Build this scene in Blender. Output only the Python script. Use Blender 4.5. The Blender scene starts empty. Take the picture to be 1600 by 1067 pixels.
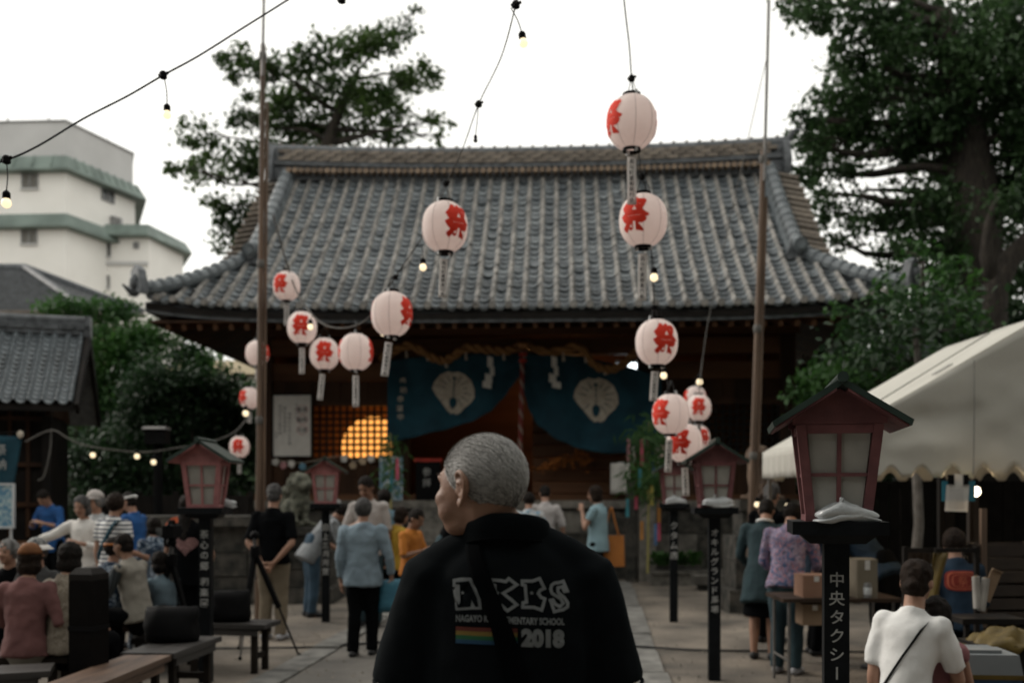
import bpy, math, random
import numpy as np
from mathutils import Vector, Matrix
from mathutils import noise as mnoise

R = math.radians
scene = bpy.context.scene
col = scene.collection
rnd = random.Random(7)
rng = np.random.default_rng(11)

# ------------------------------------------------------------------ camera, sky, sun, exposure
F, H, YH = 35 / 36 * 1600, 1.54, 773.0        # focal length in photo pixels, eye height, horizon row
cam_d = bpy.data.cameras.new('camera')
cam = bpy.data.objects.new('camera', cam_d)
col.objects.link(cam)
cam.location = (0, 0, H)
cam.rotation_euler = (R(90), 0, 0)
cam_d.lens = 35
cam_d.sensor_width = 36
cam_d.shift_y = (YH - 533.5) / 1600
cam_d.clip_start = 0.05
cam_d.clip_end = 2000
cam_d.dof.use_dof = True
cam_d.dof.focus_distance = 3.05
cam_d.dof.aperture_fstop = 2.5
cam_d.dof.aperture_blades = 0
scene.camera = cam

SUN_EL, SUN_AZ = 30, -62                       # low western glow behind the shrine, to its left
world = bpy.data.worlds.new('World')
scene.world = world
world.use_nodes = True
wn, wl = world.node_tree.nodes, world.node_tree.links
bg = wn['Background']
sky = wn.new('ShaderNodeTexSky')
sky.sky_type = 'NISHITA'
sky.sun_disc = False
sky.sun_elevation = R(SUN_EL)
sky.sun_rotation = R(SUN_AZ)
sky.dust_density = 3.0
hsv = wn.new('ShaderNodeHueSaturation')
hsv.inputs['Saturation'].default_value = 0.3
mx = wn.new('ShaderNodeMix')
mx.data_type = 'RGBA'
mx.inputs[0].default_value = 0.78             # thin even cloud over the sky
mx.inputs[7].default_value = (12.6, 12.4, 11.6, 1)
wl.new(sky.outputs[0], hsv.inputs['Color'])
wl.new(hsv.outputs[0], mx.inputs[6])
wl.new(mx.outputs[2], bg.inputs['Color'])
bg.inputs['Strength'].default_value = 0.1

sun_d = bpy.data.lights.new('sun', 'SUN')
sun_d.energy = 1.35
sun_d.angle = R(22)
sun_d.color = (1.0, 0.93, 0.84)
sun = bpy.data.objects.new('sun', sun_d)
col.objects.link(sun)
_d = Vector((math.sin(R(SUN_AZ)) * math.cos(R(SUN_EL)), math.cos(R(SUN_AZ)) * math.cos(R(SUN_EL)), math.sin(R(SUN_EL))))
sun.rotation_euler = _d.to_track_quat('Z', 'Y').to_euler()

vs = scene.view_settings
vs.view_transform = 'Standard'
vs.look = 'None'
vs.exposure = 0.22
vs.gamma = 1.0
vs.use_curve_mapping = False
scene.cycles.use_denoising = True
scene.cycles.max_bounces = 6
scene.cycles.diffuse_bounces = 3
scene.cycles.glossy_bounces = 2
scene.cycles.transparent_max_bounces = 6
scene.cycles.sample_clamp_indirect = 4

# ------------------------------------------------------------------ helpers
V = Vector
XA, YA, ZA = V((1, 0, 0)), V((0, 1, 0)), V((0, 0, 1))


def W(px, py, Y):
    """The point Y metres ahead of the eye that the photograph shows at px, py."""
    return V(((px - 800) * Y / F, Y, H + (YH - py) * Y / F))


def gx(px, Y):
    return (px - 800) * Y / F


class MB:
    """Collects closed shapes; build() turns them into one mesh."""

    def __init__(s):
        s.v, s.f, s.mi, s.m = [], [], [], 0

    def add(s, vs_, fs):
        o = len(s.v)
        s.v += [tuple(v) for v in vs_]
        s.f += [tuple(i + o for i in f) for f in fs]
        s.mi += [s.m] * len(fs)
        return s

    def hexa(s, p):
        return s.add(p, [(0, 3, 2, 1), (4, 5, 6, 7), (0, 1, 5, 4), (1, 2, 6, 5), (2, 3, 7, 6), (3, 0, 4, 7)])

    def box(s, a, b):
        (x0, y0, z0), (x1, y1, z1) = a, b
        return s.hexa([(x0, y0, z0), (x1, y0, z0), (x1, y1, z0), (x0, y1, z0), (x0, y0, z1), (x1, y0, z1), (x1, y1, z1), (x0, y1, z1)])

    def cbox(s, c, sz, rz=0.0):
        m = Matrix.Rotation(rz, 3, 'Z')
        c = V(c)
        p = []
        for dz in (-1, 1):
            for dx, dy in ((-1, -1), (1, -1), (1, 1), (-1, 1)):
                p.append(c + m @ V((dx * sz[0] / 2, dy * sz[1] / 2, dz * sz[2] / 2)))
        return s.hexa(p)

    def bar(s, p, q, w, h, up=ZA):
        p, q = V(p), V(q)
        d = (q - p).normalized()
        r = d.cross(up)
        r = r.normalized() if r.length > 1e-5 else XA.copy()
        u = r.cross(d).normalized()
        pts = []
        for e in (p, q):
            for a, b in ((-1, -1), (1, -1), (1, 1), (-1, 1)):
                pts.append(e + r * a * w / 2 + u * b * h / 2)
        return s.add(pts, [(0, 1, 2, 3), (7, 6, 5, 4), (0, 4, 5, 1), (1, 5, 6, 2), (2, 6, 7, 3), (3, 7, 4, 0)])

    def loft(s, rings, caps=True):
        n = len(rings[0])
        vs_, fs = [], []
        for r in rings:
            vs_ += r
        for i in range(len(rings) - 1):
            for k in range(n):
                a, b = i * n + k, i * n + (k + 1) % n
                fs.append((a, b, b + n, a + n))
        if caps:
            fs.append(tuple(range(n - 1, -1, -1)))
            o = (len(rings) - 1) * n
            fs.append(tuple(range(o, o + n)))
        return s.add(vs_, fs)

    def tube(s, pts, rad, n=8, right=None, ry=None, caps=True, round_ends=False):
        pts = [V(p) for p in pts]
        rad = list(rad) if hasattr(rad, '__len__') else [rad] * len(pts)
        ry = list(ry) if ry is not None else list(rad)
        if round_ends:
            d0, d1 = (pts[0] - pts[1]).normalized(), (pts[-1] - pts[-2]).normalized()
            a = [(pts[0] + d0 * rad[0] * k, c) for k, c in ((0.92, .38), (.7, .71))]
            b = [(pts[-1] + d1 * rad[-1] * k, c) for k, c in ((.7, .71), (.92, .38))]
            r0, r1, q0, q1 = rad[0], rad[-1], ry[0], ry[-1]
            pts = [p for p, _ in a] + pts + [p for p, _ in b]
            rad = [r0 * c for _, c in a] + rad + [r1 * c for _, c in b]
            ry = [q0 * c for _, c in a] + ry + [q1 * c for _, c in b]
        rings = []
        r = V(right) if right is not None else None
        for i, p in enumerate(pts):
            d = (pts[min(i + 1, len(pts) - 1)] - pts[max(i - 1, 0)])
            d = d.normalized() if d.length > 1e-9 else ZA.copy()
            if r is None:
                r = d.cross(ZA if abs(d.z) < .9 else XA).normalized()
            rr = r - d * r.dot(d)
            rr = rr.normalized() if rr.length > 1e-6 else XA.copy()
            u = d.cross(rr)
            if right is None:
                r = rr
            rings.append([p + rr * math.cos(2 * math.pi * k / n) * rad[i] + u * math.sin(2 * math.pi * k / n) * ry[i] for k in range(n)])
        return s.loft(rings, caps)

    def lathe(s, prof, n=16, c=(0, 0, 0), caps=True):
        c = V(c)
        return s.loft([[c + V((r * math.cos(2 * math.pi * k / n), r * math.sin(2 * math.pi * k / n), z)) for k in range(n)] for r, z in prof], caps)

    def ell(s, c, r, fr=None, n=14, m=9):
        c = V(c)
        a, b, e = fr if fr else (XA, YA, ZA)
        rings = []
        for i in range(m):
            t = math.pi * (0.03 + .94 * i / (m - 1))
            rings.append([c + a * r[0] * math.sin(t) * math.cos(2 * math.pi * k / n) + b * r[1] * math.sin(t) * math.sin(2 * math.pi * k / n) - e * r[2] * math.cos(t) for k in range(n)])
        return s.loft(rings)

    def prism(s, poly, y0, y1):
        """poly of (x, z) extruded along y."""
        n = len(poly)
        return s.add([(x, y0, z) for x, z in poly] + [(x, y1, z) for x, z in poly],
                     [tuple(range(n)), tuple(range(2 * n - 1, n - 1, -1))] + [(i, i + n, (i + 1) % n + n, (i + 1) % n) for i in range(n)])

    def grid(s, fn, nu, nv):
        vs_ = [fn(i / nu, j / nv) for j in range(nv + 1) for i in range(nu + 1)]
        fs = [(j * (nu + 1) + i, j * (nu + 1) + i + 1, (j + 1) * (nu + 1) + i + 1, (j + 1) * (nu + 1) + i) for j in range(nv) for i in range(nu)]
        return s.add(vs_, fs)

    def xform(s, M):
        s.v = [tuple(M @ V(v)) for v in s.v]
        return s


def mesh_of(name, mb, mats, smooth=35):
    me = bpy.data.meshes.new(name)
    me.from_pydata(mb.v, [], mb.f)
    for m in (mats if isinstance(mats, (list, tuple)) else [mats]):
        me.materials.append(m)
    if any(mb.mi):
        me.polygons.foreach_set('material_index', mb.mi)
    if smooth:
        me.shade_smooth()
        if smooth < 180:
            me.set_sharp_from_angle(angle=R(smooth))
    me.update()
    return me


def wloc(o):
    p = V((0, 0, 0))
    while o:
        p += o.location
        o = o.parent
    return p


def obj(name, mb, mats, parent=None, local=False, smooth=35):
    """Link mb as ONE object. Shapes are given in world coordinates unless local."""
    if parent is not None and not local:
        w = wloc(parent)
        mb.v = [(x - w.x, y - w.y, z - w.z) for x, y, z in mb.v]
    o = bpy.data.objects.new(name, mesh_of(name, mb, mats, smooth))
    col.objects.link(o)
    if parent is not None:
        o.parent = parent
    return o


def inst(name, me, parent, M=None):
    o = bpy.data.objects.new(name, me)
    col.objects.link(o)
    o.parent = parent
    if M is not None:
        o.matrix_basis = M
    return o


def tag(o, label, cat, group=None):
    o['label'] = label
    o['category'] = cat
    if group:
        o['group'] = group
    return o


def thing(name, label, cat, loc=(0, 0, 0), rz=0.0, group=None):
    o = bpy.data.objects.new(name, None)
    o.empty_display_size = .1
    col.objects.link(o)
    o.location = loc
    o.rotation_euler = (0, 0, rz)
    return tag(o, label, cat, group)


def struct(name, mb, mats, smooth=35):
    o = obj(name, mb, mats, smooth=smooth)
    o['kind'] = 'structure'
    return o


def kids(o):
    return [c for c in bpy.data.objects if c.parent == o]


def dup(root, loc, rz, label, group=None, tree=None):
    def cp(o, par):
        c = o.copy()
        col.objects.link(c)
        if par is not None:
            c.parent = par
        for k in list(o.children):
            cp(k, c)
        return c
    r = cp(root, None)
    r.location = loc
    r.rotation_euler = (0, 0, rz)
    r['label'] = label
    if group:
        r['group'] = group
    return r


# ------------------------------------------------------------------ materials
def mat(name, c, c2=None, sc=6.0, rough=.65, bump=.15, bsc=60.0, spec=.4, metal=0.0, rand=0.0, stretch=(1, 1, 1), emit=None, es=0.0, trans=0.0, sub=0.0, det=5.0, bdist=.01, lo=.35, hi=.65):
    m = bpy.data.materials.new(name)
    m.use_nodes = True
    n, l = m.node_tree.nodes, m.node_tree.links
    b = n['Principled BSDF']
    b.inputs['Roughness'].default_value = rough
    b.inputs['Specular IOR Level'].default_value = spec
    b.inputs['Metallic'].default_value = metal
    c2 = c2 or tuple(x * .62 for x in c)
    tc = n.new('ShaderNodeTexCoord')
    mp = n.new('ShaderNodeMapping')
    mp.inputs['Scale'].default_value = stretch
    l.new(tc.outputs['Object'], mp.inputs[0])
    nz = n.new('ShaderNodeTexNoise')
    nz.inputs['Scale'].default_value = sc
    nz.inputs['Detail'].default_value = det
    l.new(mp.outputs[0], nz.inputs[0])
    rp = n.new('ShaderNodeValToRGB')
    rp.color_ramp.elements[0].position = lo
    rp.color_ramp.elements[1].position = hi
    rp.color_ramp.elements[0].color = (*c2, 1)
    rp.color_ramp.elements[1].color = (*c, 1)
    l.new(nz.outputs[0], rp.inputs[0])
    out = rp.outputs[0]
    if rand:
        oi = n.new('ShaderNodeObjectInfo')
        mr = n.new('ShaderNodeMapRange')
        mr.inputs[3].default_value = 1 - rand
        mr.inputs[4].default_value = 1 + rand
        l.new(oi.outputs['Random'], mr.inputs[0])
        hs = n.new('ShaderNodeHueSaturation')
        l.new(mr.outputs[0], hs.inputs['Value'])
        l.new(out, hs.inputs['Color'])
        out = hs.outputs[0]
    l.new(out, b.inputs['Base Color'])
    if bump:
        n2 = n.new('ShaderNodeTexNoise')
        n2.inputs['Scale'].default_value = bsc
        n2.inputs['Detail'].default_value = 4
        l.new(mp.outputs[0], n2.inputs[0])
        bp = n.new('ShaderNodeBump')
        bp.inputs['Strength'].default_value = bump
        bp.inputs['Distance'].default_value = bdist
        l.new(n2.outputs[0], bp.inputs['Height'])
        l.new(bp.outputs[0], b.inputs['Normal'])
    if emit:
        b.inputs['Emission Color'].default_value = (*emit, 1)
        b.inputs['Emission Strength'].default_value = es
    if trans:
        t = n.new('ShaderNodeBsdfTranslucent')
        l.new(out, t.inputs[0])
        ms = n.new('ShaderNodeMixShader')
        ms.inputs[0].default_value = trans
        l.new(b.outputs[0], ms.inputs[1])
        l.new(t.outputs[0], ms.inputs[2])
        l.new(ms.outputs[0], n['Material Output'].inputs[0])
    return m


def stripe_mat(name, c1, c2, freq, axis='Z', duty=.5, rough=.8):
    m = mat(name, c1, rough=rough, bump=.1)
    n, l = m.node_tree.nodes, m.node_tree.links
    b = n['Principled BSDF']
    tc = n.new('ShaderNodeTexCoord')
    sp = n.new('ShaderNodeSeparateXYZ')
    l.new(tc.outputs['Object'], sp.inputs[0])
    a = n.new('ShaderNodeMath'); a.operation = 'MULTIPLY'; a.inputs[1].default_value = freq
    l.new(sp.outputs[axis], a.inputs[0])
    fr = n.new('ShaderNodeMath'); fr.operation = 'FRACT'
    l.new(a.outputs[0], fr.inputs[0])
    g = n.new('ShaderNodeMath'); g.operation = 'GREATER_THAN'; g.inputs[1].default_value = duty
    l.new(fr.outputs[0], g.inputs[0])
    x = n.new('ShaderNodeMix'); x.data_type = 'RGBA'
    x.inputs[6].default_value = (*c1, 1)
    x.inputs[7].default_value = (*c2, 1)
    l.new(g.outputs[0], x.inputs[0])
    l.new(x.outputs[2], b.inputs['Base Color'])
    return m


def patch_mat(name, cols, sc=18.0, rough=.8):
    """Printed cloth: patches of several colours."""
    m = mat(name, cols[0], rough=rough, bump=.1)
    n, l = m.node_tree.nodes, m.node_tree.links
    b = n['Principled BSDF']
    tc = n.new('ShaderNodeTexCoord')
    nz = n.new('ShaderNodeTexNoise'); nz.inputs['Scale'].default_value = sc
    nz.inputs['Detail'].default_value = 2.5
    nz.inputs['Distortion'].default_value = 1.2
    l.new(tc.outputs['Object'], nz.inputs[0])
    rp = n.new('ShaderNodeValToRGB')
    rp.color_ramp.interpolation = 'CONSTANT'
    e = rp.color_ramp.elements
    k = len(cols)
    e[0].position = 0
    e[0].color = (*cols[0], 1)
    e[1].position = .40
    e[1].color = (*cols[1 % k], 1)
    for i in range(2, k):
        q = e.new(.40 + .2 * (i - 1) / (k - 1))
        q.color = (*cols[i], 1)
    l.new(nz.outputs[0], rp.inputs[0])
    l.new(rp.outputs[0], b.inputs['Base Color'])
    return m


M_TILE = mat('grey roof tile', (.165, .182, .190), (.070, .082, .090), sc=3.2, lo=.40, hi=.6, rough=.45, bump=.25, bsc=45, rand=.30)
M_TILEC = mat('weathered cover tile', (.245, .232, .212), (.130, .126, .118), sc=3.6, lo=.4, hi=.6, rough=.6, bump=.25, bsc=45, rand=.25)
M_TILE2 = mat('blue grey roof tile', (.17, .19, .20), (.085, .10, .11), sc=5, rough=.4, bump=.2, bsc=45, rand=.18)
M_RIDGE = mat('weathered ridge tile', (.24, .20, .16), (.10, .09, .08), sc=9, rough=.7, bump=.3, rand=.25)
M_RIDGED = mat('dark ridge tile', (.12, .13, .14), (.05, .055, .06), sc=7, rough=.5, bump=.3, rand=.2)
M_WOOD = mat('dark brown shrine timber', (.060, .030, .016), (.026, .014, .009), sc=3, stretch=(1, 1, .12), rough=.7, bump=.25, bsc=30, spec=.15)
M_WOODX = mat('brown beam timber', (.125, .060, .030), (.058, .028, .015), sc=3, stretch=(.12, 1, 1), rough=.7, bump=.25, bsc=30, spec=.15)
M_BLACKW = mat('blackened timber', (.015, .012, .010), (.008, .007, .0065), sc=4, rough=.7, bump=.2, spec=.15)
M_PLANK = mat('weathered bench wood', (.135, .085, .058), (.062, .038, .027), sc=5, stretch=(4, .4, 4), rough=.5, bump=.3, bsc=40, rand=.15)
M_BENCHD = mat('dark grey bench wood', (.050, .046, .043), (.024, .022, .021), sc=5, stretch=(4, .4, 4), rough=.45, bump=.3, rand=.15)
M_LEG = mat('dark bench leg wood', (.022, .017, .013), rough=.7, spec=.15)
M_POLE = mat('weathered pole timber', (.17, .11, .072), (.085, .055, .038), sc=4, stretch=(6, 6, .3), rough=.6, bump=.2)
M_STEELP = mat('grey pole pipe', (.20, .19, .18), rough=.45, metal=.4)
M_STONE = mat('dark mossy stone', (.075, .068, .058), (.020, .021, .018), sc=7, rough=.9, bump=.7, bsc=24, bdist=.03, rand=.25)
M_STONEL = mat('pale grey stone', (.185, .172, .15), (.08, .075, .066), sc=6, rough=.9, bump=.5, bsc=30, rand=.2)
M_MOSS = mat('lichen covered statue stone', (.15, .15, .115), (.045, .048, .036), sc=11, rough=.95, bump=.9, bsc=26, bdist=.03)
M_BSTAT = mat('brown statue stone', (.17, .115, .08), (.06, .042, .032), sc=9, rough=.9, bump=.8, bsc=26, bdist=.03)
M_PLASTER = mat('white plaster wall', (.80, .785, .745), (.75, .735, .695), sc=.6, rough=.85, bump=.05)
M_PLASTG = mat('grey rendered wall', (.50, .50, .495), (.45, .45, .445), sc=.6, rough=.85, bump=.05)
M_COPPER = mat('green copper eave', (.175, .225, .20), (.11, .145, .128), sc=.9, rough=.55, bump=.1)
M_GLASSD = mat('dark window glass', (.06, .065, .065), (.035, .04, .04), sc=1, rough=.12, bump=0, spec=.6)
M_CURT = mat('pale window curtain', (.19, .185, .165), rough=.9, bump=0)
M_FRAMEA = mat('aluminium window frame', (.24, .24, .235), rough=.4, metal=.3)
M_BEIGE = mat('beige house wall', (.42, .35, .24), (.36, .30, .20), sc=1, rough=.9, bump=.1)
M_NAVY = mat('deep blue dyed cotton', (.0075, .050, .074), (.0045, .031, .048), sc=3, rough=.9, bump=.3, bsc=300, bdist=.002)
M_CREST = mat('undyed cotton print', (.46, .41, .34), (.36, .31, .25), sc=9, rough=.9, bump=0)
M_STRAW = mat('rice straw rope', (.34, .175, .065), (.16, .08, .03), sc=40, rough=.9, bump=.6, bsc=90)
M_PAPER = mat('white paper', (.74, .72, .68), (.66, .64, .60), sc=7, rough=.9, bump=.05, trans=.25)
M_SHADE = mat('white lantern paper', (.84, .79, .765), (.79, .735, .71), sc=9, rough=.75, bump=.12, bsc=50, trans=.45, emit=(1, .70, .60), es=.20)
M_RED = mat('red ink', (.78, .040, .014), (.70, .032, .012), sc=30, rough=.8, bump=0)
M_BLACK = mat('black plastic', (.0055, .0055, .006), rough=.65, bump=.05, spec=.08)
M_CABLE = mat('black cable rubber', (.016, .017, .018), rough=.6, bump=0)
M_CABLEG = mat('grey cable', (.13, .122, .11), rough=.7, bump=0)
M_INK = mat('black ink', (.025, .025, .03), rough=.8, bump=0)
M_CREAM = mat('pale paint lettering', (.40, .40, .385), (.28, .28, .27), sc=30, rough=.8, bump=0)
M_BULB = mat('lit bulb glass', (.9, .8, .6), rough=.2, bump=0, emit=(1, .80, .50), es=1.0)
M_BULBW = mat('bright lamp glass', (.9, .9, .85), rough=.2, bump=0, emit=(1, .82, .55), es=9.0)
M_BULBOFF = mat('unlit bulb glass', (.02, .02, .02), rough=.15, bump=0)
M_LRED = mat('faded red lamp frame paint', (.185, .070, .072), (.125, .048, .052), sc=12, rough=.55, bump=.15, rand=.1)
M_LPINK = mat('sun bleached red lamp paint', (.42, .175, .17), (.28, .115, .115), sc=12, rough=.6, bump=.15)
M_LGREEN = mat('dark green lamp roof metal', (.034, .056, .046), (.022, .037, .031), sc=10, rough=.42, bump=.1)
M_FROST = mat('frosted lamp pane', (.50, .485, .44), (.40, .39, .355), sc=9, rough=.6, bump=.1, trans=.25)
M_POST = mat('black painted post', (.008, .0095, .011), (.005, .006, .007), sc=14, rough=.5, bump=.25, bsc=60, spec=.12)
M_BAG = mat('silver plastic bag', (.55, .57, .58), (.42, .44, .45), sc=12, rough=.28, bump=.4, bsc=22, bdist=.02, spec=.6)
M_CANVAS = mat('white tent canvas', (.63, .615, .56), (.585, .57, .515), sc=1.3, rough=.8, bump=.12, bsc=5, bdist=.05, trans=.25)
M_GROUND = mat('trodden earth', (.235, .20, .162), (.085, .075, .064), sc=1.1, rough=.95, bump=.6, bsc=25, bdist=.03, det=9)
M_PATH = mat('worn concrete path', (.155, .142, .124), (.088, .082, .074), sc=1.6, rough=.85, bump=.3, bsc=40, det=8)
M_KERB = mat('pale kerb stone', (.205, .20, .185), (.10, .097, .09), sc=5, rough=.9, bump=.5, bsc=30, rand=.15)
M_BARK = mat('dark tree bark', (.055, .045, .035), (.022, .018, .015), sc=6, stretch=(3, 3, .5), rough=.95, bump=1.0, bsc=14, bdist=.06)
M_LEAFD = mat('dark camphor leaves', (.055, .108, .038), (.017, .040, .015), sc=.9, rough=.5, bump=0, trans=.35, det=7)
M_LEAFM = mat('green tree leaves', (.060, .108, .024), (.022, .048, .013), sc=.8, rough=.55, bump=0, trans=.4, det=7)
M_LEAFB = mat('bright bush leaves', (.060, .150, .032), (.018, .056, .014), sc=1.2, rough=.55, bump=0, trans=.4, det=7)
M_LEAFK = mat('deep green bush leaves', (.026, .062, .022), (.009, .024, .010), sc=1.5, rough=.55, bump=0, trans=.3, det=7)
M_CARD = mat('cardboard', (.22, .15, .095), (.18, .12, .075), sc=3, rough=.85, bump=.05)
M_YEL = mat('yellow plastic sheet', (.115, .075, .010), (.075, .048, .007), sc=9, rough=.5, bump=.3)
M_BLUEP = mat('blue plastic', (.03, .075, .15), rough=.45, bump=.05)
M_WHITEP = mat('white plastic', (.58, .60, .61), (.50, .52, .53), sc=3, rough=.4, bump=.05)
M_REDB = mat('red sign paint', (.42, .03, .015), rough=.6)
M_INT = mat('warm interior timber', (.17, .070, .026), (.085, .035, .014), sc=2, stretch=(.1, 1, 1.5), rough=.55, bump=.2)
M_GLOW = mat('glowing shrine lantern paper', (.7, .4, .15), rough=.8, bump=0, emit=(1, .40, .085), es=1.35)
M_SHOJI = mat('orange glow tinted screen paper', (.42, .22, .08), (.30, .14, .05), sc=3, rough=.9, bump=0, trans=.4)  # orange lamplight put into the screen paper's colour
M_GOLD = mat('orange persimmon branches', (.50, .17, .03), (.30, .10, .02), sc=12, rough=.6, bump=.1)


# ------------------------------------------------------------------ flat lettering
_txt = {}


def text_mb(s, size=1.0, bold=0.0, spacing=1.0):
    """Letters as flat shapes in the x-z plane, centred on the origin."""
    key = (s, bold, spacing)
    if key not in _txt:
        cu = bpy.data.curves.new('letters', 'FONT')
        cu.body = s
        cu.size = 1
        cu.offset = bold
        cu.space_character = spacing
        cu.fill_mode = 'BOTH'
        cu.resolution_u = 3
        o = bpy.data.objects.new('letters', cu)
        me = bpy.data.meshes.new_from_object(o)
        vs_ = [v.co.copy() for v in me.vertices]
        fs = [tuple(p.vertices) for p in me.polygons]
        bpy.data.objects.remove(o)
        bpy.data.curves.remove(cu)
        bpy.data.meshes.remove(me)
        if vs_:
            x0, x1 = min(v.x for v in vs_), max(v.x for v in vs_)
            y0, y1 = min(v.y for v in vs_), max(v.y for v in vs_)
        else:
            x0 = x1 = y0 = y1 = 0
        _txt[key] = ([(v.x - (x0 + x1) / 2, v.y - (y0 + y1) / 2) for v in vs_], fs, x1 - x0, y1 - y0)
    vs_, fs, w, h = _txt[key]
    mb = MB()
    mb.add([(x * size, 0, y * size) for x, y in vs_], fs)
    mb.w, mb.h = w * size, h * size
    return mb


def split_tris(mb, maxlen):
    """Cut long triangles so that flat lettering can follow a curved surface."""
    import bmesh
    bm = bmesh.new()
    vv = [bm.verts.new(v) for v in mb.v]
    for f in mb.f:
        try:
            bm.faces.new([vv[i] for i in f])
        except ValueError:
            pass
    bmesh.ops.triangulate(bm, faces=bm.faces[:])
    for _ in range(6):
        es = [e for e in bm.edges if e.calc_length() > maxlen]
        if not es:
            break
        bmesh.ops.subdivide_edges(bm, edges=es, cuts=1)
        bmesh.ops.triangulate(bm, faces=[f for f in bm.faces if len(f.verts) > 3])
    bm.verts.index_update()
    mb.v = [tuple(v.co) for v in bm.verts]
    mb.f = [tuple(v.index for v in f.verts) for f in bm.faces]
    mb.mi = [0] * len(mb.f)
    bm.free()
    return mb


def vertical_text(s, size, gap=1.15, bold=.0, gaps=()):
    """Column of characters, top at z = 0."""
    mb = MB()
    z = 0
    for i, ch in enumerate(s):
        if ch == ' ':
            z -= size * .6
            continue
        if ch == 'ー':
            mb.box((-size * .06, -.0004, z - size * .9), (size * .06, .0004, z - size * .1))
        else:
            t = text_mb(ch, size, bold)
            mb.add([(x, y, q + z - size * .5) for x, y, q in t.v], t.f)
        z -= size * gap
    return mb

# ------------------------------------------------------------------ ground and path
mb = MB()
mb.grid(lambda u, v: (-220 + 440 * u, -60 + 460 * v, 0), 8, 8)
struct('ground', mb, M_GROUND, smooth=0)

PEB = MB()
for k in range(2600):
    y = 5.5 + 11 * rnd.random() ** 1.3
    x = rnd.uniform(-6, 6)
    s_ = rnd.uniform(.006, .022)
    a = rnd.uniform(0, 3)
    ca, sa = math.cos(a) * s_, math.sin(a) * s_
    z = .012 if -2.2 < x < 1.9 else 0
    PEB.add([(x + ca, y + sa, z), (x - sa, y + ca, z), (x - ca, y - sa, z), (x + sa, y - ca, z), (x, y, z + s_ * .8)], [(0, 1, 4), (1, 2, 4), (2, 3, 4), (3, 0, 4)])
o = obj('gravel', PEB, mat('scattered grit', (.24, .21, .175), (.10, .09, .075), sc=2, rough=.95, bump=0), smooth=0)
o['kind'] = 'stuff'
PA = R(-4.9)                                    # the approach runs a little to the right


def pth(x, y, z=0.0):
    """Path frame: x across, y along, from the path's middle 8 m ahead."""
    c, s_ = math.cos(PA), math.sin(PA)
    return V((-.43 + x * c - (y - 8.15) * s_, 8.15 + x * s_ + (y - 8.15) * c, z))


mb = MB()
mb.hexa([pth(-1.42, -3, -.1), pth(1.42, -3, -.1), pth(1.42, 17.3, -.1), pth(-1.42, 17.3, -.1),
         pth(-1.42, -3, .012), pth(1.42, -3, .012), pth(1.42, 17.3, .012), pth(-1.42, 17.3, .012)])
path = struct('path', mb, M_PATH, smooth=0)
kerb_me = None
for s_ in (-1, 1):
    y = 1.0
    k = 0
    while y < 17:
        ln = 1.15 + .25 * rnd.random()
        a = .035 * (rnd.random() - .5)
        mb = MB()
        x0, x1 = sorted((s_ * 1.435 + a * .3, s_ * (1.72 + a)))
        zt = .016 + .016 * rnd.random()
        mb.hexa([pth(x0, y, -.1), pth(x1, y, -.1), pth(x1, y + ln, -.1), pth(x0, y + ln, -.1),
                 pth(x0 + .01, y + .012, zt), pth(x1 - .015, y + .015, zt), pth(x1 - .01, y + ln - .015, zt), pth(x0 + .01, y + ln - .012, zt)])
        obj('kerb_stone', mb, M_KERB, path, smooth=20)
        y += ln + .015
        k += 1

# ------------------------------------------------------------------ the shrine
SHL, SHR = V((.2, 18.5, 0)), R(-2.5)
shrine = thing('shrine', 'dark timber shrine hall under a broad grey tiled hip and gable roof', 'shrine', SHL, SHR)
_rt = Matrix.Rotation(-SHR, 3, 'Z')


def SL(px, py, yl):
    """Shrine coordinates of the point seen at px, py on the plane yl behind its front."""
    o = _rt @ (V((0, 0, H)) - SHL)
    d = _rt @ V(((px - 800) / F, 1, (YH - py) / F))
    return o + d * ((yl - o.y) / d.y)


def sh_world(p):
    return SHL + Matrix.Rotation(SHR, 3, 'Z') @ V(p)


def sp(name, mb, m, parent=None, smooth=35):
    return obj(name, mb, m, parent or shrine, local=True, smooth=smooth)


HX = 6.3


def zf(x, y):
    t = max(0.0, min(1.0, (y + 2) / 4))
    return 4.62 + 3.45 * (.8 * t + .2 * t * t) + .21 * (abs(x) / HX) ** 5 * (1 - t) ** 2


def xlim(y):
    return 4.95 if y > -.4 else 4.95 + (HX - 4.95) * (-.4 - y) / 1.6


# bed under the tiles, with the timber soffit below it
mb = MB()
rows = [(-2.0 + 4.0 * i / 16) for i in range(17)]
top, bot = [], []
for y in rows:
    xl = xlim(y)
    top.append([V((-xl + 2 * xl * k / 24, y, zf(-xl + 2 * xl * k / 24, y) - .05)) for k in range(25)])
    bot.append([p - V((0, -.02, .16)) for p in top[-1]])
mb.loft([a + b[::-1] for a, b in zip(top, bot)])
sp('front_roof', mb, M_RIDGED)

tile_w, n_rows = .2681, 27
prof = [(-.134, .022), (-.10, -.018), (-.045, -.034), (.01, -.022), (.044, .014), (.062, .058), (.094, .076), (.124, .058), (.136, .022)]
tl = 4.0 / n_rows * 1.32 * 1.30
tm = MB()
lift = [.012, .036, .042, .040, .030, .014, .012, .012, .012]
tm.add([(x, 0, z + q) for (x, z), q in zip(prof, lift)] + [(x, tl, z) for x, z in prof] + [(x, .004, z - .006) for x, z in prof],
       [(i, i + 1, i + 10, i + 9) for i in range(8)] + [(i + 18, i + 19, i + 1, i) for i in range(8)])
tm.mi = [0 if i < 4 else 1 for i in range(8)] * 2
tile_me = mesh_of('tile', tm, [M_TILE, M_TILEC], smooth=50)


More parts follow.
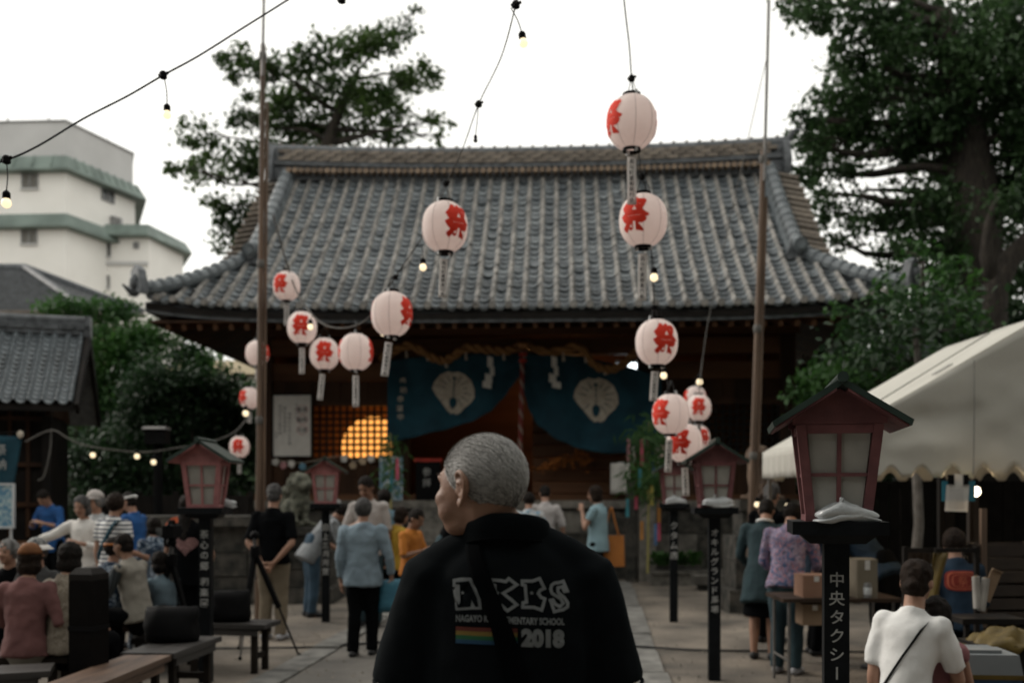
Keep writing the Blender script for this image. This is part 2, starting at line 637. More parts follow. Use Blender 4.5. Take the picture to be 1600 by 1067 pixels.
def tile_matrix(x, y, jit=0.0):
    e = .05
    ex = V((1, 0, (zf(x + e, y) - zf(x - e, y)) / (2 * e))).normalized()
    ey = V((0, 1, (zf(x, min(y + .2, 2)) - zf(x, y)) / (min(y + .2, 2) - y + 1e-9))).normalized()
    ez = ex.cross(ey).normalized()
    ey = ez.cross(ex)
    M = Matrix(((ex.x, ey.x, ez.x, x), (ex.y, ey.y, ez.y, y), (ex.z, ey.z, ez.z, zf(x, y)), (0, 0, 0, 1)))
    return M @ Matrix.Rotation(jit, 4, 'Z') @ Matrix.Translation((jit * .25, jit * .6, abs(jit) * .25))


rest = MB()
cnt = 0
for j in range(n_rows):
    y = -2.06 + 4.0 * j / n_rows
    for i in range(47):
        x = (i - 23) * tile_w
        if abs(x) > xlim(y) + .02:
            continue
        M = tile_matrix(x, y, rnd.gauss(0, .03))
        if cnt < 298:
            inst('tile', tile_me, shrine, M)
            cnt += 1
        else:
            rest.add([M @ V(v) for v in tm.v], tm.f)
        rest.mi[-16:] = tm.mi
o = sp('tile', rest, [M_TILE, M_TILEC], smooth=50)
o['kind'] = 'stuff'
# round end tiles along the eave
em = MB()
em.tube([(0, -.02, 0), (0, .10, 0)], [.062, .062], n=12)
em.tube([(0, -.026, 0), (0, -.019, 0)], [.035, .035], n=10)
eave_me = mesh_of('eave_tile', em, M_TILEC, smooth=40)
for i in range(47):
    x = (i - 23) * tile_w + .10
    if abs(x) < HX:
        inst('eave_tile', eave_me, shrine, Matrix.Translation((x, -2.085, zf(x, -2) + .060)))


def rz_(x):
    return .13 * (abs(x) / 5.2) ** 2.2


def ridge_band(z0, z1, hd, x0=-5.2, x1=5.2, n=26):
    b = MB()
    b.loft([[V((x, 2 - hd, z0 + rz_(x))), V((x, 2 + hd, z0 + rz_(x))), V((x, 2 + hd, z1 + rz_(x))), V((x, 2 - hd, z1 + rz_(x)))] for x in [x0 + (x1 - x0) * k / n for k in range(n + 1)]])
    return b


sp('ridge_core', ridge_band(7.95, 8.58, .11), M_RIDGED)
sp('ridge_course', ridge_band(8.23, 8.32, .17), M_RIDGED)
mb = MB()
mb.tube([(x, 2, 8.57 + rz_(x)) for x in [-5.3 + 10.6 * k / 30 for k in range(31)]], .12, n=10)
sp('ridge_cap', mb, M_RIDGED)
bm_ = MB().box((-.125, -.02, -.036), (.125, .10, .036))
rb_me = mesh_of('ridge_tile', bm_, M_RIDGE)
for c, zz in enumerate((8.365, 8.445, 8.52)):
    for k in range(38):
        x = -4.98 + k * .265 + (.13 if c % 2 else 0)
        inst('ridge_tile', rb_me, shrine, Matrix.Translation((x, 1.835 + rnd.uniform(-.012, .012), zz + rz_(x))) @ Matrix.Rotation(rnd.gauss(0, .02), 4, 'Y'))
cm = MB().tube([(0, -.02, 0), (0, .2, 0)], [.055, .055], n=8)
cap_me = mesh_of('ridge_end_tile', cm, mat('tan ridge end tile', (.25, .18, .125), (.14, .105, .075), sc=9, rough=.8, bump=.3, rand=.3))
for k in range(74):
    x = -4.86 + k * .1332
    inst('ridge_end_tile', cap_me, shrine, Matrix.Translation((x, 1.70, 8.13 + rz_(x) * .6)))
for k in range(40):
    x = -5.1 + k * .262
    inst('ridge_cap_joint', rb_me, shrine, Matrix.Translation((x, 1.98, 8.70 + rz_(x))) @ Matrix.Diagonal((.22, .8, .55, 1)))


def onigawara(nm, x, y, z, w, h, rz=0.0, horn=1):
    b = MB()
    poly = [(-.5, 0), (-.55, .25), (-.42, .5), (-.3, .78), (0, .95), (.3, .78), (.42, .5), (.55, .25), (.5, 0), (.2, .08), (-.2, .08)]
    b.prism([(px_ * w, pz * h) for px_, pz in poly], -.07, .07)
    b.ell((0, -.08, .42 * h), (.22 * w, .07, .24 * h))
    b.xform(Matrix.Translation((x, y, z)) @ Matrix.Rotation(rz, 4, 'Z'))
    return sp(nm, b, M_RIDGED)


for s_ in (-1, 1):
    onigawara('ridge_end_ornament', s_ * 5.27, 2, 8.0, .62, .86, R(90) * s_)
    b = MB()
    b.tube([(s_ * 5.22, 2, 8.62), (s_ * 5.34, 2, 8.76), (s_ * 5.44, 2, 8.93), (s_ * 5.6, 2, 9.0)], [.09, .075, .05, .015], n=8)
    sp('ridge_end_horn', b, M_RIDGED)
    # descending ridge along the gable edge
    ys = [1.85 - 2.35 * k / 20 for k in range(21)]
    b = MB()
    b.loft([[V((s_ * 4.93 - .17, y, zf(0, y) - .02)), V((s_ * 4.93 + .17, y, zf(0, y) - .02)), V((s_ * 4.93 + .13, y, zf(0, y) + .22)), V((s_ * 4.93 - .13, y, zf(0, y) + .22))] for y in ys])
    dr = sp('descending_ridge', b, M_TILE2)
    b = MB()
    b.tube([(s_ * 4.93, y, zf(0, y) + .24) for y in ys], .13, n=10, right=XA)
    sp('ridge_cap', b, M_TILE2, dr)
    jm = MB().tube([(0, -.03, 0), (0, .03, 0)], [.142, .142], n=12)
    j_me = mesh_of('cap_joint', jm, M_TILE2)
    for k in range(12):
        y = 1.7 - 2.15 * k / 11
        inst('cap_joint', j_me, dr, Matrix.Translation((s_ * 4.93, y, zf(0, y) + .24)) @ Matrix.Rotation(R(40), 4, 'X'))
    onigawara('ridge_foot_ornament', s_ * 4.93, -.58, zf(0, -.5) - .05, .42, .46)
    b = MB()
    b.tube([(s_ * 4.93, -.75, zf(0, -.5) + .20), (s_ * 4.93, -.42, zf(0, -.4) + .24)], [.13, .12], n=14)
    b.tube([(s_ * 4.93, -.765, zf(0, -.5) + .197), (s_ * 4.93, -.74, zf(0, -.5) + .20)], [.08, .08], n=12)
    sp('ridge_foot_tile', b, M_TILE2)
    # verge tiles outside it
    vm = MB()
    vm.box((0, -.13, -.05), (.44, .20, .0))
    vm.tube([(.0, -.12, .02), (.46, -.12, -.002)], [.062, .062], n=8)
    v_me = mesh_of('verge_tile', vm, M_RIDGE)
    for k in range(15):
        y = 1.86 - 2.30 * k / 14
        M = Matrix.Translation((s_ * (5.03 + rnd.uniform(-.02, .03)), y, zf(0, y) + .03 + rnd.uniform(-.01, .01))) @ Matrix.Rotation(R(8) * s_, 4, 'Y')
        if s_ < 0:
            M = M @ Matrix.Rotation(R(180), 4, 'Z')
        inst('verge_tile', v_me, shrine, M)
    # corner ridge
    b = MB()
    pts = []
    for k in range(13):
        t = k / 12
        y = -.45 - 1.65 * t
        x = s_ * (4.98 + (HX + .02 - 4.98) * t)
        pts.append(V((x, y, zf(x, y) + .10 + .10 * t * t)))
    b.tube(pts, [.12] * 13, n=10)
    cr = sp('corner_ridge', b, M_TILE2)
    for k in range(1, 12):
        d = (pts[k + 1] - pts[k]).to_track_quat('Y', 'Z').to_matrix().to_4x4()
        inst('cap_joint', j_me, cr, Matrix.Translation(pts[k] + V((0, 0, .02))) @ d @ Matrix.Diagonal((.92, 1, .92, 1)))
    onigawara('corner_ornament', pts[-1].x + s_ * .03, pts[-1].y - .06, pts[-1].z - .16, .40, .52, R(-40) * -s_)
    b = MB()
    b.tube([pts[-1] + V((s_ * .03, -.05, -.10)), pts[-1] + V((s_ * .16, -.12, -.10)), pts[-1] + V((s_ * .25, -.18, .0))], [.07, .05, .015], n=8)
    sp('corner_horn', b, M_RIDGED)
    # side slope, gable wall
    b = MB()
    a_ = [V((s_ * 4.9, -.4, zf(0, -.4) - .05)), V((s_ * HX, -2.0, zf(HX, -2) - .06)), V((s_ * HX, 6.0, 4.62)), V((s_ * 4.9, 4.4, 6.0))]
    b.hexa([p - V((0, 0, .15)) for p in a_] + a_)
    sp('side_roof', b, M_TILE2)
    b = MB()
    b.add([(s_ * 4.88, -.4, 6.0), (s_ * 4.88, 4.4, 6.0), (s_ * 4.88, 2, 8.1), (s_ * 4.8, -.4, 6.0), (s_ * 4.8, 4.4, 6.0), (s_ * 4.8, 2, 8.1)],
          [(0, 1, 2), (5, 4, 3), (0, 3, 4, 1), (1, 4, 5, 2), (2, 5, 3, 0)])
    sp('gable_wall', b, M_WOOD, smooth=0)
b = MB()
b.hexa([V((-5.4, 2.02, 7.9)), V((5.4, 2.02, 7.9)), V((HX, 6, 4.45)), V((-HX, 6, 4.45)), V((-5.4, 2.02, 8.05)), V((5.4, 2.02, 8.05)), V((HX, 6, 4.6)), V((-HX, 6, 4.6))])
sp('rear_roof', b, M_TILE2)

# eaves from below
b = MB()
b.hexa([V((-HX + .05, -1.97, 4.44)), V((HX - .05, -1.97, 4.44)), V((HX - .4, .5, 5.1)), V((-HX + .4, .5, 5.1)),
        V((-HX + .05, -1.97, 4.47)), V((HX - .05, -1.97, 4.47)), V((HX - .4, .5, 5.16)), V((-HX + .4, .5, 5.16))])
sp('soffit', b, M_WOOD)
b = MB()
n = 24
b.loft([[V((x, -2.02, zf(x, -2) - .15)), V((x, -1.95, zf(x, -2) - .15)), V((x, -1.95, zf(x, -2) - .05)), V((x, -2.02, zf(x, -2) - .05))] for x in [-HX + .03 + (2 * HX - .06) * k / n for k in range(n + 1)]])
sp('eave_board', b, M_BLACKW)
for s_ in (-1, 1):
    sp('side_soffit', MB().hexa([V((s_ * (HX - .06), -1.9, 4.44)), V((s_ * (HX - .06), 6, 4.40)), V((s_ * 4.9, 6, 4.98)), V((s_ * 4.9, -.2, 4.98)), V((s_ * (HX - .06), -1.9, 4.48)), V((s_ * (HX - .06), 6, 4.44)), V((s_ * 4.9, 6, 5.02)), V((s_ * 4.9, -.2, 5.02))]), M_WOOD)
rm = MB().bar((0, -1.92, 4.37), (0, .4, 4.99), .075, .10)
raf_me = mesh_of('rafter', rm, M_WOODX)
for k in range(45):
    inst('rafter', raf_me, shrine, Matrix.Translation((-5.94 + k * .27, 0, 0)))

# stone podium with its courses
b = MB().box((-5.3, -.25, -.2), (5.3, 6, 1.30))
pod = sp('podium', b, M_STONE, smooth=0)
for r_ in range(3):
    x = -5.3
    while x < 5.2:
        ln = min(.75 + .35 * rnd.random(), 5.3 - x)
        bb = MB().box((x + .008, -.25 - .03 - .02 * rnd.random(), r_ * .42 + .008), (x + ln - .008, -.248, r_ * .42 + .412))
        sp('stone_block', bb, M_STONE if rnd.random() < .6 else M_STONEL, pod, smooth=0)
        x += ln
b = MB().box((-5.36, -.36, 1.302), (5.36, .2, 1.44))
sp('podium_edge', b, M_STONEL, smooth=0)
for k in range(7):
    b = MB().box((-2.0, -2.1 + k * .27, -.05), (.42, -.36, .185 * (k + 1)))
    sp('stone_step', b, M_STONEL, smooth=0)

# timber frame
b = MB().box((-5.2, .0, 1.44), (5.2, 4.6, 1.55))
sp('wooden_floor', b, M_WOODX, smooth=0)
pil = MB().box((-.14, -.14, 1.44), (.14, .14, 5.0))
pil_me = mesh_of('pillar', pil, M_WOOD, smooth=0)
for x in (-4.9, -2.28, 2.28, 4.9):
    inst('pillar', pil_me, shrine, Matrix.Translation((x, .25, 0)))
for zz, hh, y0, m in ((4.32, .30, .02, M_WOODX), (3.86, .32, .06, M_WOODX), (4.72, .3, .08, M_WOOD)):
    for x0, x1 in ((-4.76, -2.42), (-2.14, 2.14), (2.42, 4.76)):
        if zz == 3.86 and x0 == -2.14:
            continue
        sp('beam', MB().box((x0, y0 + .1, zz - hh / 2), (x1, y0 + .35, zz + hh / 2)), m, smooth=0)
sp('front_beam', MB().box((-5.1, .02, 4.52), (5.1, .09, 4.66)), M_WOODX, smooth=0)
# side bays: boards below, lattice above
for x0, x1 in ((-4.76, -2.42), (2.42, 4.76)):
    n = 9
    w = (x1 - x0) / n
    for k in range(n):
        sp('wall_board', MB().box((x0 + k * w + .004, .19 + .012 * (k % 2), 1.55), (x0 + (k + 1) * w - .004, .25, 2.16)), M_WOOD, smooth=0)
    for k in range(n):
        sp('wall_board', MB().box((x0 + k * w + .004, .19 + .012 * (k % 2), 3.34), (x0 + (k + 1) * w - .004, .25, 3.69)), M_WOOD, smooth=0)
    sp('window_rail', MB().box((x0, .12, 2.162), (x1, .28, 2.25)), M_WOOD, smooth=0)
    sp('window_rail', MB().box((x0, .12, 3.22), (x1, .28, 3.338)), M_WOOD, smooth=0)
    lat = sp('lattice_window', MB().box((x0, .14, 2.25), (x0 + .05, .26, 3.22)).box((x1 - .05, .14, 2.25), (x1, .26, 3.22)), M_BLACKW, smooth=0)
    nb = 17
    for k in range(1, nb + 1):
        x = x0 + (x1 - x0) * k / (nb + 1)
        sp('lattice_bar', MB().box((x - .022, .175, 2.25), (x + .022, .205, 3.22)), M_BLACKW, lat, smooth=0)
    for k in range(1, 8):
        zz = 2.25 + .97 * k / 8
        sp('lattice_bar', MB().box((x0 + .05, .206, zz - .022), (x1 - .05, .236, zz + .022)), M_BLACKW, lat, smooth=0)
# hall behind
sp('interior_wall', MB().box((-5.0, 4.3, 1.5), (5.0, 4.4, 5.1)), M_INT, smooth=0)
for s_ in (-1, 1):
    sp('interior_wall', MB().box((s_ * 5.02 - .05, .4, 1.5), (s_ * 5.02 + .05, 4.3, 5.1)), M_WOOD, smooth=0)
    sp('partition', MB().box((s_ * 2.35 - .04, .45, 1.55), (s_ * 2.35 + .04, 1.5, 3.7)), M_WOOD, smooth=0)
sp('ceiling_boards', MB().box((-5, .5, 5.0), (5, 4.4, 5.08)), M_WOOD, smooth=0)
sp('paper_screen', MB().box((-4.7, 1.72, 1.56), (-2.5, 1.75, 3.9)), M_SHOJI, smooth=0)
sp('paper_screen', MB().box((2.5, 1.72, 1.56), (4.7, 1.75, 3.9)), M_SHOJI, smooth=0)
for k in range(7):
    p0, p1 = SL(832, 770 - k * 19, .9 + k * .12), SL(990, 752 - k * 19, .9 + k * .12)
    sp('altar_step', MB().box((p0.x, .9 + k * .12, p0.z), (p1.x, 1.3 + k * .12, p1.z - .01)), M_INT, smooth=0)
# lamps inside the hall, and a glowing stand-in for a bright patch
lp = bpy.data.lights.new('hall_lamp_light', 'POINT')
lp.energy = 13
lp.color = (1, .48, .16)
lp.shadow_soft_size = .15
lo = bpy.data.objects.new('hall_lamp_light', lp)
col.objects.link(lo)
lo.location = sh_world((.9, 2.6, 3.9))
t = thing('hall_lamp', 'small warm lamp hanging inside the hall behind the blue curtain', 'lamp', sh_world((.9, 2.6, 4.15)))
obj('lamp_cord', MB().tube([(0, 0, .85), (0, 0, .1)], .01), M_BLACK, t, local=True)
obj('lamp_shade', MB().lathe([(.03, .12), (.05, .1), (.16, .0), (.15, -.01), (.045, .08)], n=18), M_BLACK, t, local=True)
obj('bulb', MB().ell((0, 0, .02), (.05, .05, .06)), M_BULBW, t, local=True)
p = SL(979, 572, .9)
t = thing('bright_patch', 'added white glowing shape for the bright patch above the blue curtain', 'lamp', sh_world(p), SHR)  # added glowing shape where a bright patch shows; no known lamp there
obj('patch_backing', MB().box((-.21, -.05, .06), (.22, .06, .12)), M_WHITEP, t, local=True)
o = obj('glow_shape', MB().prism([(-.22, -.0), (-.08, .05), (.0, -.02), (.08, .055), (.2, .06), (.2, -.10), (.14, -.14), (.0, -.06), (-.12, -.04)], -.03, .03), mat('glowing white patch', (.9, .9, .9), rough=.4, bump=0, emit=(.86, .95, 1), es=3.5), t, local=True, smooth=0)
p = SL(584, 700, .95)
t = thing('paper_lantern', 'big round paper lantern glowing orange behind the left lattice window', 'lantern', sh_world(p), SHR)
r_ = .62
obj('paper_shade', MB().lathe([(max(.10, r_ * math.sin(a)) + .006 * (k % 2), -r_ * math.cos(a)) for k, a in enumerate([.13 + (math.pi - .26) * i / 40 for i in range(41)])], n=28), M_GLOW, t, local=True, smooth=80)
for zz in (-r_ + .0, r_ - .03):
    obj('ring', MB().lathe([(.10, zz - .02), (.115, zz), (.115, zz + .05), (.10, zz + .06)], n=20), M_BLACK, t, local=True)
obj('hanger', MB().tube([(0, 0, r_), (0, 0, 4.98 - p.z)], .012), M_BLACK, t, local=True)

# ------------------------------------------------------------------ curtain, rope and bell rope
Yc = -.12


def lerp_tab(tab, u):
    for (a, b), (c, d) in zip(tab, tab[1:]):
        if u <= c:
            k = (u - a) / (c - a)
            k = k * k * (3 - 2 * k) * .5 + k * .5
            return b + (d - b) * k
    return tab[-1][1]


def curtain(label, x0, x1, tops, bots, seed, sag):
    t = thing('curtain', label, 'curtain', sh_world((0, 0, 0)), SHR, group='blue crested curtains across the shrine front')

    def fn(u, v):
        px = x0 + (x1 - x0) * u
        py = lerp_tab(tops, u) * (1 - v) + lerp_tab(bots, u) * v
        px += sag * math.sin(math.pi * v) * (1 - abs(2 * u - 1)) * 6
        p = SL(px, py, Yc)
        fold = .045 * math.sin(9 * u * (1 + .6 * v) + 5 * v * (u - .4) + seed) * (.3 + .7 * v) + .03 * math.sin(21 * u - 7 * v + seed * 2) * (.4 + .6 * (1 - abs(2 * u - 1)))
        p.y += fold - .05 * v
        return p
    m = MB().grid(fn, 64, 36)
    o = obj('cloth', m, M_NAVY, t, local=True, smooth=180)
    sm = o.modifiers.new('thickness', 'SOLIDIFY')
    sm.thickness = .006
    return t, fn


c1, f1 = curtain('left blue curtain panel with a pale crest, gathered up towards the bell rope', 606, 822, [(0, 562), (.3, 556), (.7, 552), (1, 552)],
                 [(0, 692), (.15, 685), (.37, 674), (.6, 660), (.73, 645), (.83, 624), (.9, 604), (.95, 590), (1, 580)], .4, -1)
c2, f2 = curtain('right blue curtain panel with a pale crest, hanging lower at its outer end', 818, 1034, [(0, 552), (.4, 556), (.7, 570), (1, 588)],
                 [(0, 612), (.04, 642), (.11, 666), (.25, 688), (.4, 701), (.61, 709), (.83, 707), (.93, 700), (1, 692)], 2.1, 1)


def crest(t, fn, cx, cy, s_, rot, mirror):
    """A round feathered emblem: rim pinched to a foot, a dark eye above it, thin feather lines."""
    def place(pts, dy):
        out = []
        for x, y in pts:
            x *= mirror
            a, b = x * math.cos(rot) - y * math.sin(rot), x * math.sin(rot) + y * math.cos(rot)
            p = SL(cx + a * s_, cy + b * s_, Yc)
            # follow the cloth: take the depth of the nearest cloth point
            best = min(samples, key=lambda q: (q.x - p.x) ** 2 + (q.z - p.z) ** 2)
            out.append(V((p.x, best.y - dy, p.z)))
        return out
    samples = [fn(i / 50, j / 30) for i in range(51) for j in range(31)]
    outline = [(-.92, -.38), (-.70, -.74), (-.36, -.92), (-.08, -.88), (.1, -.95), (.42, -.86), (.74, -.62), (.94, -.22), (.98, .14), (.84, .40), (.56, .66), (.38, .92), (.22, 1.0), (.10, .95), (-.02, 1.0), (-.22, .84), (-.48, .54), (-.78, .22), (-.98, -.06)]
    cen = (.04, .02)
    rings = 6
    m = MB()
    pts = []
    for k in range(rings + 1):
        f = k / rings
        pts += [(cen[0] + (x - cen[0]) * f, cen[1] + (y - cen[1]) * f) for x, y in outline]
    pts = place(pts, .022)
    nn = len(outline)
    m.add(pts, [(k * nn + i, k * nn + (i + 1) % nn, (k + 1) * nn + (i + 1) % nn, (k + 1) * nn + i) for k in range(rings) for i in range(nn)])
    cr_ = obj('crest', m, M_CREST, t, local=True, smooth=180)
    eye = [(.02 + .17 * math.cos(a) * (1 - .25 * math.sin(a)), .50 + .27 * math.sin(a)) for a in [2 * math.pi * k / 14 for k in range(14)]]
    e = MB().add(place(eye, .030), [tuple(range(14))])
    obj('crest_hollow', e, M_NAVY, cr_, local=True, smooth=180)
    e = MB()
    def stroke(p0, p1, w):
        d = V((p1[0] - p0[0], p1[1] - p0[1]))
        nrm = V((-d.y, d.x)).normalized() * w
        q = [(p0[0] + nrm.x, p0[1] + nrm.y), (p1[0] + nrm.x * .5, p1[1] + nrm.y * .5), (p1[0] - nrm.x * .5, p1[1] - nrm.y * .5), (p0[0] - nrm.x, p0[1] - nrm.y)]
        e.add(place(q, .027), [(0, 1, 2, 3)])
    stroke((-.02, -.52), (.02, .3), .035)
    stroke((-.1, -.66), (.06, -.60), .09)
    for k in range(13):
        a = R(-168 + k * 25)
        if abs(math.degrees(a) + 90) < 12 or 60 < math.degrees(a) < 125:
            continue
        stroke((.42 * math.cos(a), .42 * math.sin(a) - .08), (.86 * math.cos(a), .80 * math.sin(a) - .06), .022)
    obj('crest_lines', e, M_NAVY, cr_, local=True, smooth=180)


crest(c1, f1, 709, 613, 34, R(6), 1)
crest(c2, f2, 931, 624, 36, R(2), 1)
for c_, fn_, xs in ((c1, f1, (.115, .12, .10, .095, .10)), ):
    pts = [fn_(xs[i], .28 + .11 * i) for i in range(5)]
    for i, p in enumerate(pts):
        s2 = text_mb('奉納参道中'[i], .13, .01)
        s2.xform(Matrix.Translation((p.x, p.y - .035, p.z)))
        obj('lettering', s2, M_CREST, c_, local=True, smooth=0)
rp_px = [(596, 560), (610, 551), (641, 540), (679, 560), (701, 561), (729, 544), (760, 546), (791, 548), (819, 541), (860, 550), (904, 543), (929, 570), (954, 577), (976, 567), (996, 549), (1030, 545)]
base = [SL(x, y, -.22) for x, y in rp_px]


def smooth_path(pts, n):
    out = []
    for i in range(len(pts) - 1):
        p0, p1, p2, p3 = pts[max(i - 1, 0)], pts[i], pts[i + 1], pts[min(i + 2, len(pts) - 1)]
        for k in range(n):
            t = k / n
            out.append(.5 * ((2 * p1) + (p2 - p0) * t + (2 * p0 - 5 * p1 + 4 * p2 - p3) * t * t + (3 * p1 - p0 - 3 * p2 + p3) * t ** 3))
    out.append(pts[-1])
    return out


rope = thing('straw_rope', 'twisted straw rope festooned along the top of the blue curtains', 'rope', sh_world((0, 0, 0)), SHR)
sm_ = smooth_path(base, 8)
for k in range(2):
    pts = [p + V((0, .045 * math.cos(i * .75 + k * math.pi), .045 * math.sin(i * .75 + k * math.pi))) for i, p in enumerate(sm_)]
    obj('strand', MB().tube(pts, .048, n=8), M_STRAW, rope, local=True, smooth=180)
for px, py, l_ in ((635, 548, 10), (668, 553, 10), (697, 562, 12), (728, 548, 14), (787, 550, 12), (820, 545, 12), (880, 550, 14), (915, 552, 14), (945, 575, 10), (1005, 552, 14)):
    a = SL(px, py, -.24)
    obj('tassel', MB().tube([a, a + V((.0, 0, -l_ * .006)), a + V((.01, 0, -l_ * .012))], [.012, .022, .03], n=7), M_CREST, rope, local=True)
for i, (px, py, lb) in enumerate(((766, 556, 'zigzag white paper streamer hanging from the rope left of the bell rope'), (866, 556, 'zigzag white paper streamer hanging from the rope right of the bell rope'))):
    a = SL(px, py, -.32)
    t = thing('paper_streamer', lb, 'paper streamer', sh_world(a), SHR, group='zigzag paper streamers on the straw rope')
    z = 0
    for k, (dx, l_, w) in enumerate(((.0, .20, .10), (.035, .17, .08), (-.03, .16, .13), (-.06 if i == 0 else .04, .12, .16))):
        m = MB().hexa([(dx - w / 2, -.004, z - l_), (dx + w / 2, .01, z - l_ - .03), (dx + w / 2, .014, z - l_ - .03), (dx - w / 2, .0, z - l_), (dx - w / 2, -.004, z), (dx + w / 2, .01, z - .03), (dx + w / 2, .014, z - .03), (dx - w / 2, .0, z)])
        obj('paper_fold', m, M_PAPER, t, local=True, smooth=0)
        z -= l_ * .85
bell = thing('bell_rope', 'red and white twisted bell rope hanging at the middle of the entrance', 'bell rope', sh_world((0, 0, 0)), SHR)
a, b_ = SL(817, 543, -.42), SL(812, 722, -.42)
mr = mat('red cord', (.17, .026, .022), (.11, .018, .015), sc=40, rough=.85, bump=.3)
mw = mat('pale cord', (.26, .20, .165), (.18, .135, .11), sc=40, rough=.85, bump=.3)
for k in range(3):
    pts = [a.lerp(b_, i / 60) + V((.024 * math.cos(i * .8 + k * 2.094), .024 * math.sin(i * .8 + k * 2.094), 0)) for i in range(61)]
    obj('cord', MB().tube(pts, .024, n=7), (mr, mw, mr)[k], bell, local=True, smooth=180)
obj('bell', MB().ell(a + V((0, 0, .05)), (.13, .13, .12)), mat('bell brass', (.25, .12, .05), rough=.4, metal=.7), bell, local=True)
for zz in (-.13, -.24):
    obj('collar', MB().lathe([(.05, zz - .03), (.075, zz - .02), (.075, zz + .02), (.05, zz + .03)], c=(a.x, a.y, a.z)), M_REDB, bell, local=True)

# ------------------------------------------------------------------ things on and by the shrine front
p = SL(457, 665, .0)
t = thing('notice_board', 'white paper notice board with vertical writing on the shrine wall left of the lattice', 'notice board', sh_world(p), SHR)
w_, h_ = .355, .57
obj('board', MB().box((-w_, -.02, -h_), (w_, .03, h_)), M_PAPER, t, local=True, smooth=0)
for q in (((-w_ - .03, -.04, -h_ - .03), (w_ + .03, .02, -h_ - .002)), ((-w_ - .03, -.04, h_ + .002), (w_ + .03, .02, h_ + .03)), ((-w_ - .03, -.04, -h_), (-w_ - .002, .02, h_)), ((w_ + .002, -.04, -h_), (w_ + .03, .02, h_))):
    obj('frame', MB().box(*q), M_BLACKW, t, local=True, smooth=0)
for i, (s_, x, z, sz) in enumerate((('日時七月', .08, .42, .065), ('祭典於当神社拝殿', -.05, .25, .065), ('御祈祷奉納者', -.14, .36, .07), ('宮司氏子総代会', -.23, .40, .07), ('奉', -.30, -.12, .05), ('賛', -.30, -.18, .05))):
    m = vertical_text(s_, sz, 1.2)
    m.xform(Matrix.Translation((x, -.022, z)))
    obj('lettering', m, M_INK, t, local=True, smooth=0)
M_PINKC = mat('faded red ring ink', (.50, .20, .19), rough=.9, bump=0)
for i, ch in enumerate(('夏祭', '輪祭', '月祭')):
    z = .30 - i * .19
    ring = MB()
    pr = [(math.cos(a) * .105, math.sin(a) * .085) for a in [2 * math.pi * k / 20 for k in range(20)]]
    ring.add([(.19 + x, -.0215, z + y) for x, y in pr] + [(.19 + x * .88, -.0215, z + y * .88) for x, y in pr], [(k, (k + 1) % 20, (k + 1) % 20 + 20, k + 20) for k in range(20)])
    obj('ink_ring', ring, M_PINKC, t, local=True, smooth=0)
    m = text_mb(ch, .10, .01).xform(Matrix.Translation((.19, -.022, z)))
    obj('lettering', m, M_INK, t, local=True, smooth=0)

a, b_ = SL(648, 716, -.1), SL(690, 792, -.1)
t = thing('entrance_sign', 'dark standing sign with red bars at its top and foot beside the entrance', 'sign', sh_world((a.x + .0, -.1, 0)), SHR)
wd = b_.x - a.x
obj('panel', MB().box((.02, 0, b_.z + .05), (wd - .02, .03, a.z - .06)), M_BLACK, t, local=True, smooth=0)
obj('bar', MB().box((-.01, -.02, a.z - .058), (wd + .01, .05, a.z)), M_REDB, t, local=True, smooth=0)
obj('bar', MB().box((.06, -.02, b_.z - .02), (wd + .04, .05, b_.z + .045)), M_REDB, t, local=True, smooth=0)
for k_, ch in enumerate('参拝'):
    obj('lettering', text_mb(ch, .17).xform(Matrix.Translation((wd * .45, -.003, a.z - .25 - .2 * k_))), M_CREAM, t, local=True, smooth=0)
for x in (.05, wd - .05):
    obj('leg', MB().box((x - .015, .0, 1.44), (x + .015, .03, b_.z - .02)), M_BLACK, t, local=True, smooth=0)
a, b_ = SL(593, 713, -.15), SL(629, 797, -.15)
t = thing('poster', 'tall pale blue poster hanging below the lattice window near the entrance', 'poster', sh_world((a.x, -.15, a.z)), SHR)
obj('sheet', MB().box((0, 0, b_.z - a.z), (b_.x - a.x, .012, 0)), patch_mat('blue poster print', [(.12, .24, .33), (.30, .40, .45), (.07, .17, .27), (.46, .50, .50)], 6), t, local=True, smooth=0)
obj('rod', MB().tube([(-.03, 0, .01), (b_.x - a.x + .03, 0, .01)], .012), M_BLACK, t, local=True)
m = vertical_text('夏の夜市', .15, 1.2).xform(Matrix.Translation((.2, -.004, -.12)))
obj('lettering', m, mat('poster lettering', (.6, .55, .5), bump=0), t, local=True, smooth=0)
a, b_ = SL(954, 722, -.15), SL(984, 771, -.15)
t = thing('white_hanging', 'small white cloth hanging beside the right entrance pillar', 'cloth', sh_world((a.x, -.15, a.z)), SHR)
m = MB().grid(lambda u, v: (u * (b_.x - a.x), .02 * math.sin(9 * u + 2 * v), -v * (a.z - b_.z)), 14, 6)
o = obj('cloth', m, M_PAPER, t, local=True, smooth=180)
o.modifiers.new('thickness', 'SOLIDIFY').thickness = .006
obj('rod', MB().tube([(-.03, 0, 0), (b_.x - a.x + .03, 0, 0)], .012), M_BLACK, t, local=True)

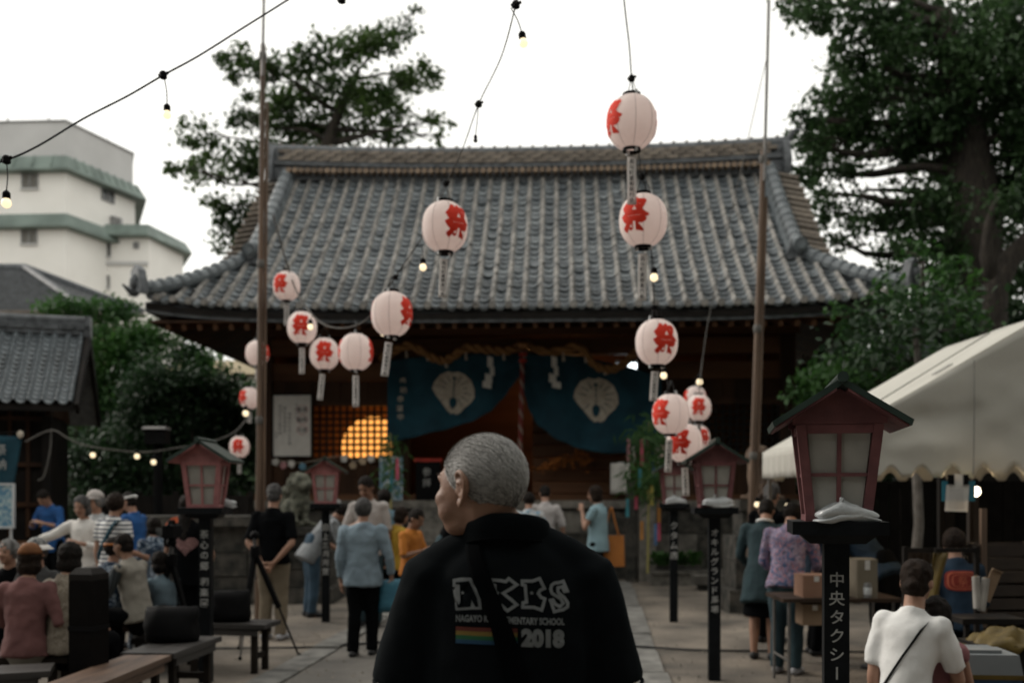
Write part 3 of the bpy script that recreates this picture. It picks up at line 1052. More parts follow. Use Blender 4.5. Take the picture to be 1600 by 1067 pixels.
# string of paper ornaments under the lattice
g = thing('paper_garland', 'string of small paper ornaments under the left lattice window', 'garland', sh_world((0, 0, 0)), SHR)
orn = [(431, 722, 0), (443, 727, 1), (456, 725, 0), (473, 729, 2), (538, 717, 0), (552, 727, 3), (567, 721, 3), (580, 717, 0)]
obj('string', MB().tube(smooth_path([SL(x, y - 6, -.2) for x, y, _ in orn], 3), .006), M_CREST, g, local=True)
om = [mat('white ornament paper', (.62, .6, .56), bump=0), mat('pink ornament paper', (.50, .25, .26), bump=0), mat('blue ornament paper', (.16, .35, .47), bump=0), mat('cream ornament paper', (.52, .40, .27), bump=0)]
for x, y, k in orn:
    c = SL(x, y, -.2)
    m = MB()
    for q in range(5):
        an = q * 1.257 + x
        m.ell(c + V((.04 * math.cos(an), -.01, .04 * math.sin(an))), (.032, .02, .032), n=8, m=6)
    m.ell(c, (.035, .025, .035), n=8, m=6)
    obj('paper_flower', m, om[k], g, local=True)

# persimmon branches on the altar
t = thing('orange_branches', 'sprays of orange leaves and fruit laid over the altar front', 'branches', sh_world((0, 0, 0)), SHR)
m, m2 = MB(), MB()
for k in range(9):
    a = SL(930 - k * 8, 728 - k * 1, .75)
    b_ = SL(905 - k * 9 + rnd.uniform(-15, 10), 705 + k * 3.2 + rnd.uniform(-8, 8), .68)
    m.tube([a, (a + b_) / 2 + V((0, 0, .05)), b_], [.012, .009, .004], n=5)
    for q in range(16):
        c = a.lerp(b_, .2 + .8 * rnd.random()) + V((rnd.gauss(0, .07), rnd.gauss(0, .05), rnd.gauss(0, .06)))
        m2.ell(c, (rnd.uniform(.018, .05), .02, rnd.uniform(.015, .03)), n=6, m=4)
obj('stems', m, M_BARK, t, local=True)
o = obj('leaves', m2, M_GOLD, t, local=True)
o['kind'] = 'stuff'

# guardian statues on stone plinths
def guardian(label, cx, py_top, py_foot, py_base, Y, w, m, mirror, mpl):
    base_ = W(cx, py_foot, Y)
    t = thing('guardian_statue', label, 'statue', (base_.x, Y, base_.z), group='stone guardian lions before the shrine')
    h = (py_foot - py_top) * Y / F
    b = MB()
    b.box((-.3 * h, -.28 * h, 0), (.3 * h, .28 * h, .07 * h))
    b.ell((-.03 * h, .05 * h, .27 * h), (.20 * h, .26 * h, .24 * h))
    b.ell((.04 * h, -.10 * h, .45 * h), (.19 * h, .18 * h, .26 * h))
    for s2 in (-.1, .1):
        b.tube([(s2 * h + .02 * h, -.18 * h, .42 * h), (s2 * h, -.22 * h, .2 * h), (s2 * h, -.24 * h, .07 * h)], [.08 * h, .06 * h, .055 * h], n=8)
        b.ell((s2 * h, -.27 * h, .09 * h), (.06 * h, .08 * h, .04 * h))
        b.ell((s2 * 1.6 * h, .08 * h, .17 * h), (.08 * h, .16 * h, .14 * h))
    b.ell((.05 * h, -.17 * h, .76 * h), (.18 * h, .19 * h, .18 * h))
    b.ell((.06 * h, -.32 * h, .71 * h), (.11 * h, .10 * h, .09 * h))
    for a in range(12):
        an = a * math.pi / 6
        b.ell((.03 * h + .17 * h * math.cos(an), -.08 * h, .70 * h + .19 * h * math.sin(an)), (.07 * h, .08 * h, .07 * h), n=8, m=6)
    b.tube([(-.02 * h, .26 * h, .2 * h), (-.02 * h, .36 * h, .4 * h), (-.02 * h, .30 * h, .66 * h), (-.02 * h, .24 * h, .74 * h)], [.06 * h, .09 * h, .11 * h, .03 * h], n=8)
    if mirror:
        b.xform(Matrix.Diagonal((-1, 1, 1, 1)))
    b.xform(Matrix.Rotation(R(-35 if mirror else 35), 4, 'Z'))
    o = obj('lion', b, m, t, local=True)
    r = o.modifiers.new('carve', 'REMESH')
    r.mode = 'VOXEL'
    r.voxel_size = .022
    r.use_smooth_shade = True
    d = o.modifiers.new('weather', 'DISPLACE')
    tx = bpy.data.textures.new('weathering', 'CLOUDS')
    tx.noise_scale = .07
    d.texture = tx
    d.strength = .05
    # plinth
    pz = base_.z
    pl = thing('statue_plinth', label.split(' guardian')[0] + ' plinth of stacked stone blocks under the guardian lion', 'plinth', (base_.x, Y, 0), group='plinths of the guardian lions')
    z = 0
    k = 0
    ws = [w * 1.15, w * .95, w * .95, w * .72, w * .82]
    hs_ = [.28, .34, .30, .30, .14]
    sc_ = pz / sum(hs_)
    for ww, hh in zip(ws, hs_):
        hh *= sc_
        nbl = 2 if hh / sc_ > .2 else 1
        for q in range(nbl):
            x0, x1 = -ww / 2 + ww * q / nbl, -ww / 2 + ww * (q + 1) / nbl
            bb = MB().box((x0 + .006, -ww * .42 - .02 * rnd.random(), z + .004), (x1 - .006, ww * .42, z + hh - .004))
            obj('stone_block', bb, mpl, pl, local=True, smooth=0)
        z += hh
    return t


guardian('mossy grey guardian lion statue on dark blocks behind the man in black', 461, 733, 822, 950, 14.6, 1.15, M_MOSS, False, M_STONE)
guardian('brown guardian lion statue on rough grey blocks beside the right pole', 1191, 690, 780, 950, 13.4, .95, M_BSTAT, True, M_STONE)

# low stone wall and blocks on the left, between the fence and the lion
wl_ = thing('stone_wall', 'dark rough stone wall behind the people left of the lion', 'wall', (0, 0, 0))
x = -5.35
while x < -3.55:
    ln = .42 + .3 * rnd.random()
    z = 0
    while z < 1.05:
        hh = .32 + .1 * rnd.random()
        b = MB().box((x + .008, 14.0 + .05 * rnd.random(), z + .006), (x + ln - .008, 14.7, z + hh - .006))
        obj('stone', b, M_STONE, wl_, smooth=0)
        z += hh
    x += ln
obj('coping', MB().box((-5.45, 13.9, z + .004), (-3.5, 14.8, z + .14)), M_STONE, wl_, smooth=0)

# planter and slabs right of the steps
t = thing('planter', 'long pale planter of low green plants beside the shrine podium', 'planter', (gx(1056, 17.0), 17.0, 0))
obj('trough', MB().box((-.42, -.15, 0), (.42, .15, .20)).box((-.45, -.18, .2), (.45, .18, .25)), M_STONEL, t, local=True, smooth=0)


def stem_plant(nm, t, x, y, z, h, n, lm, w=.05):
    m = MB()
    for k in range(n):
        an, r_ = rnd.uniform(0, 6.28), rnd.uniform(.2, 1) * h * .5
        p = V((x + math.cos(an) * r_, y + math.sin(an) * r_, z + h * (1 - .5 * (r_ / h) ** 2) * rnd.uniform(.4, 1)))
        d = V((math.cos(an), math.sin(an), .3 + rnd.random())).normalized()
        s2 = d.cross(ZA).normalized() * w * rnd.uniform(.6, 1.2)
        m.add([p, p + d * w + s2, p + d * w * 2.4, p + d * w - s2], [(0, 1, 2), (0, 2, 3)])
    return obj(nm, m, lm, t, local=True, smooth=0)


for x in (-.28, 0, .28):
    stem_plant('foliage', t, x, 0, .2, .34, 90, M_LEAFB)
for i, (px, Y, w_, h_) in enumerate(((1010, 17.7, .30, 1.4), (985, 17.6, .14, 1.75))):
    t = thing('stone_post', ('square grey stone post', 'slim dark stone post')[i] + ' standing beside the right end of the steps', 'post', (gx(px, Y), Y, 0))
    obj('shaft', MB().box((-w_ / 2, -w_ / 2, 0), (w_ / 2, w_ / 2, h_)), (M_STONEL, M_STONE)[i], t, local=True, smooth=0)
    obj('cap', MB().box((-w_ * .56, -w_ * .56, h_), (w_ * .56, w_ * .56, h_ + .08)), M_STONE, t, local=True, smooth=0)
for i, (px, Y) in enumerate(((1105, 17.2), (1135, 16.2))):
    t = thing('stone_slab', ('pale stone slab', 'second pale stone slab')[i] + ' lying at the foot of the right plinth', 'slab', (gx(px, Y), Y, 0))
    obj('slab', MB().box((-.55, -.25, .10), (.5, .2, .24)), M_STONEL, t, local=True, smooth=0)
    obj('foot', MB().box((-.45, -.2, 0), (.4, .15, .10)), M_STONE, t, local=True, smooth=0)

# bamboo with coloured strips
def tanabata(label, x, Y, z0, z1, lean, n, spread, ss):
    t = thing('bamboo_branch', label, 'bamboo', (x, Y, 0))
    top_ = V((lean, 0, z1))
    pts = [V((0, 0, z0)).lerp(top_, k / 5) + V((lean * .25 * math.sin(k / 5 * 3.1), 0, 0)) for k in range(6)]
    obj('stalk', MB().tube(pts, [.02, .02, .018, .016, .012, .006], n=7), mat('bamboo stalk', (.30, .26, .08), (.22, .2, .07), bump=.1), t, local=True)
    m = MB()
    for k in range(n):
        f = rnd.uniform(.58, 1.0)
        p = V((0, 0, z0)).lerp(top_, f) + V((rnd.gauss(0, spread), rnd.gauss(0, spread * .6), rnd.gauss(-.1, spread * .8)))
        d = V((rnd.uniform(-1, 1), rnd.uniform(-.6, .6), rnd.uniform(-1.4, .1))).normalized()
        s2 = d.cross(YA).normalized() * .014
        m.add([p, p + d * .07 + s2, p + d * .20, p + d * .07 - s2], [(0, 1, 2), (0, 2, 3)])
    obj('leaves', m, M_LEAFB, t, local=True, smooth=0)['kind'] = 'stuff'
    cols = [(.55, .10, .16), (.05, .25, .30), (.55, .45, .10), (.55, .52, .48), (.55, .25, .28), (.1, .2, .4), (.5, .22, .05)]
    for k in range(ss):
        f = rnd.uniform(.35, .95)
        p = V((0, 0, z0)).lerp(top_, f) + V((rnd.gauss(0, spread * 1.1), -.08 + rnd.gauss(0, .1), -.1))
        ln = rnd.uniform(.22, .42)
        m = MB().hexa([p + V((-.028, 0, -ln)), p + V((.028, .012, -ln)), p + V((.028, .015, -ln)), p + V((-.028, .003, -ln)), p + V((-.024, 0, 0)), p + V((.024, .01, 0)), p + V((.024, .013, 0)), p + V((-.024, .003, 0))])
        obj('paper_strip', m, mat('strip paper', cols[k % 7], bump=0), t, local=True, smooth=0)


tanabata('bamboo hung with coloured paper strips right of the steps', gx(1012, 15.8), 15.8, .3, 2.72, .02, 750, .15, 15)
tanabata('small leafy bamboo with a yellow strip by the left lattice window', gx(612, 17.0), 17.0, .5, 2.6, -.02, 150, .11, 3)

# ------------------------------------------------------------------ buildings on the left
apt = thing('apartment_block', 'white apartment block with green copper eaves beyond the left roofs', 'building', (0, 0, 0))
P1, P2, P0 = V((gx(103, 60), 60, 0)), V((gx(211, 65.9), 65.9, 0)), V((gx(-160, 60.6), 60.6, 0))
P3 = P0 + (P2 - P1) * 1.6
zt = lambda py, Y: H + (YH - py) * Y / F


def storey(nm, foot, z0, z1, m, grow=0.0):
    c = sum(foot, V((0, 0, 0))) / len(foot)
    f = [p + (p - c).normalized() * grow for p in foot]
    return obj(nm, MB().loft([[V((p.x, p.y, z0)) for p in f], [V((p.x, p.y, z1)) for p in f]]), m, apt, smooth=0)


def eave(nm, foot, z0, z1, out0, out1):
    c = sum(foot, V((0, 0, 0))) / len(foot)
    def ring(g, z):
        return [p + V(((p - c).x, (p - c).y, 0)).normalized() * g + V((0, 0, z)) for p in foot]
    return obj(nm, MB().loft([ring(out0 - .5, z0 - .02), ring(out0, z0), ring(out0 - .03, z0 + .14), ring(out1, z1)]), M_COPPER, apt, smooth=0)


foot = [P0, P1, P2, P2 + V((-6, 14, 0)), P3]
zr = [zt(245, 60), zt(270, 60), zt(335, 60), zt(358, 60)]
storey('penthouse_wall', foot, zr[0], zt(189, 60), M_PLASTG, -.15)
storey('parapet', foot, zt(189, 60), zt(186.5, 60), M_FRAMEA, -.05)
storey('upper_wall', foot, zr[2], zr[0], M_PLASTER)
storey('lower_wall', foot, 0, zr[2] - .003, M_PLASTER, .01)
eave('upper_eave', foot, zr[1], zr[0], .85, .25)
eave('lower_eave', foot, zr[3], zr[2], .85, .25)
for k, d in enumerate((P1 - P0, P2 - P1)):
    for q in range(9):
        a = (P0, P1)[k] + d * ((q + .5) / 9) + V((d.y, -d.x, 0)).normalized() * .68
        obj('eave_rib', MB().bar(a + V((0, 0, zr[1] + .2)), a + V((0, 0, zr[0])) - V((d.y, -d.x, 0)).normalized() * .3, .05, .06), M_COPPER, apt, smooth=0)
for px in (12, 76):
    a = W(px, 190, 60.4)
    obj('roof_bracket', MB().tube([a, a + V((.0, 0, .22))], .05, n=6), M_FRAMEA, apt)
Q0, Q1, Q2 = V((gx(150, 63.4), 63.4, 0)), V((gx(232, 63.4), 63.4, 0)), V((gx(286, 68.0), 68.0, 0))
wing = [Q0, Q1, Q2, Q2 + V((-4, 9, 0)), Q0 + V((2, 10, 0))]
wz = (zt(352, 63.4), zt(372, 63.4))
storey('wing_wall', wing, 0, wz[0], M_PLASTER)
eave('wing_eave', wing, wz[1], wz[0], .8, .2)
obj('wing_ledge', MB().bar(V((Q0.x, 63.35, zt(412, 63.4))), V((Q1.x, 63.35, zt(412, 63.4))), .2, .22), M_PLASTG, apt, smooth=0)


def window(px, py, w, h, a, d, glass, sill=True, proud=.03):
    """On the wall through a with direction d; w, h in metres, centre seen at px, py."""
    nrm = V((d.y, -d.x, 0)).normalized()
    o = V((0, 0, H))
    ray = V(((px - 800) / F, 1, (YH - py) / F))
    t = (a - o).dot(nrm) / ray.dot(nrm)
    c = o + ray * t
    dd = d.normalized()
    up = V((0, 0, h / 2))
    m = MB()
    ww = dd * (w / 2)
    for p, q in ((c - ww + up, c + ww + up), (c - ww - up, c + ww - up), (c - ww - up, c - ww + up), (c + ww - up, c + ww + up), (c - up, c + up)):
        m.bar(p + nrm * proud, q + nrm * proud, .09, .09, nrm if abs((q - p).normalized().z) > .9 else ZA)
    f = obj('window', m, M_FRAMEA, apt, smooth=0)
    for s_ in (-1, 1):
        cc = c + ww * s_ * .5 + nrm * (proud - .02)
        pn = MB().hexa([cc + ww * .46 * a_ + up * .95 * b_ + nrm * e for b_ in (-1, 1) for a_, e in ((-1, .02), (1, .02), (1, 0), (-1, 0))])
        obj('pane', pn, glass, f, smooth=0)
    if sill:
        obj('sill', MB().bar(c - ww * 1.15 - up * 1.1 + nrm * .08, c + ww * 1.15 - up * 1.1 + nrm * .08, .16, .10), M_PLASTG, f, smooth=0)


window(47, 283, .95, .92, P0, P1 - P0, M_CURT)
window(46, 369, .92, .95, P0 , P1 - P0, M_CURT)
window(168, 306, 1.1, .75, P1, P2 - P1, M_GLASSD, False)
window(164, 391, .68, .85, Q0, Q1 - Q0, M_GLASSD)
window(213, 384, .28, .34, Q0, Q1 - Q0, M_GLASSD, False)
window(163, 441, .62, .75, Q0, Q1 - Q0, M_GLASSD)
a = W(145, 300, 63.2)
obj('vent_hood', MB().ell(a, (.12, .2, .14)), M_FRAMEA, apt)
for k, px in enumerate((168, 178, 186)):
    a = W(px, 344, 63.8)
    obj('roof_unit', MB().cbox((a.x, a.y, wz[0] + .3), (.32, .4, .5 + .2 * (k % 2))), M_FRAMEA, apt, smooth=0)
obj('aerial', MB().tube([W(169, 350, 66), W(169, 130, 66)], .015, n=6), M_FRAMEA, apt)

# house with hipped roof
hz = thing('tiled_house', 'low beige house with a dark hipped tile roof below the apartment block', 'house', (0, 0, 0))
r0, r1 = W(-160, 420, 36), W(38, 420, 36)
e0, e1 = W(-330, 486, 33), W(135, 486, 33)
e2 = W(224, 490, 36.5)
e3 = e2 + V((-8, 6, 0))
m = MB().add([r0, r1, e0, e1, e2, e3], [(2, 3, 1, 0), (3, 4, 1), (4, 5, 0, 1)])
rf = obj('roof', m, mat('dark house tile', (.10, .105, .11), (.065, .068, .07), sc=2, rough=.6, bump=.1), hz, smooth=0)
m = MB()
for k in range(20):
    f = (k + .5) / 20
    a, b_, c = r0.lerp(e0, f), r1.lerp(e1, f), r1.lerp(e2, f)
    for p, q in ((a, b_), (b_, c)):
        m.bar(p + V((0, -.03, .045)), q + V((0, -.03, .045)), .05, .04)
o = obj('tile_course', m, M_RIDGED, rf, smooth=0)
o['kind'] = 'stuff'
for p, q in ((r0, r1), (r1, e1), (r1, e2)):
    obj('ridge', MB().tube([p + V((0, 0, .06)), q + V((0, 0, .06))], .13, n=8), M_RIDGED, hz)
m = MB().loft([[V((e0.x + .5, 33.6, 0)), V((e1.x - .3, 33.6, 0)), V((e2.x - .8, 36.6, 0)), V((e3.x, 42, 0))], [V((e0.x + .5, 33.6, e1.z - .1)), V((e1.x - .3, 33.6, e1.z - .1)), V((e2.x - .8, 36.6, e1.z - .1)), V((e3.x, 42, e1.z - .1))]])
obj('wall', m, M_BEIGE, hz, smooth=0)
obj('gutter', MB().tube([e0 + V((0, -.05, -.08)), e1 + V((0, -.05, -.08)), e2 + V((0, 0, -.08))], .09, n=8), mat('brown gutter', (.10, .075, .055), rough=.5), hz)

# far house corner between the bushes and the shrine
t = thing('far_house', 'pale house with a yellowish roof glimpsed under the left eave of the shrine', 'house', (gx(375, 40), 40, 0))
obj('wall', MB().box((-3, 0, 0), (1.6, 5, zt(588, 40))), M_PLASTER, t, local=True, smooth=0)
obj('roof', MB().hexa([(-3.3, -.4, zt(586, 40)), (1.9, -.4, zt(586, 40)), (1.9, 5.4, zt(586, 40)), (-3.3, 5.4, zt(586, 40)), (-2.6, .6, zt(560, 40)), (1.2, .6, zt(560, 40)), (1.2, 4.4, zt(560, 40)), (-2.6, 4.4, zt(560, 40))]), M_BEIGE, t, local=True, smooth=0)
obj('window', MB().box((-.6, -.05, zt(680, 40)), (.3, .02, zt(610, 40))), M_GLASSD, t, local=True, smooth=0)

# small tiled hall at the left edge: its gable end is turned to us
HA = R(16)
hall = thing('side_hall', 'small dark timber hall with blue grey tiled roof at the left edge', 'hall', (-7.0, 15.9, 0), HA)
hz0, hz1, hd = 3.03, 4.37, 1.4
LN = 3.7


def hallf(name, mb, m, parent=None, smooth=35):
    return obj(name, mb, m, parent or hall, local=True, smooth=smooth)


def hz_(y):
    k = y / hd
    return hz0 + (hz1 - hz0) * (.86 * k + .14 * k * k)


b = MB()
b.hexa([(-LN, 0, hz0 - .16), (0, 0, hz0 - .16), (0, hd, hz1 - .16), (-LN, hd, hz1 - .16), (-LN, 0, hz0 - .06), (0, 0, hz0 - .06), (0, hd, hz1 - .06), (-LN, hd, hz1 - .06)])
hallf('roof_board', b, M_BLACKW)
b = MB()
b.hexa([(-LN, hd + .002, hz1 - .16), (.02, hd + .002, hz1 - .16), (.02, 2 * hd + .1, hz0 - .2), (-LN, 2 * hd + .1, hz0 - .2), (-LN, hd + .002, hz1 - .0), (.02, hd + .002, hz1 - .0), (.02, 2 * hd + .1, hz0 - .06), (-LN, 2 * hd + .1, hz0 - .06)])
hallf('rear_roof', b, M_TILE2)
tw = .205
tm2 = MB()
sc_ = tw / .2681
nrow = 16
tl2 = .165
tm2.add([(x * sc_, 0, z * sc_ + .022) for x, z in prof] + [(x * sc_, tl2, z * sc_) for x, z in prof] + [(x * sc_, .003, z * sc_ - .006) for x, z in prof],
        [(i, i + 1, i + 10, i + 9) for i in range(8)] + [(i + 18, i + 19, i + 1, i) for i in range(8)])
tile2_me = mesh_of('tile', tm2, M_TILE2, smooth=50)
for j in range(nrow):
    y = -.04 + hd * j / nrow
    sl = (hz_(min(y + .1, hd)) - hz_(max(y, 0))) / (min(y + .1, hd) - max(y, 0))
    for i in range(18):
        x = -.12 - i * tw
        inst('tile', tile2_me, hall, Matrix.Translation((x, y, hz_(max(y, 0)) + (y if y < 0 else 0) * .9)) @ Matrix.Rotation(math.atan(sl), 4, 'X') @ Matrix.Rotation(rnd.gauss(0, .012), 4, 'Z'))
b = MB().box((-LN, hd - .13, hz1 - .08), (.0, hd + .13, hz1 + .14))
hallf('ridge', b, M_RIDGED)
hallf('ridge_cap', MB().tube([(-LN, hd, hz1 + .17), (.06, hd, hz1 + .17)], .085, n=10), M_RIDGED)
for k in range(14):
    hallf('ridge_tile', MB().box((-.02 - k * .26 - .118, hd - .16, hz1 + .0), (-.02 - k * .26 + .118, hd - .132, hz1 + .07)), M_RIDGED)
hallf('ridge_end', MB().box((.0, hd - .16, hz1 - .12), (.09, hd + .16, hz1 + .24)), M_RIDGED)
hallf('barge_board', MB().bar((.05, -.02, hz0 - .12), (.05, hd, hz1 - .10), .06, .2), M_BLACKW)
hallf('barge_board', MB().bar((.05, 2 * hd + .1, hz0 - .16), (.05, hd + .01, hz1 - .10), .06, .2), M_BLACKW)
hallf('wall', MB().box((-LN, .62, .78), (-.42, 2 * hd - .4, hz0 + .5)), M_BLACKW, smooth=0)
for k in range(12):
    x = -.50 - k * .27
    hallf('wall_slat', MB().box((x - .03, .575, .85), (x + .03, .618, 2.9)), M_WOOD, smooth=0)
for zz in (1.35, 2.0, 2.75):
    hallf('rail', MB().box((-LN, .55, zz), (-.42, .574, zz + .07)), M_WOOD, smooth=0)
for x in (-.47, -1.9, -3.4):
    hallf('post', MB().box((x - .07, .44, .3), (x + .07, .549, 3.1)), M_BLACKW, smooth=0)
hallf('deck', MB().box((-LN, -.55, .72), (-.3, .6, .80)), M_WOODX, smooth=0)
hallf('deck_edge', MB().box((-LN, -.60, .58), (-.3, -.552, .80)), M_WOODX, smooth=0)
for x in (-.5, -1.6, -2.8):
    hallf('stilt', MB().box((x - .06, -.5, 0), (x + .06, -.38, .72)), M_BLACKW, smooth=0)
hallf('gable_wall', MB().add([(-.40, .3, hz0 - .2), (-.40, 2 * hd - .3, hz0 - .2), (-.40, hd, hz1 - .16), (-.46, .3, hz0 - .2), (-.46, 2 * hd - .3, hz0 - .2), (-.46, hd, hz1 - .16)], [(0, 1, 2), (5, 4, 3), (0, 3, 4, 1), (1, 4, 5, 2), (2, 5, 3, 0)]), M_WOOD, smooth=0)

# blue banner and poster on it
a = W(0, 681, 15.2)
t = thing('blue_banner', 'dark blue cloth banner with pale characters hanging on the left hall', 'banner', (a.x, 15.2, a.z))
m = MB().grid(lambda u, v: (-.55 + u * (.88 - .12 * v), .02 * math.sin(8 * u + 3 * v), -v * .86), 16, 10)
o = obj('cloth', m, M_NAVY, t, local=True, smooth=180)
o.modifiers.new('thickness', 'SOLIDIFY').thickness = .006
obj('rod', MB().tube([(-.7, 0, .02), (.40, 0, .06)], .012), M_BLACK, t, local=True)
for k_, ch in enumerate('祭納'):
    obj('lettering', text_mb(ch, .18).xform(Matrix.Translation((.03, -.04, -.21 - .22 * k_))), M_CREAM, t, local=True, smooth=0)
obj('tie', MB().ell((.32, -.02, .02), (.05, .03, .06)), M_CREST, t, local=True)
a = W(-16, 758, 14.9)
t = thing('framed_poster', 'pale blue framed poster leaning on the left hall deck', 'poster', (a.x, 14.9, a.z))
hh = (822 - 758) * 14.9 / F
obj('sheet', MB().box((0, 0, -hh), (.34, .02, 0)), patch_mat('light blue poster print', [(.14, .28, .36), (.36, .45, .47), (.10, .22, .32)], 9), t, local=True, smooth=0)
for q in (((-.03, -.02, -hh - .03), (.37, .03, -hh - .001)), ((-.03, -.02, .001), (.37, .03, .03)), ((.341, -.02, -hh), (.37, .03, 0)), ((-.03, -.02, -hh), (-.001, .03, 0))):
    obj('frame', MB().box(*q), M_WHITEP, t, local=True, smooth=0)
for x in (.02, .30):
    obj('leg', MB().box((x, .0, .80 - a.z), (x + .03, .02, -hh - .03)), M_WHITEP, t, local=True, smooth=0)

# ------------------------------------------------------------------ vegetation
def leaf_mesh(name, clumps, size, m, parent, flat=.35, sub=9, spread=.36):
    """clumps: (centre, radii, leaf count). Folded leaf-sized faces gathered in sprays."""
    P, = [[]]
    for c, r, n in clumps:
        k = max(3, int(sub * (r[0] * r[1] * r[2]) ** (1 / 3)) + 3)
        d = rng.normal(size=(k, 3))
        d /= np.linalg.norm(d, axis=1)[:, None]
        cs = d * (rng.random((k, 1)) ** .45) * .86
        w_ = rng.integers(0, k, n)
        q = cs[w_] + rng.normal(size=(n, 3)) * spread * np.array([1, 1, .72])
        P.append(q * np.array(r) + np.array(c))
    P = np.concatenate(P)
    n = len(P)
    d = rng.normal(size=(n, 3)); d[:, 2] -= .35
    d /= np.linalg.norm(d, axis=1)[:, None]
    up = rng.normal(size=(n, 3)) * flat + np.array([0, 0, 1.0])
    s_ = np.cross(d, up); s_ /= np.linalg.norm(s_, axis=1)[:, None] + 1e-9
    nn = np.cross(s_, d)
    L = size * rng.uniform(.65, 1.35, (n, 1))
    v = np.empty((n, 4, 3))
    v[:, 0] = P
    v[:, 1] = P + d * L * .5 + s_ * L * .30 + nn * L * .08
    v[:, 2] = P + d * L
    v[:, 3] = P + d * L * .5 - s_ * L * .30 + nn * L * .08
    me = bpy.data.meshes.new(name)
    me.vertices.add(n * 4)
    me.vertices.foreach_set('co', v.reshape(-1).astype(np.float32))
    me.loops.add(n * 6)
    idx = (np.arange(n)[:, None] * 4 + np.array([0, 1, 2, 0, 2, 3])).reshape(-1)
    me.loops.foreach_set('vertex_index', idx.astype(np.int32))
    me.polygons.add(n * 2)
    me.polygons.foreach_set('loop_start', (np.arange(n * 2) * 3).astype(np.int32))
    me.polygons.foreach_set('loop_total', np.full(n * 2, 3, np.int32))
    me.materials.append(m)
    me.update(calc_edges=True)
    o = bpy.data.objects.new(name, me)
    col.objects.link(o)
    o.parent = parent
    return o


def branch(b, p, q, r0, r1, wob=.06, n=7):
    L = (q - p).length
    pts = []
    ph = rnd.random() * 6
    for k in range(7):
        t = k / 6
        pts.append(p.lerp(q, t) + V((math.sin(ph + 4 * t), math.cos(ph * 1.7 + 5 * t), math.sin(ph + 3 * t) * .5)) * wob * L * math.sin(math.pi * t))
    b.tube(pts, [r0 + (r1 - r0) * (k / 6) for k in range(7)], n=n)
    return pts


def tree(label, Y, clumps, m, trunk, dens, size, group=None, thick=.75, limbs=True, lr=1.0, name='leafy_tree', r0=.3):
    """clumps in photo pixels (px, py, rx, ry[, dY]); trunk: list of (px, py, radius)."""
    bx = W(trunk[0][0], trunk[0][1], Y)
    t = thing(name, label, 'tree', (bx.x, Y, 0), group=group)
    org = V((bx.x, Y, 0))
    b = MB()
    pts = [V((bx.x, Y, -.1))] + [W(px, py, Y) for px, py, _ in trunk]
    rr = [trunk[0][2] * 1.25] + [r for _, _, r in trunk]
    sp_ = smooth_path(pts, 4)
    rad = []
    for i in range(len(rr) - 1):
        rad += [rr[i] + (rr[i + 1] - rr[i]) * k / 4 for k in range(4)]
    rad.append(rr[-1])
    b.tube([p - org for p in sp_], rad, n=12)
    obj('trunk', b, M_BARK, t, local=True, smooth=180)
    cl = []
    for i, c in enumerate(clumps):
        px, py, rx, ry = c[:4]
        dy = c[4] if len(c) > 4 else rnd.uniform(-1.2, 1.2)
        d_ = c[5] if len(c) > 5 else 1.0
        ce = W(px, py, Y + dy)
        r = (rx * (Y + dy) / F, max(rx, ry) * thick * Y / F, max(ry, rx * .62) * (Y + dy) / F)
        nl = max(12, int(dens * d_ * r[0] * r[2] / (size * size)))
        cl.append((ce - org, r, int(nl * .72)))
        for q in range(3):
            an = rnd.uniform(0, 6.28)
            cl.append((ce - org + V((math.cos(an) * r[0] * .95, rnd.uniform(-.5, .5) * r[1], math.sin(an) * r[2] * .95)), (r[0] * .42, r[1] * .42, r[0] * .34), int(nl * .13)))
        if limbs:
            # a limb from the nearest trunk point below it
            best = min(range(len(sp_)), key=lambda k: (sp_[k] - ce).length + (3 if sp_[k].z > ce.z else 0))
            lb = MB()
            ln = (ce - sp_[best]).length
            branch(lb, sp_[best] - org, ce - org, min(rad[best] * .55, (.05 + .035 * ln) * lr), .012 * lr, .10)
            for q in range(3):
                e = ce - org + V((rnd.uniform(-1, 1) * r[0], rnd.uniform(-1, 1) * r[1], rnd.uniform(-.3, .9) * r[2])) * .8
                branch(lb, (ce - org).lerp(sp_[best] - org, .25), e, .022, .006, .12, 5)
            obj('limb', lb, M_BARK, t, local=True, smooth=180)
    leaf_mesh('crown', cl, size, m, t)
    return t


# tree rising behind the shrine's left half
tree('tall dark tree rising behind the left end of the shrine roof', 29,
     [(365, 88, 24, 18), (398, 112, 34, 26), (440, 98, 36, 22), (500, 92, 42, 30), (545, 72, 34, 26), (590, 62, 34, 20), (622, 42, 30, 15), (654, 12, 7, 6), (480, 150, 52, 36), (552, 142, 52, 34), (602, 152, 46, 26), (645, 132, 40, 20), (672, 122, 18, 16), (560, 200, 52, 30), (500, 205, 52, 30), (442, 192, 44, 34), (682, 188, 20, 10), (692, 216, 12, 8), (310, 208, 32, 15), (338, 238, 26, 16), (282, 264, 21, 11), (318, 272, 34, 15), (372, 262, 26, 30), (384, 330, 34, 36), (352, 370, 24, 24), (402, 240, 34, 30), (628, 212, 26, 14), (428, 150, 36, 26), (340, 320, 20, 22), (380, 180, 24, 20)],
     M_LEAFM, [(470, 640, .42), (480, 420, .36), (495, 300, .28), (520, 200, .16), (560, 110, .07)], 40, .17, lr=.5)
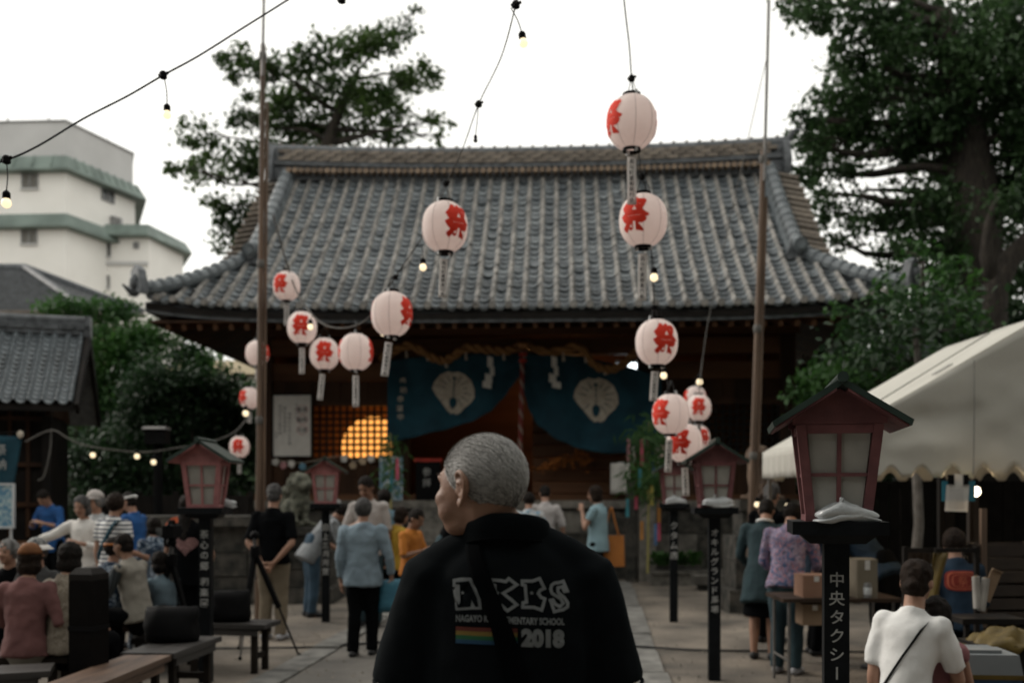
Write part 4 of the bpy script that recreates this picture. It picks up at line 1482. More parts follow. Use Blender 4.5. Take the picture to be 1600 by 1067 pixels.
# great camphor at the right
tree('huge dark camphor tree with a leaning trunk filling the upper right', 22,
     [(1285, 4, 50, 22), (1350, 28, 50, 34), (1425, 50, 70, 48), (1505, 40, 80, 50), (1585, 50, 70, 70), (1650, 40, 70, 90), (1315, 100, 34, 26), (1300, 165, 40, 34), (1350, 140, 52, 44), (1405, 140, 60, 56), (1480, 140, 76, 62), (1570, 180, 70, 76), (1650, 180, 70, 90), (1258, 222, 30, 36), (1300, 226, 48, 40), (1372, 224, 56, 42), (1452, 226, 62, 44), (1530, 246, 70, 52), (1595, 280, 46, 56), (1660, 300, 60, 80), (1275, 262, 34, 24), (1320, 270, 24, 12, 0, .7), (1340, 352, 42, 17, 0, .75), (1290, 330, 22, 26, 0, .6), (1410, 292, 26, 16, 0, .6), (1462, 318, 40, 32), (1545, 330, 50, 50), (1595, 395, 46, 48), (1578, 455, 44, 46), (1420, 345, 40, 20, 0, .7), (1250, 190, 18, 18), (1380, 60, 50, 40), (1440, 180, 60, 40), (1540, 110, 70, 60), (1450, 378, 50, 32), (1500, 300, 56, 40), (1488, 440, 40, 40), (1610, 120, 60, 60), (1240, 12, 30, 10), (1420, 430, 40, 20), (1330, 300, 56, 30, 0, .3), (1390, 330, 50, 30, 0, .3), (1300, 378, 40, 18, 0, .35), (1400, 385, 40, 20, 0, .4), (1275, 305, 26, 26, 0, .4)],
     M_LEAFD, [(1505, 640, .85), (1508, 520, .74), (1516, 420, .66), (1520, 330, .58), (1512, 230, .42), (1490, 120, .28), (1470, 20, .20)], 48, .15, thick=.9)
b = MB()
ct = thing('leaning_tree', 'bare dark trunk bending right of the camphor tree above the tent', 'tree', (gx(1580, 19.5), 19.5, 0))
o_ = V((gx(1580, 19.5), 19.5, 0))
b.tube([W(x, y, 19.5) - o_ for x, y in ((1552, 640), (1552, 520), (1556, 450), (1578, 405), (1612, 370), (1650, 330))], [.30, .25, .23, .20, .17, .12], n=12)
obj('trunk', b, M_BARK, ct, local=True, smooth=180)
b = MB()
b.tube([W(x, y, 19.5) - o_ for x, y in ((1556, 455), (1540, 400), (1545, 350), (1560, 300))], [.16, .12, .09, .05], n=10)
obj('limb', b, M_BARK, ct, local=True, smooth=180)
leaf_mesh('crown', [(W(1600, 330, 19.5) - o_, (.9, .9, .7), 700), (W(1660, 300, 19.5) - o_, (.9, .9, .7), 700)], .14, M_LEAFD, ct)
# lighter shrubby maple in front of the right eave
tree('light green young maple leaning over the right eave of the shrine', 15.2,
     [(1438, 408, 42, 22), (1400, 455, 34, 26), (1322, 496, 34, 11, -.4, .8), (1352, 508, 26, 12, -.4, .8), (1400, 510, 44, 28), (1458, 470, 48, 36), (1330, 556, 46, 26), (1415, 562, 56, 34), (1272, 588, 28, 22), (1350, 596, 70, 32), (1500, 520, 44, 50), (1490, 440, 36, 34), (1440, 620, 70, 30), (1300, 620, 60, 26), (1480, 590, 60, 40)],
     M_LEAFB, [(1420, 740, .12), (1424, 640, .11), (1432, 560, .08), (1440, 470, .05), (1442, 410, .02)], 24, .12, name='maple_tree')
# dense growth behind the tent and beside the shrine
def bush(label, Y, clumps, m, dens=3.6, size=.13, group=None, name='bush'):
    c0 = clumps[0]
    o_ = V((gx(c0[0], Y), Y, 0))
    t = thing(name, label, 'bush', o_, group=group)
    cl = []
    b = MB()
    for c in clumps:
        px, py, rx, ry = c[:4]
        dy = c[4] if len(c) > 4 else rnd.uniform(-.5, .5)
        ce = W(px, py, Y + dy) - o_
        r = (rx * Y / F, max(rx, ry) * .7 * Y / F, ry * Y / F)
        cl.append((ce, r, int(dens * r[0] * r[2] / (size * size))))
        branch(b, V((ce.x * .4, ce.y * .4, 0)), ce, .05, .015, .08, 6)
    obj('stems', b, M_BARK, t, local=True, smooth=180)
    leaf_mesh('foliage', cl, size, m, t)
    return t


bush('bright green bush below the tiled house', 24, [(105, 488, 46, 26), (160, 500, 50, 34), (200, 530, 55, 40), (150, 560, 60, 50), (215, 580, 50, 50), (250, 540, 44, 40), (290, 545, 40, 30), (300, 580, 46, 40), (130, 620, 60, 50), (180, 640, 50, 50)], M_LEAFB, 46, .15)
bush('dark round evergreen bush right of the bright one', 20.5, [(262, 590, 60, 42), (310, 600, 52, 40), (220, 640, 50, 50), (280, 650, 70, 56), (335, 655, 46, 60), (250, 710, 80, 50), (330, 720, 60, 50), (190, 700, 50, 50), (150, 720, 44, 40), (290, 770, 90, 50), (180, 770, 70, 50), (378, 700, 26, 46), (370, 655, 22, 30)], M_LEAFK, 46, .12)
bush('deep green undergrowth behind the small hall and crowd', 22.5, [(130, 740, 60, 60), (60, 760, 60, 60), (200, 800, 80, 50), (330, 800, 80, 50)], M_LEAFK, 46, .14)
bush('dark green thicket beside the right wall of the shrine', 19.5, [(1290, 650, 60, 50), (1258, 585, 40, 44), (1318, 596, 54, 44), (1350, 660, 70, 60), (1270, 720, 50, 60), (1340, 740, 80, 60), (1430, 700, 80, 70), (1290, 800, 80, 60), (1400, 800, 90, 60)], M_LEAFK, 46, .13)
bush('dark thicket behind the tent at the right edge', 21, [(1450, 640, 80, 60), (1540, 560, 80, 70), (1620, 560, 80, 80), (1520, 680, 90, 70), (1620, 690, 90, 80), (1500, 780, 100, 60), (1620, 790, 100, 70), (1470, 540, 50, 50), (1650, 470, 60, 60)], M_LEAFK, 46, .15)

# tiled gate roof glimpsed above the tent
t = thing('small_tiled_roof', 'small grey tiled roof corner showing above the white tent', 'roof', (gx(1470, 17.5), 17.5, 0))
za, zb = zt(585, 17.5), zt(546, 17.5)
obj('roof_slope', MB().hexa([(-.45, -.5, za - .08), (1.6, -.5, za - .08), (1.6, .8, zb - .08), (-.2, .8, zb - .08), (-.45, -.5, za), (1.6, -.5, za), (1.6, .8, zb), (-.2, .8, zb)]), M_TILE2, t, local=True)
for k in range(9):
    x = -.40 + k * .22
    obj('tile_row', MB().tube([(x, -.53, za + .02), (x + .1, .78, zb + .02)], .05, n=8), M_TILE2, t, local=True)
obj('ridge', MB().box((-.25, .72, zb), (1.6, .95, zb + .2)), M_RIDGED, t, local=True, smooth=0)
obj('wall', MB().box((-.1, .0, 0), (1.5, .7, za)), M_BLACKW, t, local=True, smooth=0)

# fences
def fence(label, p, q, h, n, m, gaps=.35):
    t = thing('slat_fence', label, 'fence', p)
    p, q = V(p), V(q)
    d = q - p
    k = 0
    for i in range(n + 1):
        a = d * (i / n)
        obj('fence_post', MB().cbox((a.x, a.y, h / 2 + .03), (.09, .09, h + .06)), m, t, local=True, smooth=0)
    for zz in (h * .25, h * .62, h * .95):
        obj('rail', MB().bar(V((0, -.06, zz)), d + V((0, -.06, zz)), .03, .07), m, t, local=True, smooth=0)
    ns = int(d.length / .16)
    for i in range(ns):
        a = d * ((i + .5) / ns)
        obj('slat', MB().cbox((a.x, a.y - .09, h * .5), (.146, .022, h * .98)), m, t, local=True, smooth=0)
    return t


fence('dark wooden slat fence behind the crowd at the left', (gx(160, 17.5), 17.5, 0), (gx(392, 17.0), 17.0, 0), 1.55, 4, M_BLACKW)
fence('dark slat fence behind the white tent', (gx(1262, 14.2), 14.2, 0), (gx(1720, 14.2), 14.2, 0), 1.75, 6, mat('very dark fence timber', (.007, .006, .005), rough=.9, bump=.2, spec=.05))  # slats and posts in one even, very dark tone

# ------------------------------------------------------------------ tall poles
def pole(label, pts, r, joint):
    a = pts[0]
    t = thing('tall_pole', label, 'pole', (a.x, a.y, 0), group='tall poles carrying the lantern strings')
    o = V((a.x, a.y, 0))
    obj('timber_pole', MB().tube([p - o for p in pts[:2]], [r, r * .85], n=12), M_POLE, t, local=True)
    obj('timber_pole', MB().tube([pts[0] - o + V((r * 1.5, .02, 0)), (pts[0].lerp(pts[1], .9)) - o + V((r * 1.4, .02, 0))], [r * .6, r * .55], n=10), M_POLE, t, local=True)
    obj('upper_pipe', MB().tube([pts[1] - o - V((0, 0, .4)) + V((.0, -r * .9, 0)), pts[2] - o + V((0, -r * .9, 0))], r * .45, n=10), M_STEELP, t, local=True)
    for f in (.35, .62, .98):
        c = pts[0].lerp(pts[1], f) - o
        obj('lashing', MB().lathe([(r * 1.05, -.05), (r * 1.25, -.03), (r * 1.25, .03), (r * 1.05, .05)], c=c), M_CABLEG, t, local=True)
    return t


yb = 12.4
pole('tall lashed pole rising in front of the left roof end', [V((gx(402, yb), yb, -.05)), W(411, 70, yb), W(414, -40, yb)], .038, 0)
pole('tall lashed pole leaning in front of the right roof end', [V((gx(1168, 12.6), 12.6, -.05)), W(1193, 235, 12.6), W(1200, 6, 12.6)], .042, 0)

# ------------------------------------------------------------------ post lamps
M_TXT = M_CREAM


def post_lamp(label, x, y, rz, text, size, z0, mf, mroof, bold=.0):
    t = thing('post_lamp', label, 'lamp', (x, y, 0), rz, group='red framed lamps on black posts along the path')

    def p(name, mb, m, par=None, smooth=30):
        return obj(name, mb, m, par or t, local=True, smooth=smooth)
    po = p('post', MB().box((-.048, -.048, 0), (.048, .048, 1.346)), M_POST, smooth=0)
    zt0 = z0
    for word in text.split(' '):
        p('lettering', vertical_text(word, size, 1.20, bold).xform(Matrix.Translation((0, -.0495, zt0))), M_TXT, po, 0)
        zt0 -= size * (1.2 * len(word) + .6)
    p('bracket', MB().hexa([(-.105, -.09, 1.348), (.105, -.09, 1.348), (.105, .09, 1.348), (-.105, .09, 1.348), (-.145, -.12, 1.384), (.145, -.12, 1.384), (.145, .12, 1.384), (-.145, .12, 1.384)]), M_POST, smooth=0)
    p('shelf', MB().box((-.178, -.178, 1.386), (.178, .178, 1.437)), M_POST if z0 < 5 else M_POST, smooth=0)
    zb, zt_ = 1.438, 1.815
    wb, wt = .104, .145

    def cn(sx, sy, f, ins=0.0):
        w = wb + (wt - wb) * f - ins
        return V((sx * w, sy * w * .94, zb + (zt_ - zb) * f))
    p('base_frame', MB().box((-.125, -.12, 1.4372), (.125, .12, 1.462)), mf, smooth=0)
    for sx, sy in ((-1, -1), (1, -1), (1, 1), (-1, 1)):
        p('corner_post', MB().bar(cn(sx, sy, .05), cn(sx, sy, 1.0), .036, .036, YA), mf, smooth=0)
    for (a, b) in (((-1, -1), (1, -1)), ((1, -1), (1, 1)), ((1, 1), (-1, 1)), ((-1, 1), (-1, -1))):
        side = p('side_frame', MB().bar(cn(*a, .95), cn(*b, .95), .024, .034), mf, smooth=0)
        p('glazing_bar', MB().bar((cn(*a, .05) + cn(*b, .05)) / 2, (cn(*a, .95) + cn(*b, .95)) / 2, .014, .016, (cn(*b, 0) - cn(*a, 0)).normalized()), mf, side, 0)
        p('glazing_bar', MB().bar(cn(*a, .48), cn(*b, .48), .014, .014), mf, side, 0)
        for u0, u1 in ((.06, .49), (.51, .94)):
            for f0, f1 in ((.07, .47), (.49, .93)):
                q = []
                for f in (f0, f1):
                    for u in (u0, u1):
                        q.append(cn(*a, f, .008).lerp(cn(*b, f, .008), u))
                inn = ((cn(*a, 0) + cn(*b, 0)) / 2)
                inn = V((-inn.x, -inn.y, 0)).normalized() * .005
                p('pane', MB().hexa([q[0], q[1], q[1] + inn, q[0] + inn, q[2], q[3], q[3] + inn, q[2] + inn]), M_FROST, side, 0)
    # gables and roof
    for sy in (-1, 1):
        p('gable_panel', MB().prism([(-.175, 1.815), (.175, 1.815), (.175, 1.836), (0, 1.952), (-.175, 1.836)], sy * .142 - .008, sy * .142 + .008), mf, smooth=0)
    for sx in (-1, 1):
        p('roof_slope', MB().hexa([V((0, -.235, 1.958)), V((sx * .250, -.235, 1.800)), V((sx * .250, .235, 1.800)), V((0, .235, 1.958)), V((0, -.235, 1.985)), V((sx * .257, -.235, 1.822)), V((sx * .257, .235, 1.822)), V((0, .235, 1.985))] if sx > 0 else
                              [V((-.250, -.235, 1.800)), V((0, -.235, 1.958)), V((0, .235, 1.958)), V((-.250, .235, 1.800)), V((-.257, -.235, 1.822)), V((0, -.235, 1.985)), V((0, .235, 1.985)), V((-.257, .235, 1.822))]), mroof, smooth=0)
        p('soffit', MB().hexa([V((sx * .02, -.235, 1.935)), V((sx * .240, -.22, 1.797)), V((sx * .240, .22, 1.797)), V((sx * .02, .235, 1.935)), V((sx * .02, -.235, 1.945)), V((sx * .243, -.22, 1.803)), V((sx * .243, .22, 1.803)), V((sx * .02, .235, 1.945))]), mf, smooth=0)
    p('ridge_cap', MB().tube([(0, -.262, 1.985), (0, .262, 1.985)], .021, n=12), mroof)
    return t


post_lamp('nearest red framed lamp on a black post lettered for the central taxi firm', 1.30, 4.0, R(-12), '中央タクシー', .062, 1.236, M_LRED, M_LGREEN, .012)
post_lamp('middle red framed lamp of the right row, before the lantern cluster', 1.685, 8.3, R(-5), 'オキルグランド馬場', .066, 1.26, M_LRED, M_LGREEN, .02)
post_lamp('farthest red framed lamp of the right row, partly behind paper lanterns', 1.965, 12.1, R(-5), 'クタム店', .10, 1.22, M_LRED, M_LGREEN, .02)
post_lamp('pink framed lamp on a black post beside the person in the heart shirt', -2.52, 8.2, R(1), '茶心の郷 和楽園', .072, 1.255, M_LPINK, M_LGREEN, .02)
post_lamp('small far pink framed lamp in front of the bending person in jeans', -2.262, 12.1, R(6), '回上三月河営', .088, 1.19, M_LPINK, M_LGREEN, .02)


def bag(label, x, y, z, w, d, h, seed):
    t = thing('plastic_bag', label, 'bag', (x, y, z), group='silver plastic bags on the lamp shelves')
    m = MB()
    for k, (zz, ww, th_) in enumerate(((-.09, 1.03, .20), (.20, .97, .42))):
        def fn(u, v, zz=zz, ww=ww, k=k):
            a, b = u * 2 - 1, v * 2 - 1
            return V((a, b, 0))
        rings = []
        for i in range(9):
            t_ = math.pi * (.04 + .92 * i / 8)
            rr = math.sin(t_) ** .55
            zc = -math.cos(t_)
            ring = []
            for q in range(22):
                an = 2 * math.pi * q / 22
                ex = abs(math.cos(an)) ** .55 * (1 if math.cos(an) > 0 else -1)
                ey = abs(math.sin(an)) ** .55 * (1 if math.sin(an) > 0 else -1)
                nz = mnoise.noise(V((ex * 1.6 + seed, ey * 1.6, zc + k * 3))) * .13
                ring.append(V((ex * rr * w / 2 * ww * (1 + nz * .4), ey * rr * d / 2 * (1 + nz * .4), (zz + .29) * h + zc * h * (th_ + nz * .22) * (1.35 - .55 * abs(ex) ** 3) + .012 * math.sin(3 * ex + seed + k))))
            rings.append(ring)
        mm = MB().loft(rings)
        o = obj('bag_body', mm, M_BAG, t, local=True, smooth=180)
    obj('tied_end', MB().tube([(-.12 * w, -.3 * d, .95 * h), (-.13 * w, -.32 * d, 1.15 * h), (-.11 * w, -.30 * d, 1.3 * h)], [.012, .006, .011], n=6), M_BAG, t, local=True)


bag('silver plastic bag on the shelf of the nearest lamp', 1.30, 3.868, 1.438, .25, .11, .068, 1.3)
bag('silver plastic bag on the shelf of the middle right lamp', 1.69, 8.17, 1.438, .26, .11, .080, 4.1)
bag('silver plastic bag on the shelf of the farthest right lamp', 1.97, 11.97, 1.438, .26, .11, .080, 7.7)
bag('silver plastic bag behind the small far pink lamp', -2.18, 12.24, 1.438, .15, .09, .06, 2.2)
bag('silver plastic bag behind the pink framed lamp', -2.38, 8.33, 1.438, .15, .09, .06, 9.2)

# ------------------------------------------------------------------ grove added around and behind the viewer to dim the yard light
wood = MB()
gr_ = thing('added_shade_grove', 'added dark trees, mostly out of view, that dim the yard light', 'grove', (0, 0, 0))
cl = []
for x, y, hh in ((-21, 3, 11), (-17, -5, 12), (-10, -7, 13), (-6, -9, 13), (-2, -9.5, 13), (2.5, -9.5, 13), (7, -8.5, 13), (11, -6, 13), (13.5, -1, 13), (12.5, 6.5, 12), (14, 12, 12)):
    wood.tube([V((x, y, -.1)), V((x + .2, y, hh * .4)), V((x, y + .2, hh * .9))], [.4, .3, .1], n=9)
    for k in range(9):
        f = rnd.uniform(.05, 1)
        cl.append((V((x + rnd.uniform(-1.8, 1.8), y + rnd.uniform(-1.8, 1.8), 1.2 + hh * f)), (2.5, 2.3, 2.0), 1500))
o = obj('trunks', wood, M_BARK, gr_)
o['kind'] = 'stuff'
for k in range(46):  # backing foliage added behind the bushes to block the low sky
    f = k / 45
    cl.append((V((-19 + 13.5 * f, 31 + 2 * rnd.random(), .6 + 4.2 * rnd.random())), (1.8, 1.2, 1.5), 420))
    cl.append((V((8.2 + 14 * f, 25.5 + 2 * rnd.random(), .6 + 5.2 * rnd.random())), (1.8, 1.2, 1.5), 420))
leaf_mesh('foliage', cl, .46, M_LEAFD, gr_, sub=12)['kind'] = 'stuff'
gr_['kind'] = 'stuff'

# ------------------------------------------------------------------ paper lanterns
LD, LH = .33, .352


def lan_r(z):
    f = max(-1, min(1, z / (LH / 2 + .010)))
    return LD / 2 * (1 - abs(f) ** 2.35) ** .5


lan = thing('paper_lantern', 'top', 'lantern', (0, 0, 0))
nz = 120
sh = MB()
sh.loft([[V((r * math.cos(2 * math.pi * k / 40), r * math.sin(2 * math.pi * k / 40), z)) for k in range(40)]
         for z, r in [(-LH / 2 + LH * i / nz, lan_r(-LH / 2 + LH * i / nz) - .0016 * (1 - math.cos(2 * math.pi * i / nz * 30)) * .5) for i in range(nz + 1)]], caps=False)
o = obj('paper_shade', sh, M_SHADE, lan, local=True, smooth=180)
for nm, z0, z1, lip in (('top_ring', LH / 2 - .006, LH / 2 + .018, 1), ('bottom_ring', -LH / 2 - .018, -LH / 2 + .006, -1)):
    rr = lan_r(LH / 2)
    obj(nm, MB().lathe([(rr * .86, z0), (rr * 1.06, z0), (rr * 1.06, z1), (rr * .86, z1), (rr * .80, (z0 + z1) / 2)], n=28, caps=False), M_BLACK, lan, local=True)
obj('ring_clip', MB().cbox((rr * .9, 0, LH / 2 + .012), (.022, .02, .03)), M_WHITEP, lan, local=True, smooth=0)
obj('ring_clip', MB().cbox((-rr * .9, 0, LH / 2 + .012), (.022, .02, .03)), M_WHITEP, lan, local=True, smooth=0)
obj('ring_clip', MB().cbox((-rr * .9, 0, -LH / 2 - .012), (.022, .02, .026)), M_WHITEP, lan, local=True, smooth=0)
obj('ring_clip', MB().cbox((rr * .9, 0, -LH / 2 - .012), (.022, .02, .026)), M_WHITEP, lan, local=True, smooth=0)
obj('hanger', MB().tube([(rr * .9, 0, LH / 2 + .02), (rr * .4, 0, LH / 2 + .09), (0, 0, LH / 2 + .13), (-rr * .4, 0, LH / 2 + .09), (-rr * .9, 0, LH / 2 + .02)], .003, n=5), M_CABLE, lan, local=True)
M_SEAM = mat('grey lantern seam', (.33, .30, .30), rough=.8, bump=0)
for k in range(8):
    a = math.pi / 4 * k + math.pi / 8
    pts = []
    for i in range(21):
        z = -LH / 2 * .98 + LH * .98 * i / 20
        pts.append((lan_r(z) * math.cos(a), lan_r(z) * math.sin(a), z))
    obj('seam', MB().tube(pts, .0014, n=4), M_SEAM, lan, local=True, smooth=180)


def wrap_glyph(mb, ang, up=0.0):
    out = []
    for x, y, z in mb.v:
        r = lan_r(z * .98) + .0022 + up
        a = -math.pi / 2 + ang + x / (LD / 2 * .98)
        out.append((r * math.cos(a), r * math.sin(a), z))
    mb.v = out
    return mb


for ang in (0, math.pi):
    allg = MB()
    for k, (dx, dz) in enumerate(((0, 0), (.004, .003), (-.004, -.003), (.0035, -.004), (-.0035, .004))):
        g = text_mb('祭', .222, .026)
        g.v = [(x * .86 + dx, y, z * 1.10 + .008 + dz) for x, y, z in g.v]
        split_tris(g, .03)
        wrap_glyph(g, ang, k * .0004)
        allg.add(g.v, g.f)
    obj('painted_character', allg, M_RED, lan, local=True, smooth=180)
tagm = MB().grid(lambda u, v: ((u - .5) * .062, .004 * math.sin(5 * v), -LH / 2 - .05 - v * .325), 3, 10)
tg = obj('paper_tag', tagm, mat('pale tag paper', (.80, .775, .755), (.72, .70, .68), rough=.9, bump=0, trans=.5), lan, local=True, smooth=180)
tg.modifiers.new('thickness', 'SOLIDIFY').thickness = .0012
obj('lettering', vertical_text('長与町夏祭実行会', .034, 1.08, .015).xform(Matrix.Translation((0, -.006, -LH / 2 - .07))), M_INK, tg, local=True, smooth=0)
obj('tag_string', MB().tube([(0, 0, -LH / 2 - .015), (0, 0, -LH / 2 - .055)], .002, n=4), M_CABLE, lan, local=True)

# label, px, py, width px, turn (deg), tag swing (deg), tag length factor
LN_ = [
    ('topmost paper lantern of the right string, alone against the white sky', 987, 192, 77, -58, 0, 1.0),
    ('second paper lantern of the right string, just below the sky one, over the tiles', 1005, 345, 75, -22, 1, 1.0),
    ('paper lantern hanging over the right end of the blue curtain, below the roof eave', 1026, 535, 66, 27, 4, .72),
    ('larger front paper lantern of the cluster above the far right lamp, character at its left', 1048, 647, 58, -38, 3, .9),
    ('small lantern with its character facing us, right of the cluster front lantern', 1092, 637, 38, 0, 0, .7),
    ('small lantern mostly hidden behind the upper right one of the cluster', 1086, 622, 34, -75, 0, .4),
    ('lower front lantern of the cluster, its red character facing front left', 1069, 692, 56, -14, -2, .8),
    ('small lower right lantern of the cluster, half hidden by the front one', 1091, 684, 36, 32, 0, .6),
    ('small plain faced lantern at the lower left edge of the cluster', 1035, 706, 27, 90, 0, .4),
    ('paper lantern over the middle of the tiled roof on the left string', 695, 355, 72, 36, 2, .86),
    ('paper lantern before the left part of the eave, character at its right edge', 612, 491, 64, 60, 7, .85),
    ('lantern with plain white front at the bottom of the hanging loop', 556, 550, 53, 84, 0, .95),
    ('lantern with front facing red character left of the plain one in the loop', 507, 553, 46, 0, 6, .9),
    ('small lantern with a bulb before it, second up the left loop', 472, 512, 46, -4, 0, .9),
    ('highest lantern of the left loop, near the pole, over the tiles', 448, 447, 42, -32, 0, .8),
    ('lantern partly hidden behind the left pole just under the eave', 402, 552, 36, 56, 0, .1),
    ('low lantern behind the left pole, above the pink framed lamp', 390, 622, 31, -50, 0, .6),
    ('lowest left lantern beside the roof of the pink framed lamp', 374, 698, 31, -8, 0, .7),
]
LPOS = []
for i, (lb, px, py, w, turn, sw, tl_) in enumerate(LN_):
    Y = LD * F / w
    p = W(px, py, Y)
    rz = R(turn) - math.atan2(p.x, Y)
    LPOS.append(p)
    if i == 0:
        l_ = lan
        l_.location = p
        l_.rotation_euler = (0, 0, rz)
        l_['label'] = lb
        l_['group'] = 'paper lanterns on the festival strings'
    else:
        l_ = dup(lan, p, rz, lb, 'paper lanterns on the festival strings')
    for c in l_.children:
        if c.name.startswith('paper_tag'):
            c.rotation_euler = (0, R(sw), -rz)
            c.scale = (1, 1, tl_ if tl_ > .3 else .5)
            c.location = (0, 0, -(1 - c.scale[2]) * (LH / 2 + .05))

# ------------------------------------------------------------------ cables and bulbs
GB = 'bulbs on the festival strings'


def cable(label, pts, r, m=M_CABLE, n=6, name='cable'):
    o = obj(name, MB().tube(smooth_path(pts, n), r, n=6), m, smooth=180)
    return tag(o, label, 'cable')


def junction(label, p, r=.020):
    t = thing('cable_joint', label, 'cable joint', p, group='black joints on the festival cables')
    obj('housing', MB().lathe([(r * .5, -r), (r, -r * .7), (r, r * .5), (r * .6, r)], n=10), M_BLACK, t, local=True)
    obj('plug', MB().tube([(r * .5, 0, r * .2), (r * 1.3, 0, r * .7)], r * .4, n=8), M_BLACK, t, local=True)
    obj('plug', MB().tube([(-r * .5, 0, r * .1), (-r * 1.2, 0, -r * .2)], r * .4, n=8), M_BLACK, t, local=True)


def bulb(label, px, py, Y, r=None, lit=True, wire=None, tilt=0.0):
    """Centre of the glass at px, py."""
    p = W(px, py, Y)
    r = r or .024
    t = thing('light_bulb', label, 'light bulb', p, group=GB)
    t.rotation_euler = (0, tilt, 0)
    obj('glass', MB().lathe([(r * .12, -r), (r * .6, -r * .8), (r * .93, -r * .4), (r, 0), (r * .88, r * .5), (r * .62, r * .95), (r * .55, r * 1.1)], n=16), M_BULB if lit else M_BULBOFF, t, local=True, smooth=180)
    obj('socket', MB().lathe([(r * .5, r * .95), (r * .80, r * 1.0), (r * .80, r * 2.1), (r * .5, r * 2.5), (r * .2, r * 2.7)], n=12), M_BLACK, t, local=True)
    if wire is not None:
        q = V(wire) - p
        o = obj('wire', MB().tube(smooth_path([V((0, 0, r * 2.6)), (V((0, 0, r * 2.6)) + q) / 2 + V((.25 * r, 0, 0)), q], 4), .0028, n=5), M_CABLE, t, local=True, smooth=180)


# top left cable
a = [W(-60, 268, 4.6), W(10, 250, 4.7), W(60, 228, 4.8), W(130, 186, 4.95), W(200, 150, 5.05), W(255, 118, 5.1), W(310, 88, 5.2), W(380, 44, 5.3), W(447, 2, 5.4), W(520, -45, 5.5)]
cable('black cable sagging across the sky at the upper left', a, .0052)
junction('cable joint at the left edge of the sky cable', W(10, 250, 4.69))
junction('cable joint in the middle of the sky cable', W(255, 118, 5.09))
bulb('lit bulb hanging low at the left edge before the apartment block', 10, 318, 4.7, .023, True, W(10, 252, 4.7))
bulb('lit bulb hanging against the sky above the apartment block', 261, 180, 5.1, .0215, True, W(256, 120, 5.1))
junction('cable joint peeping in at the top edge left of centre', W(534, 0, 5.2))
# middle string
P_ = [W(822, -60, 4.6), W(806, 8, 5.0), W(783, 90, 5.5), W(748, 163, 6.0), W(722, 235, 6.5), W(698, 286, 7.0), W(676, 345, 7.3), W(655, 378, 7.55), W(618, 432, 7.9), W(590, 477, 8.6), W(572, 500, 9.3), W(548, 511, 9.7), W(522, 512, 10.2), W(500, 503, 10.8), W(480, 482, 11.4), W(462, 452, 12.0), W(446, 405, 12.2), W(427, 337, 12.4)]
cable('lantern string sweeping from the top centre down to the left pole', P_, [.0035] * 36 + [.0035 + .0085 * k / 66 for k in range(67)], mat('twisted grey brown cable', (.085, .075, .062), (.03, .027, .024), sc=60, rough=.8, bump=.2))
for lb, px, py, Y in (('joint at the top of the middle string', 806, 8, 5.0), ('joint halfway down the middle string in the sky', 748, 163, 6.0), ('joint just above the lantern over the roof', 697, 287, 7.0), ('joint between the roof lantern and the eave lantern', 618, 433, 7.9)):
    junction(lb, W(px, py, Y))
bulb('lit bulb beside the topmost joint of the middle string', 818, 68, 5.0, .023, True, W(808, 10, 5.0), R(-10))
bulb('unlit black bulb hanging in the sky from the middle string', 743, 220, 6.0, .013, False, W(747, 165, 6.0))
bulb('lit bulb over the tiles between two lanterns of the middle string', 661, 418, 7.5, .027, True, W(657, 380, 7.5))
bulb('tiny lit bulb at the lower left of the eave lantern', 598, 522, 8.3, .018, True, W(596, 480, 8.4))
bulb('lit bulb in front of the second lantern up the loop', 485, 511, 10.2, .03, True, W(487, 492, 10.6))
for i, q in ((9, P_[5]), (10, P_[9]), (11, W(556, 510, 9.65)), (12, W(510, 508, 10.5)), (13, W(472, 470, 11.2)), (14, W(452, 425, 12.2))):
    tp = LPOS[i] + V((0, 0, LH / 2 + .12))
    cable(f'hanging wire of the {LN_[i][0]}'[:88].rsplit(' ', 1)[0] if False else 'short wire holding the ' + ('roof lantern', 'eave lantern', 'plain lantern', 'front facing loop lantern', 'bulb fronted loop lantern', 'highest loop lantern')[i - 9], [tp, (tp + q) / 2 + V((.01, 0, .01)), q], .004, name='hanging_wire')
# right string
P_ = [W(968, -70, 6.0), W(976, 10, 6.2), W(983, 70, 6.4), W(987, 122, 6.6), W(998, 240, 6.75), W(1003, 278, 6.8), W(1010, 300, 6.9), W(1018, 395, 7.1), W(1022, 470, 7.5), W(1026, 490, 7.8), W(1036, 560, 8.2), W(1044, 604, 8.8), W(1058, 650, 9.2), W(1064, 672, 9.6)]
cable('lantern string dropping from the top edge down the right side', P_, .0045)
for lb, px, py, Y in (('joint above the lantern in the sky', 987, 123, 6.6), ('joint above the second right lantern', 1003, 276, 6.8), ('joint above the lantern before the curtain', 1022, 481, 7.6)):
    junction(lb, W(px, py, Y), .022)
bulb('lit bulb hanging below the second right lantern over the tiles', 1022, 434, 7.1, .029, True, W(1018, 397, 7.1))
bulb('lit bulb beside the foot of the curtain lantern', 1037, 587, 8.2, .028, True, W(1036, 562, 8.2))
bulb('lit bulb right of the cluster under a thin wire', 1093, 597, 12.0, .038, True, W(1096, 560, 12.0))
bulb('lit bulb by the shoulder of the person in the teal jacket', 1183, 788, 10.6, .03, True)
bulb('lit bulb between the teal jacket and the floral shirt', 1231, 791, 9.6, .03, True)
cable('thin wire slanting from the right roof pole to the cluster', [W(1197, 95, 12.5), W(1150, 300, 12.3), W(1110, 485, 12.1), W(1098, 560, 12.0), W(1092, 615, 11.8)], .006, M_CABLEG)
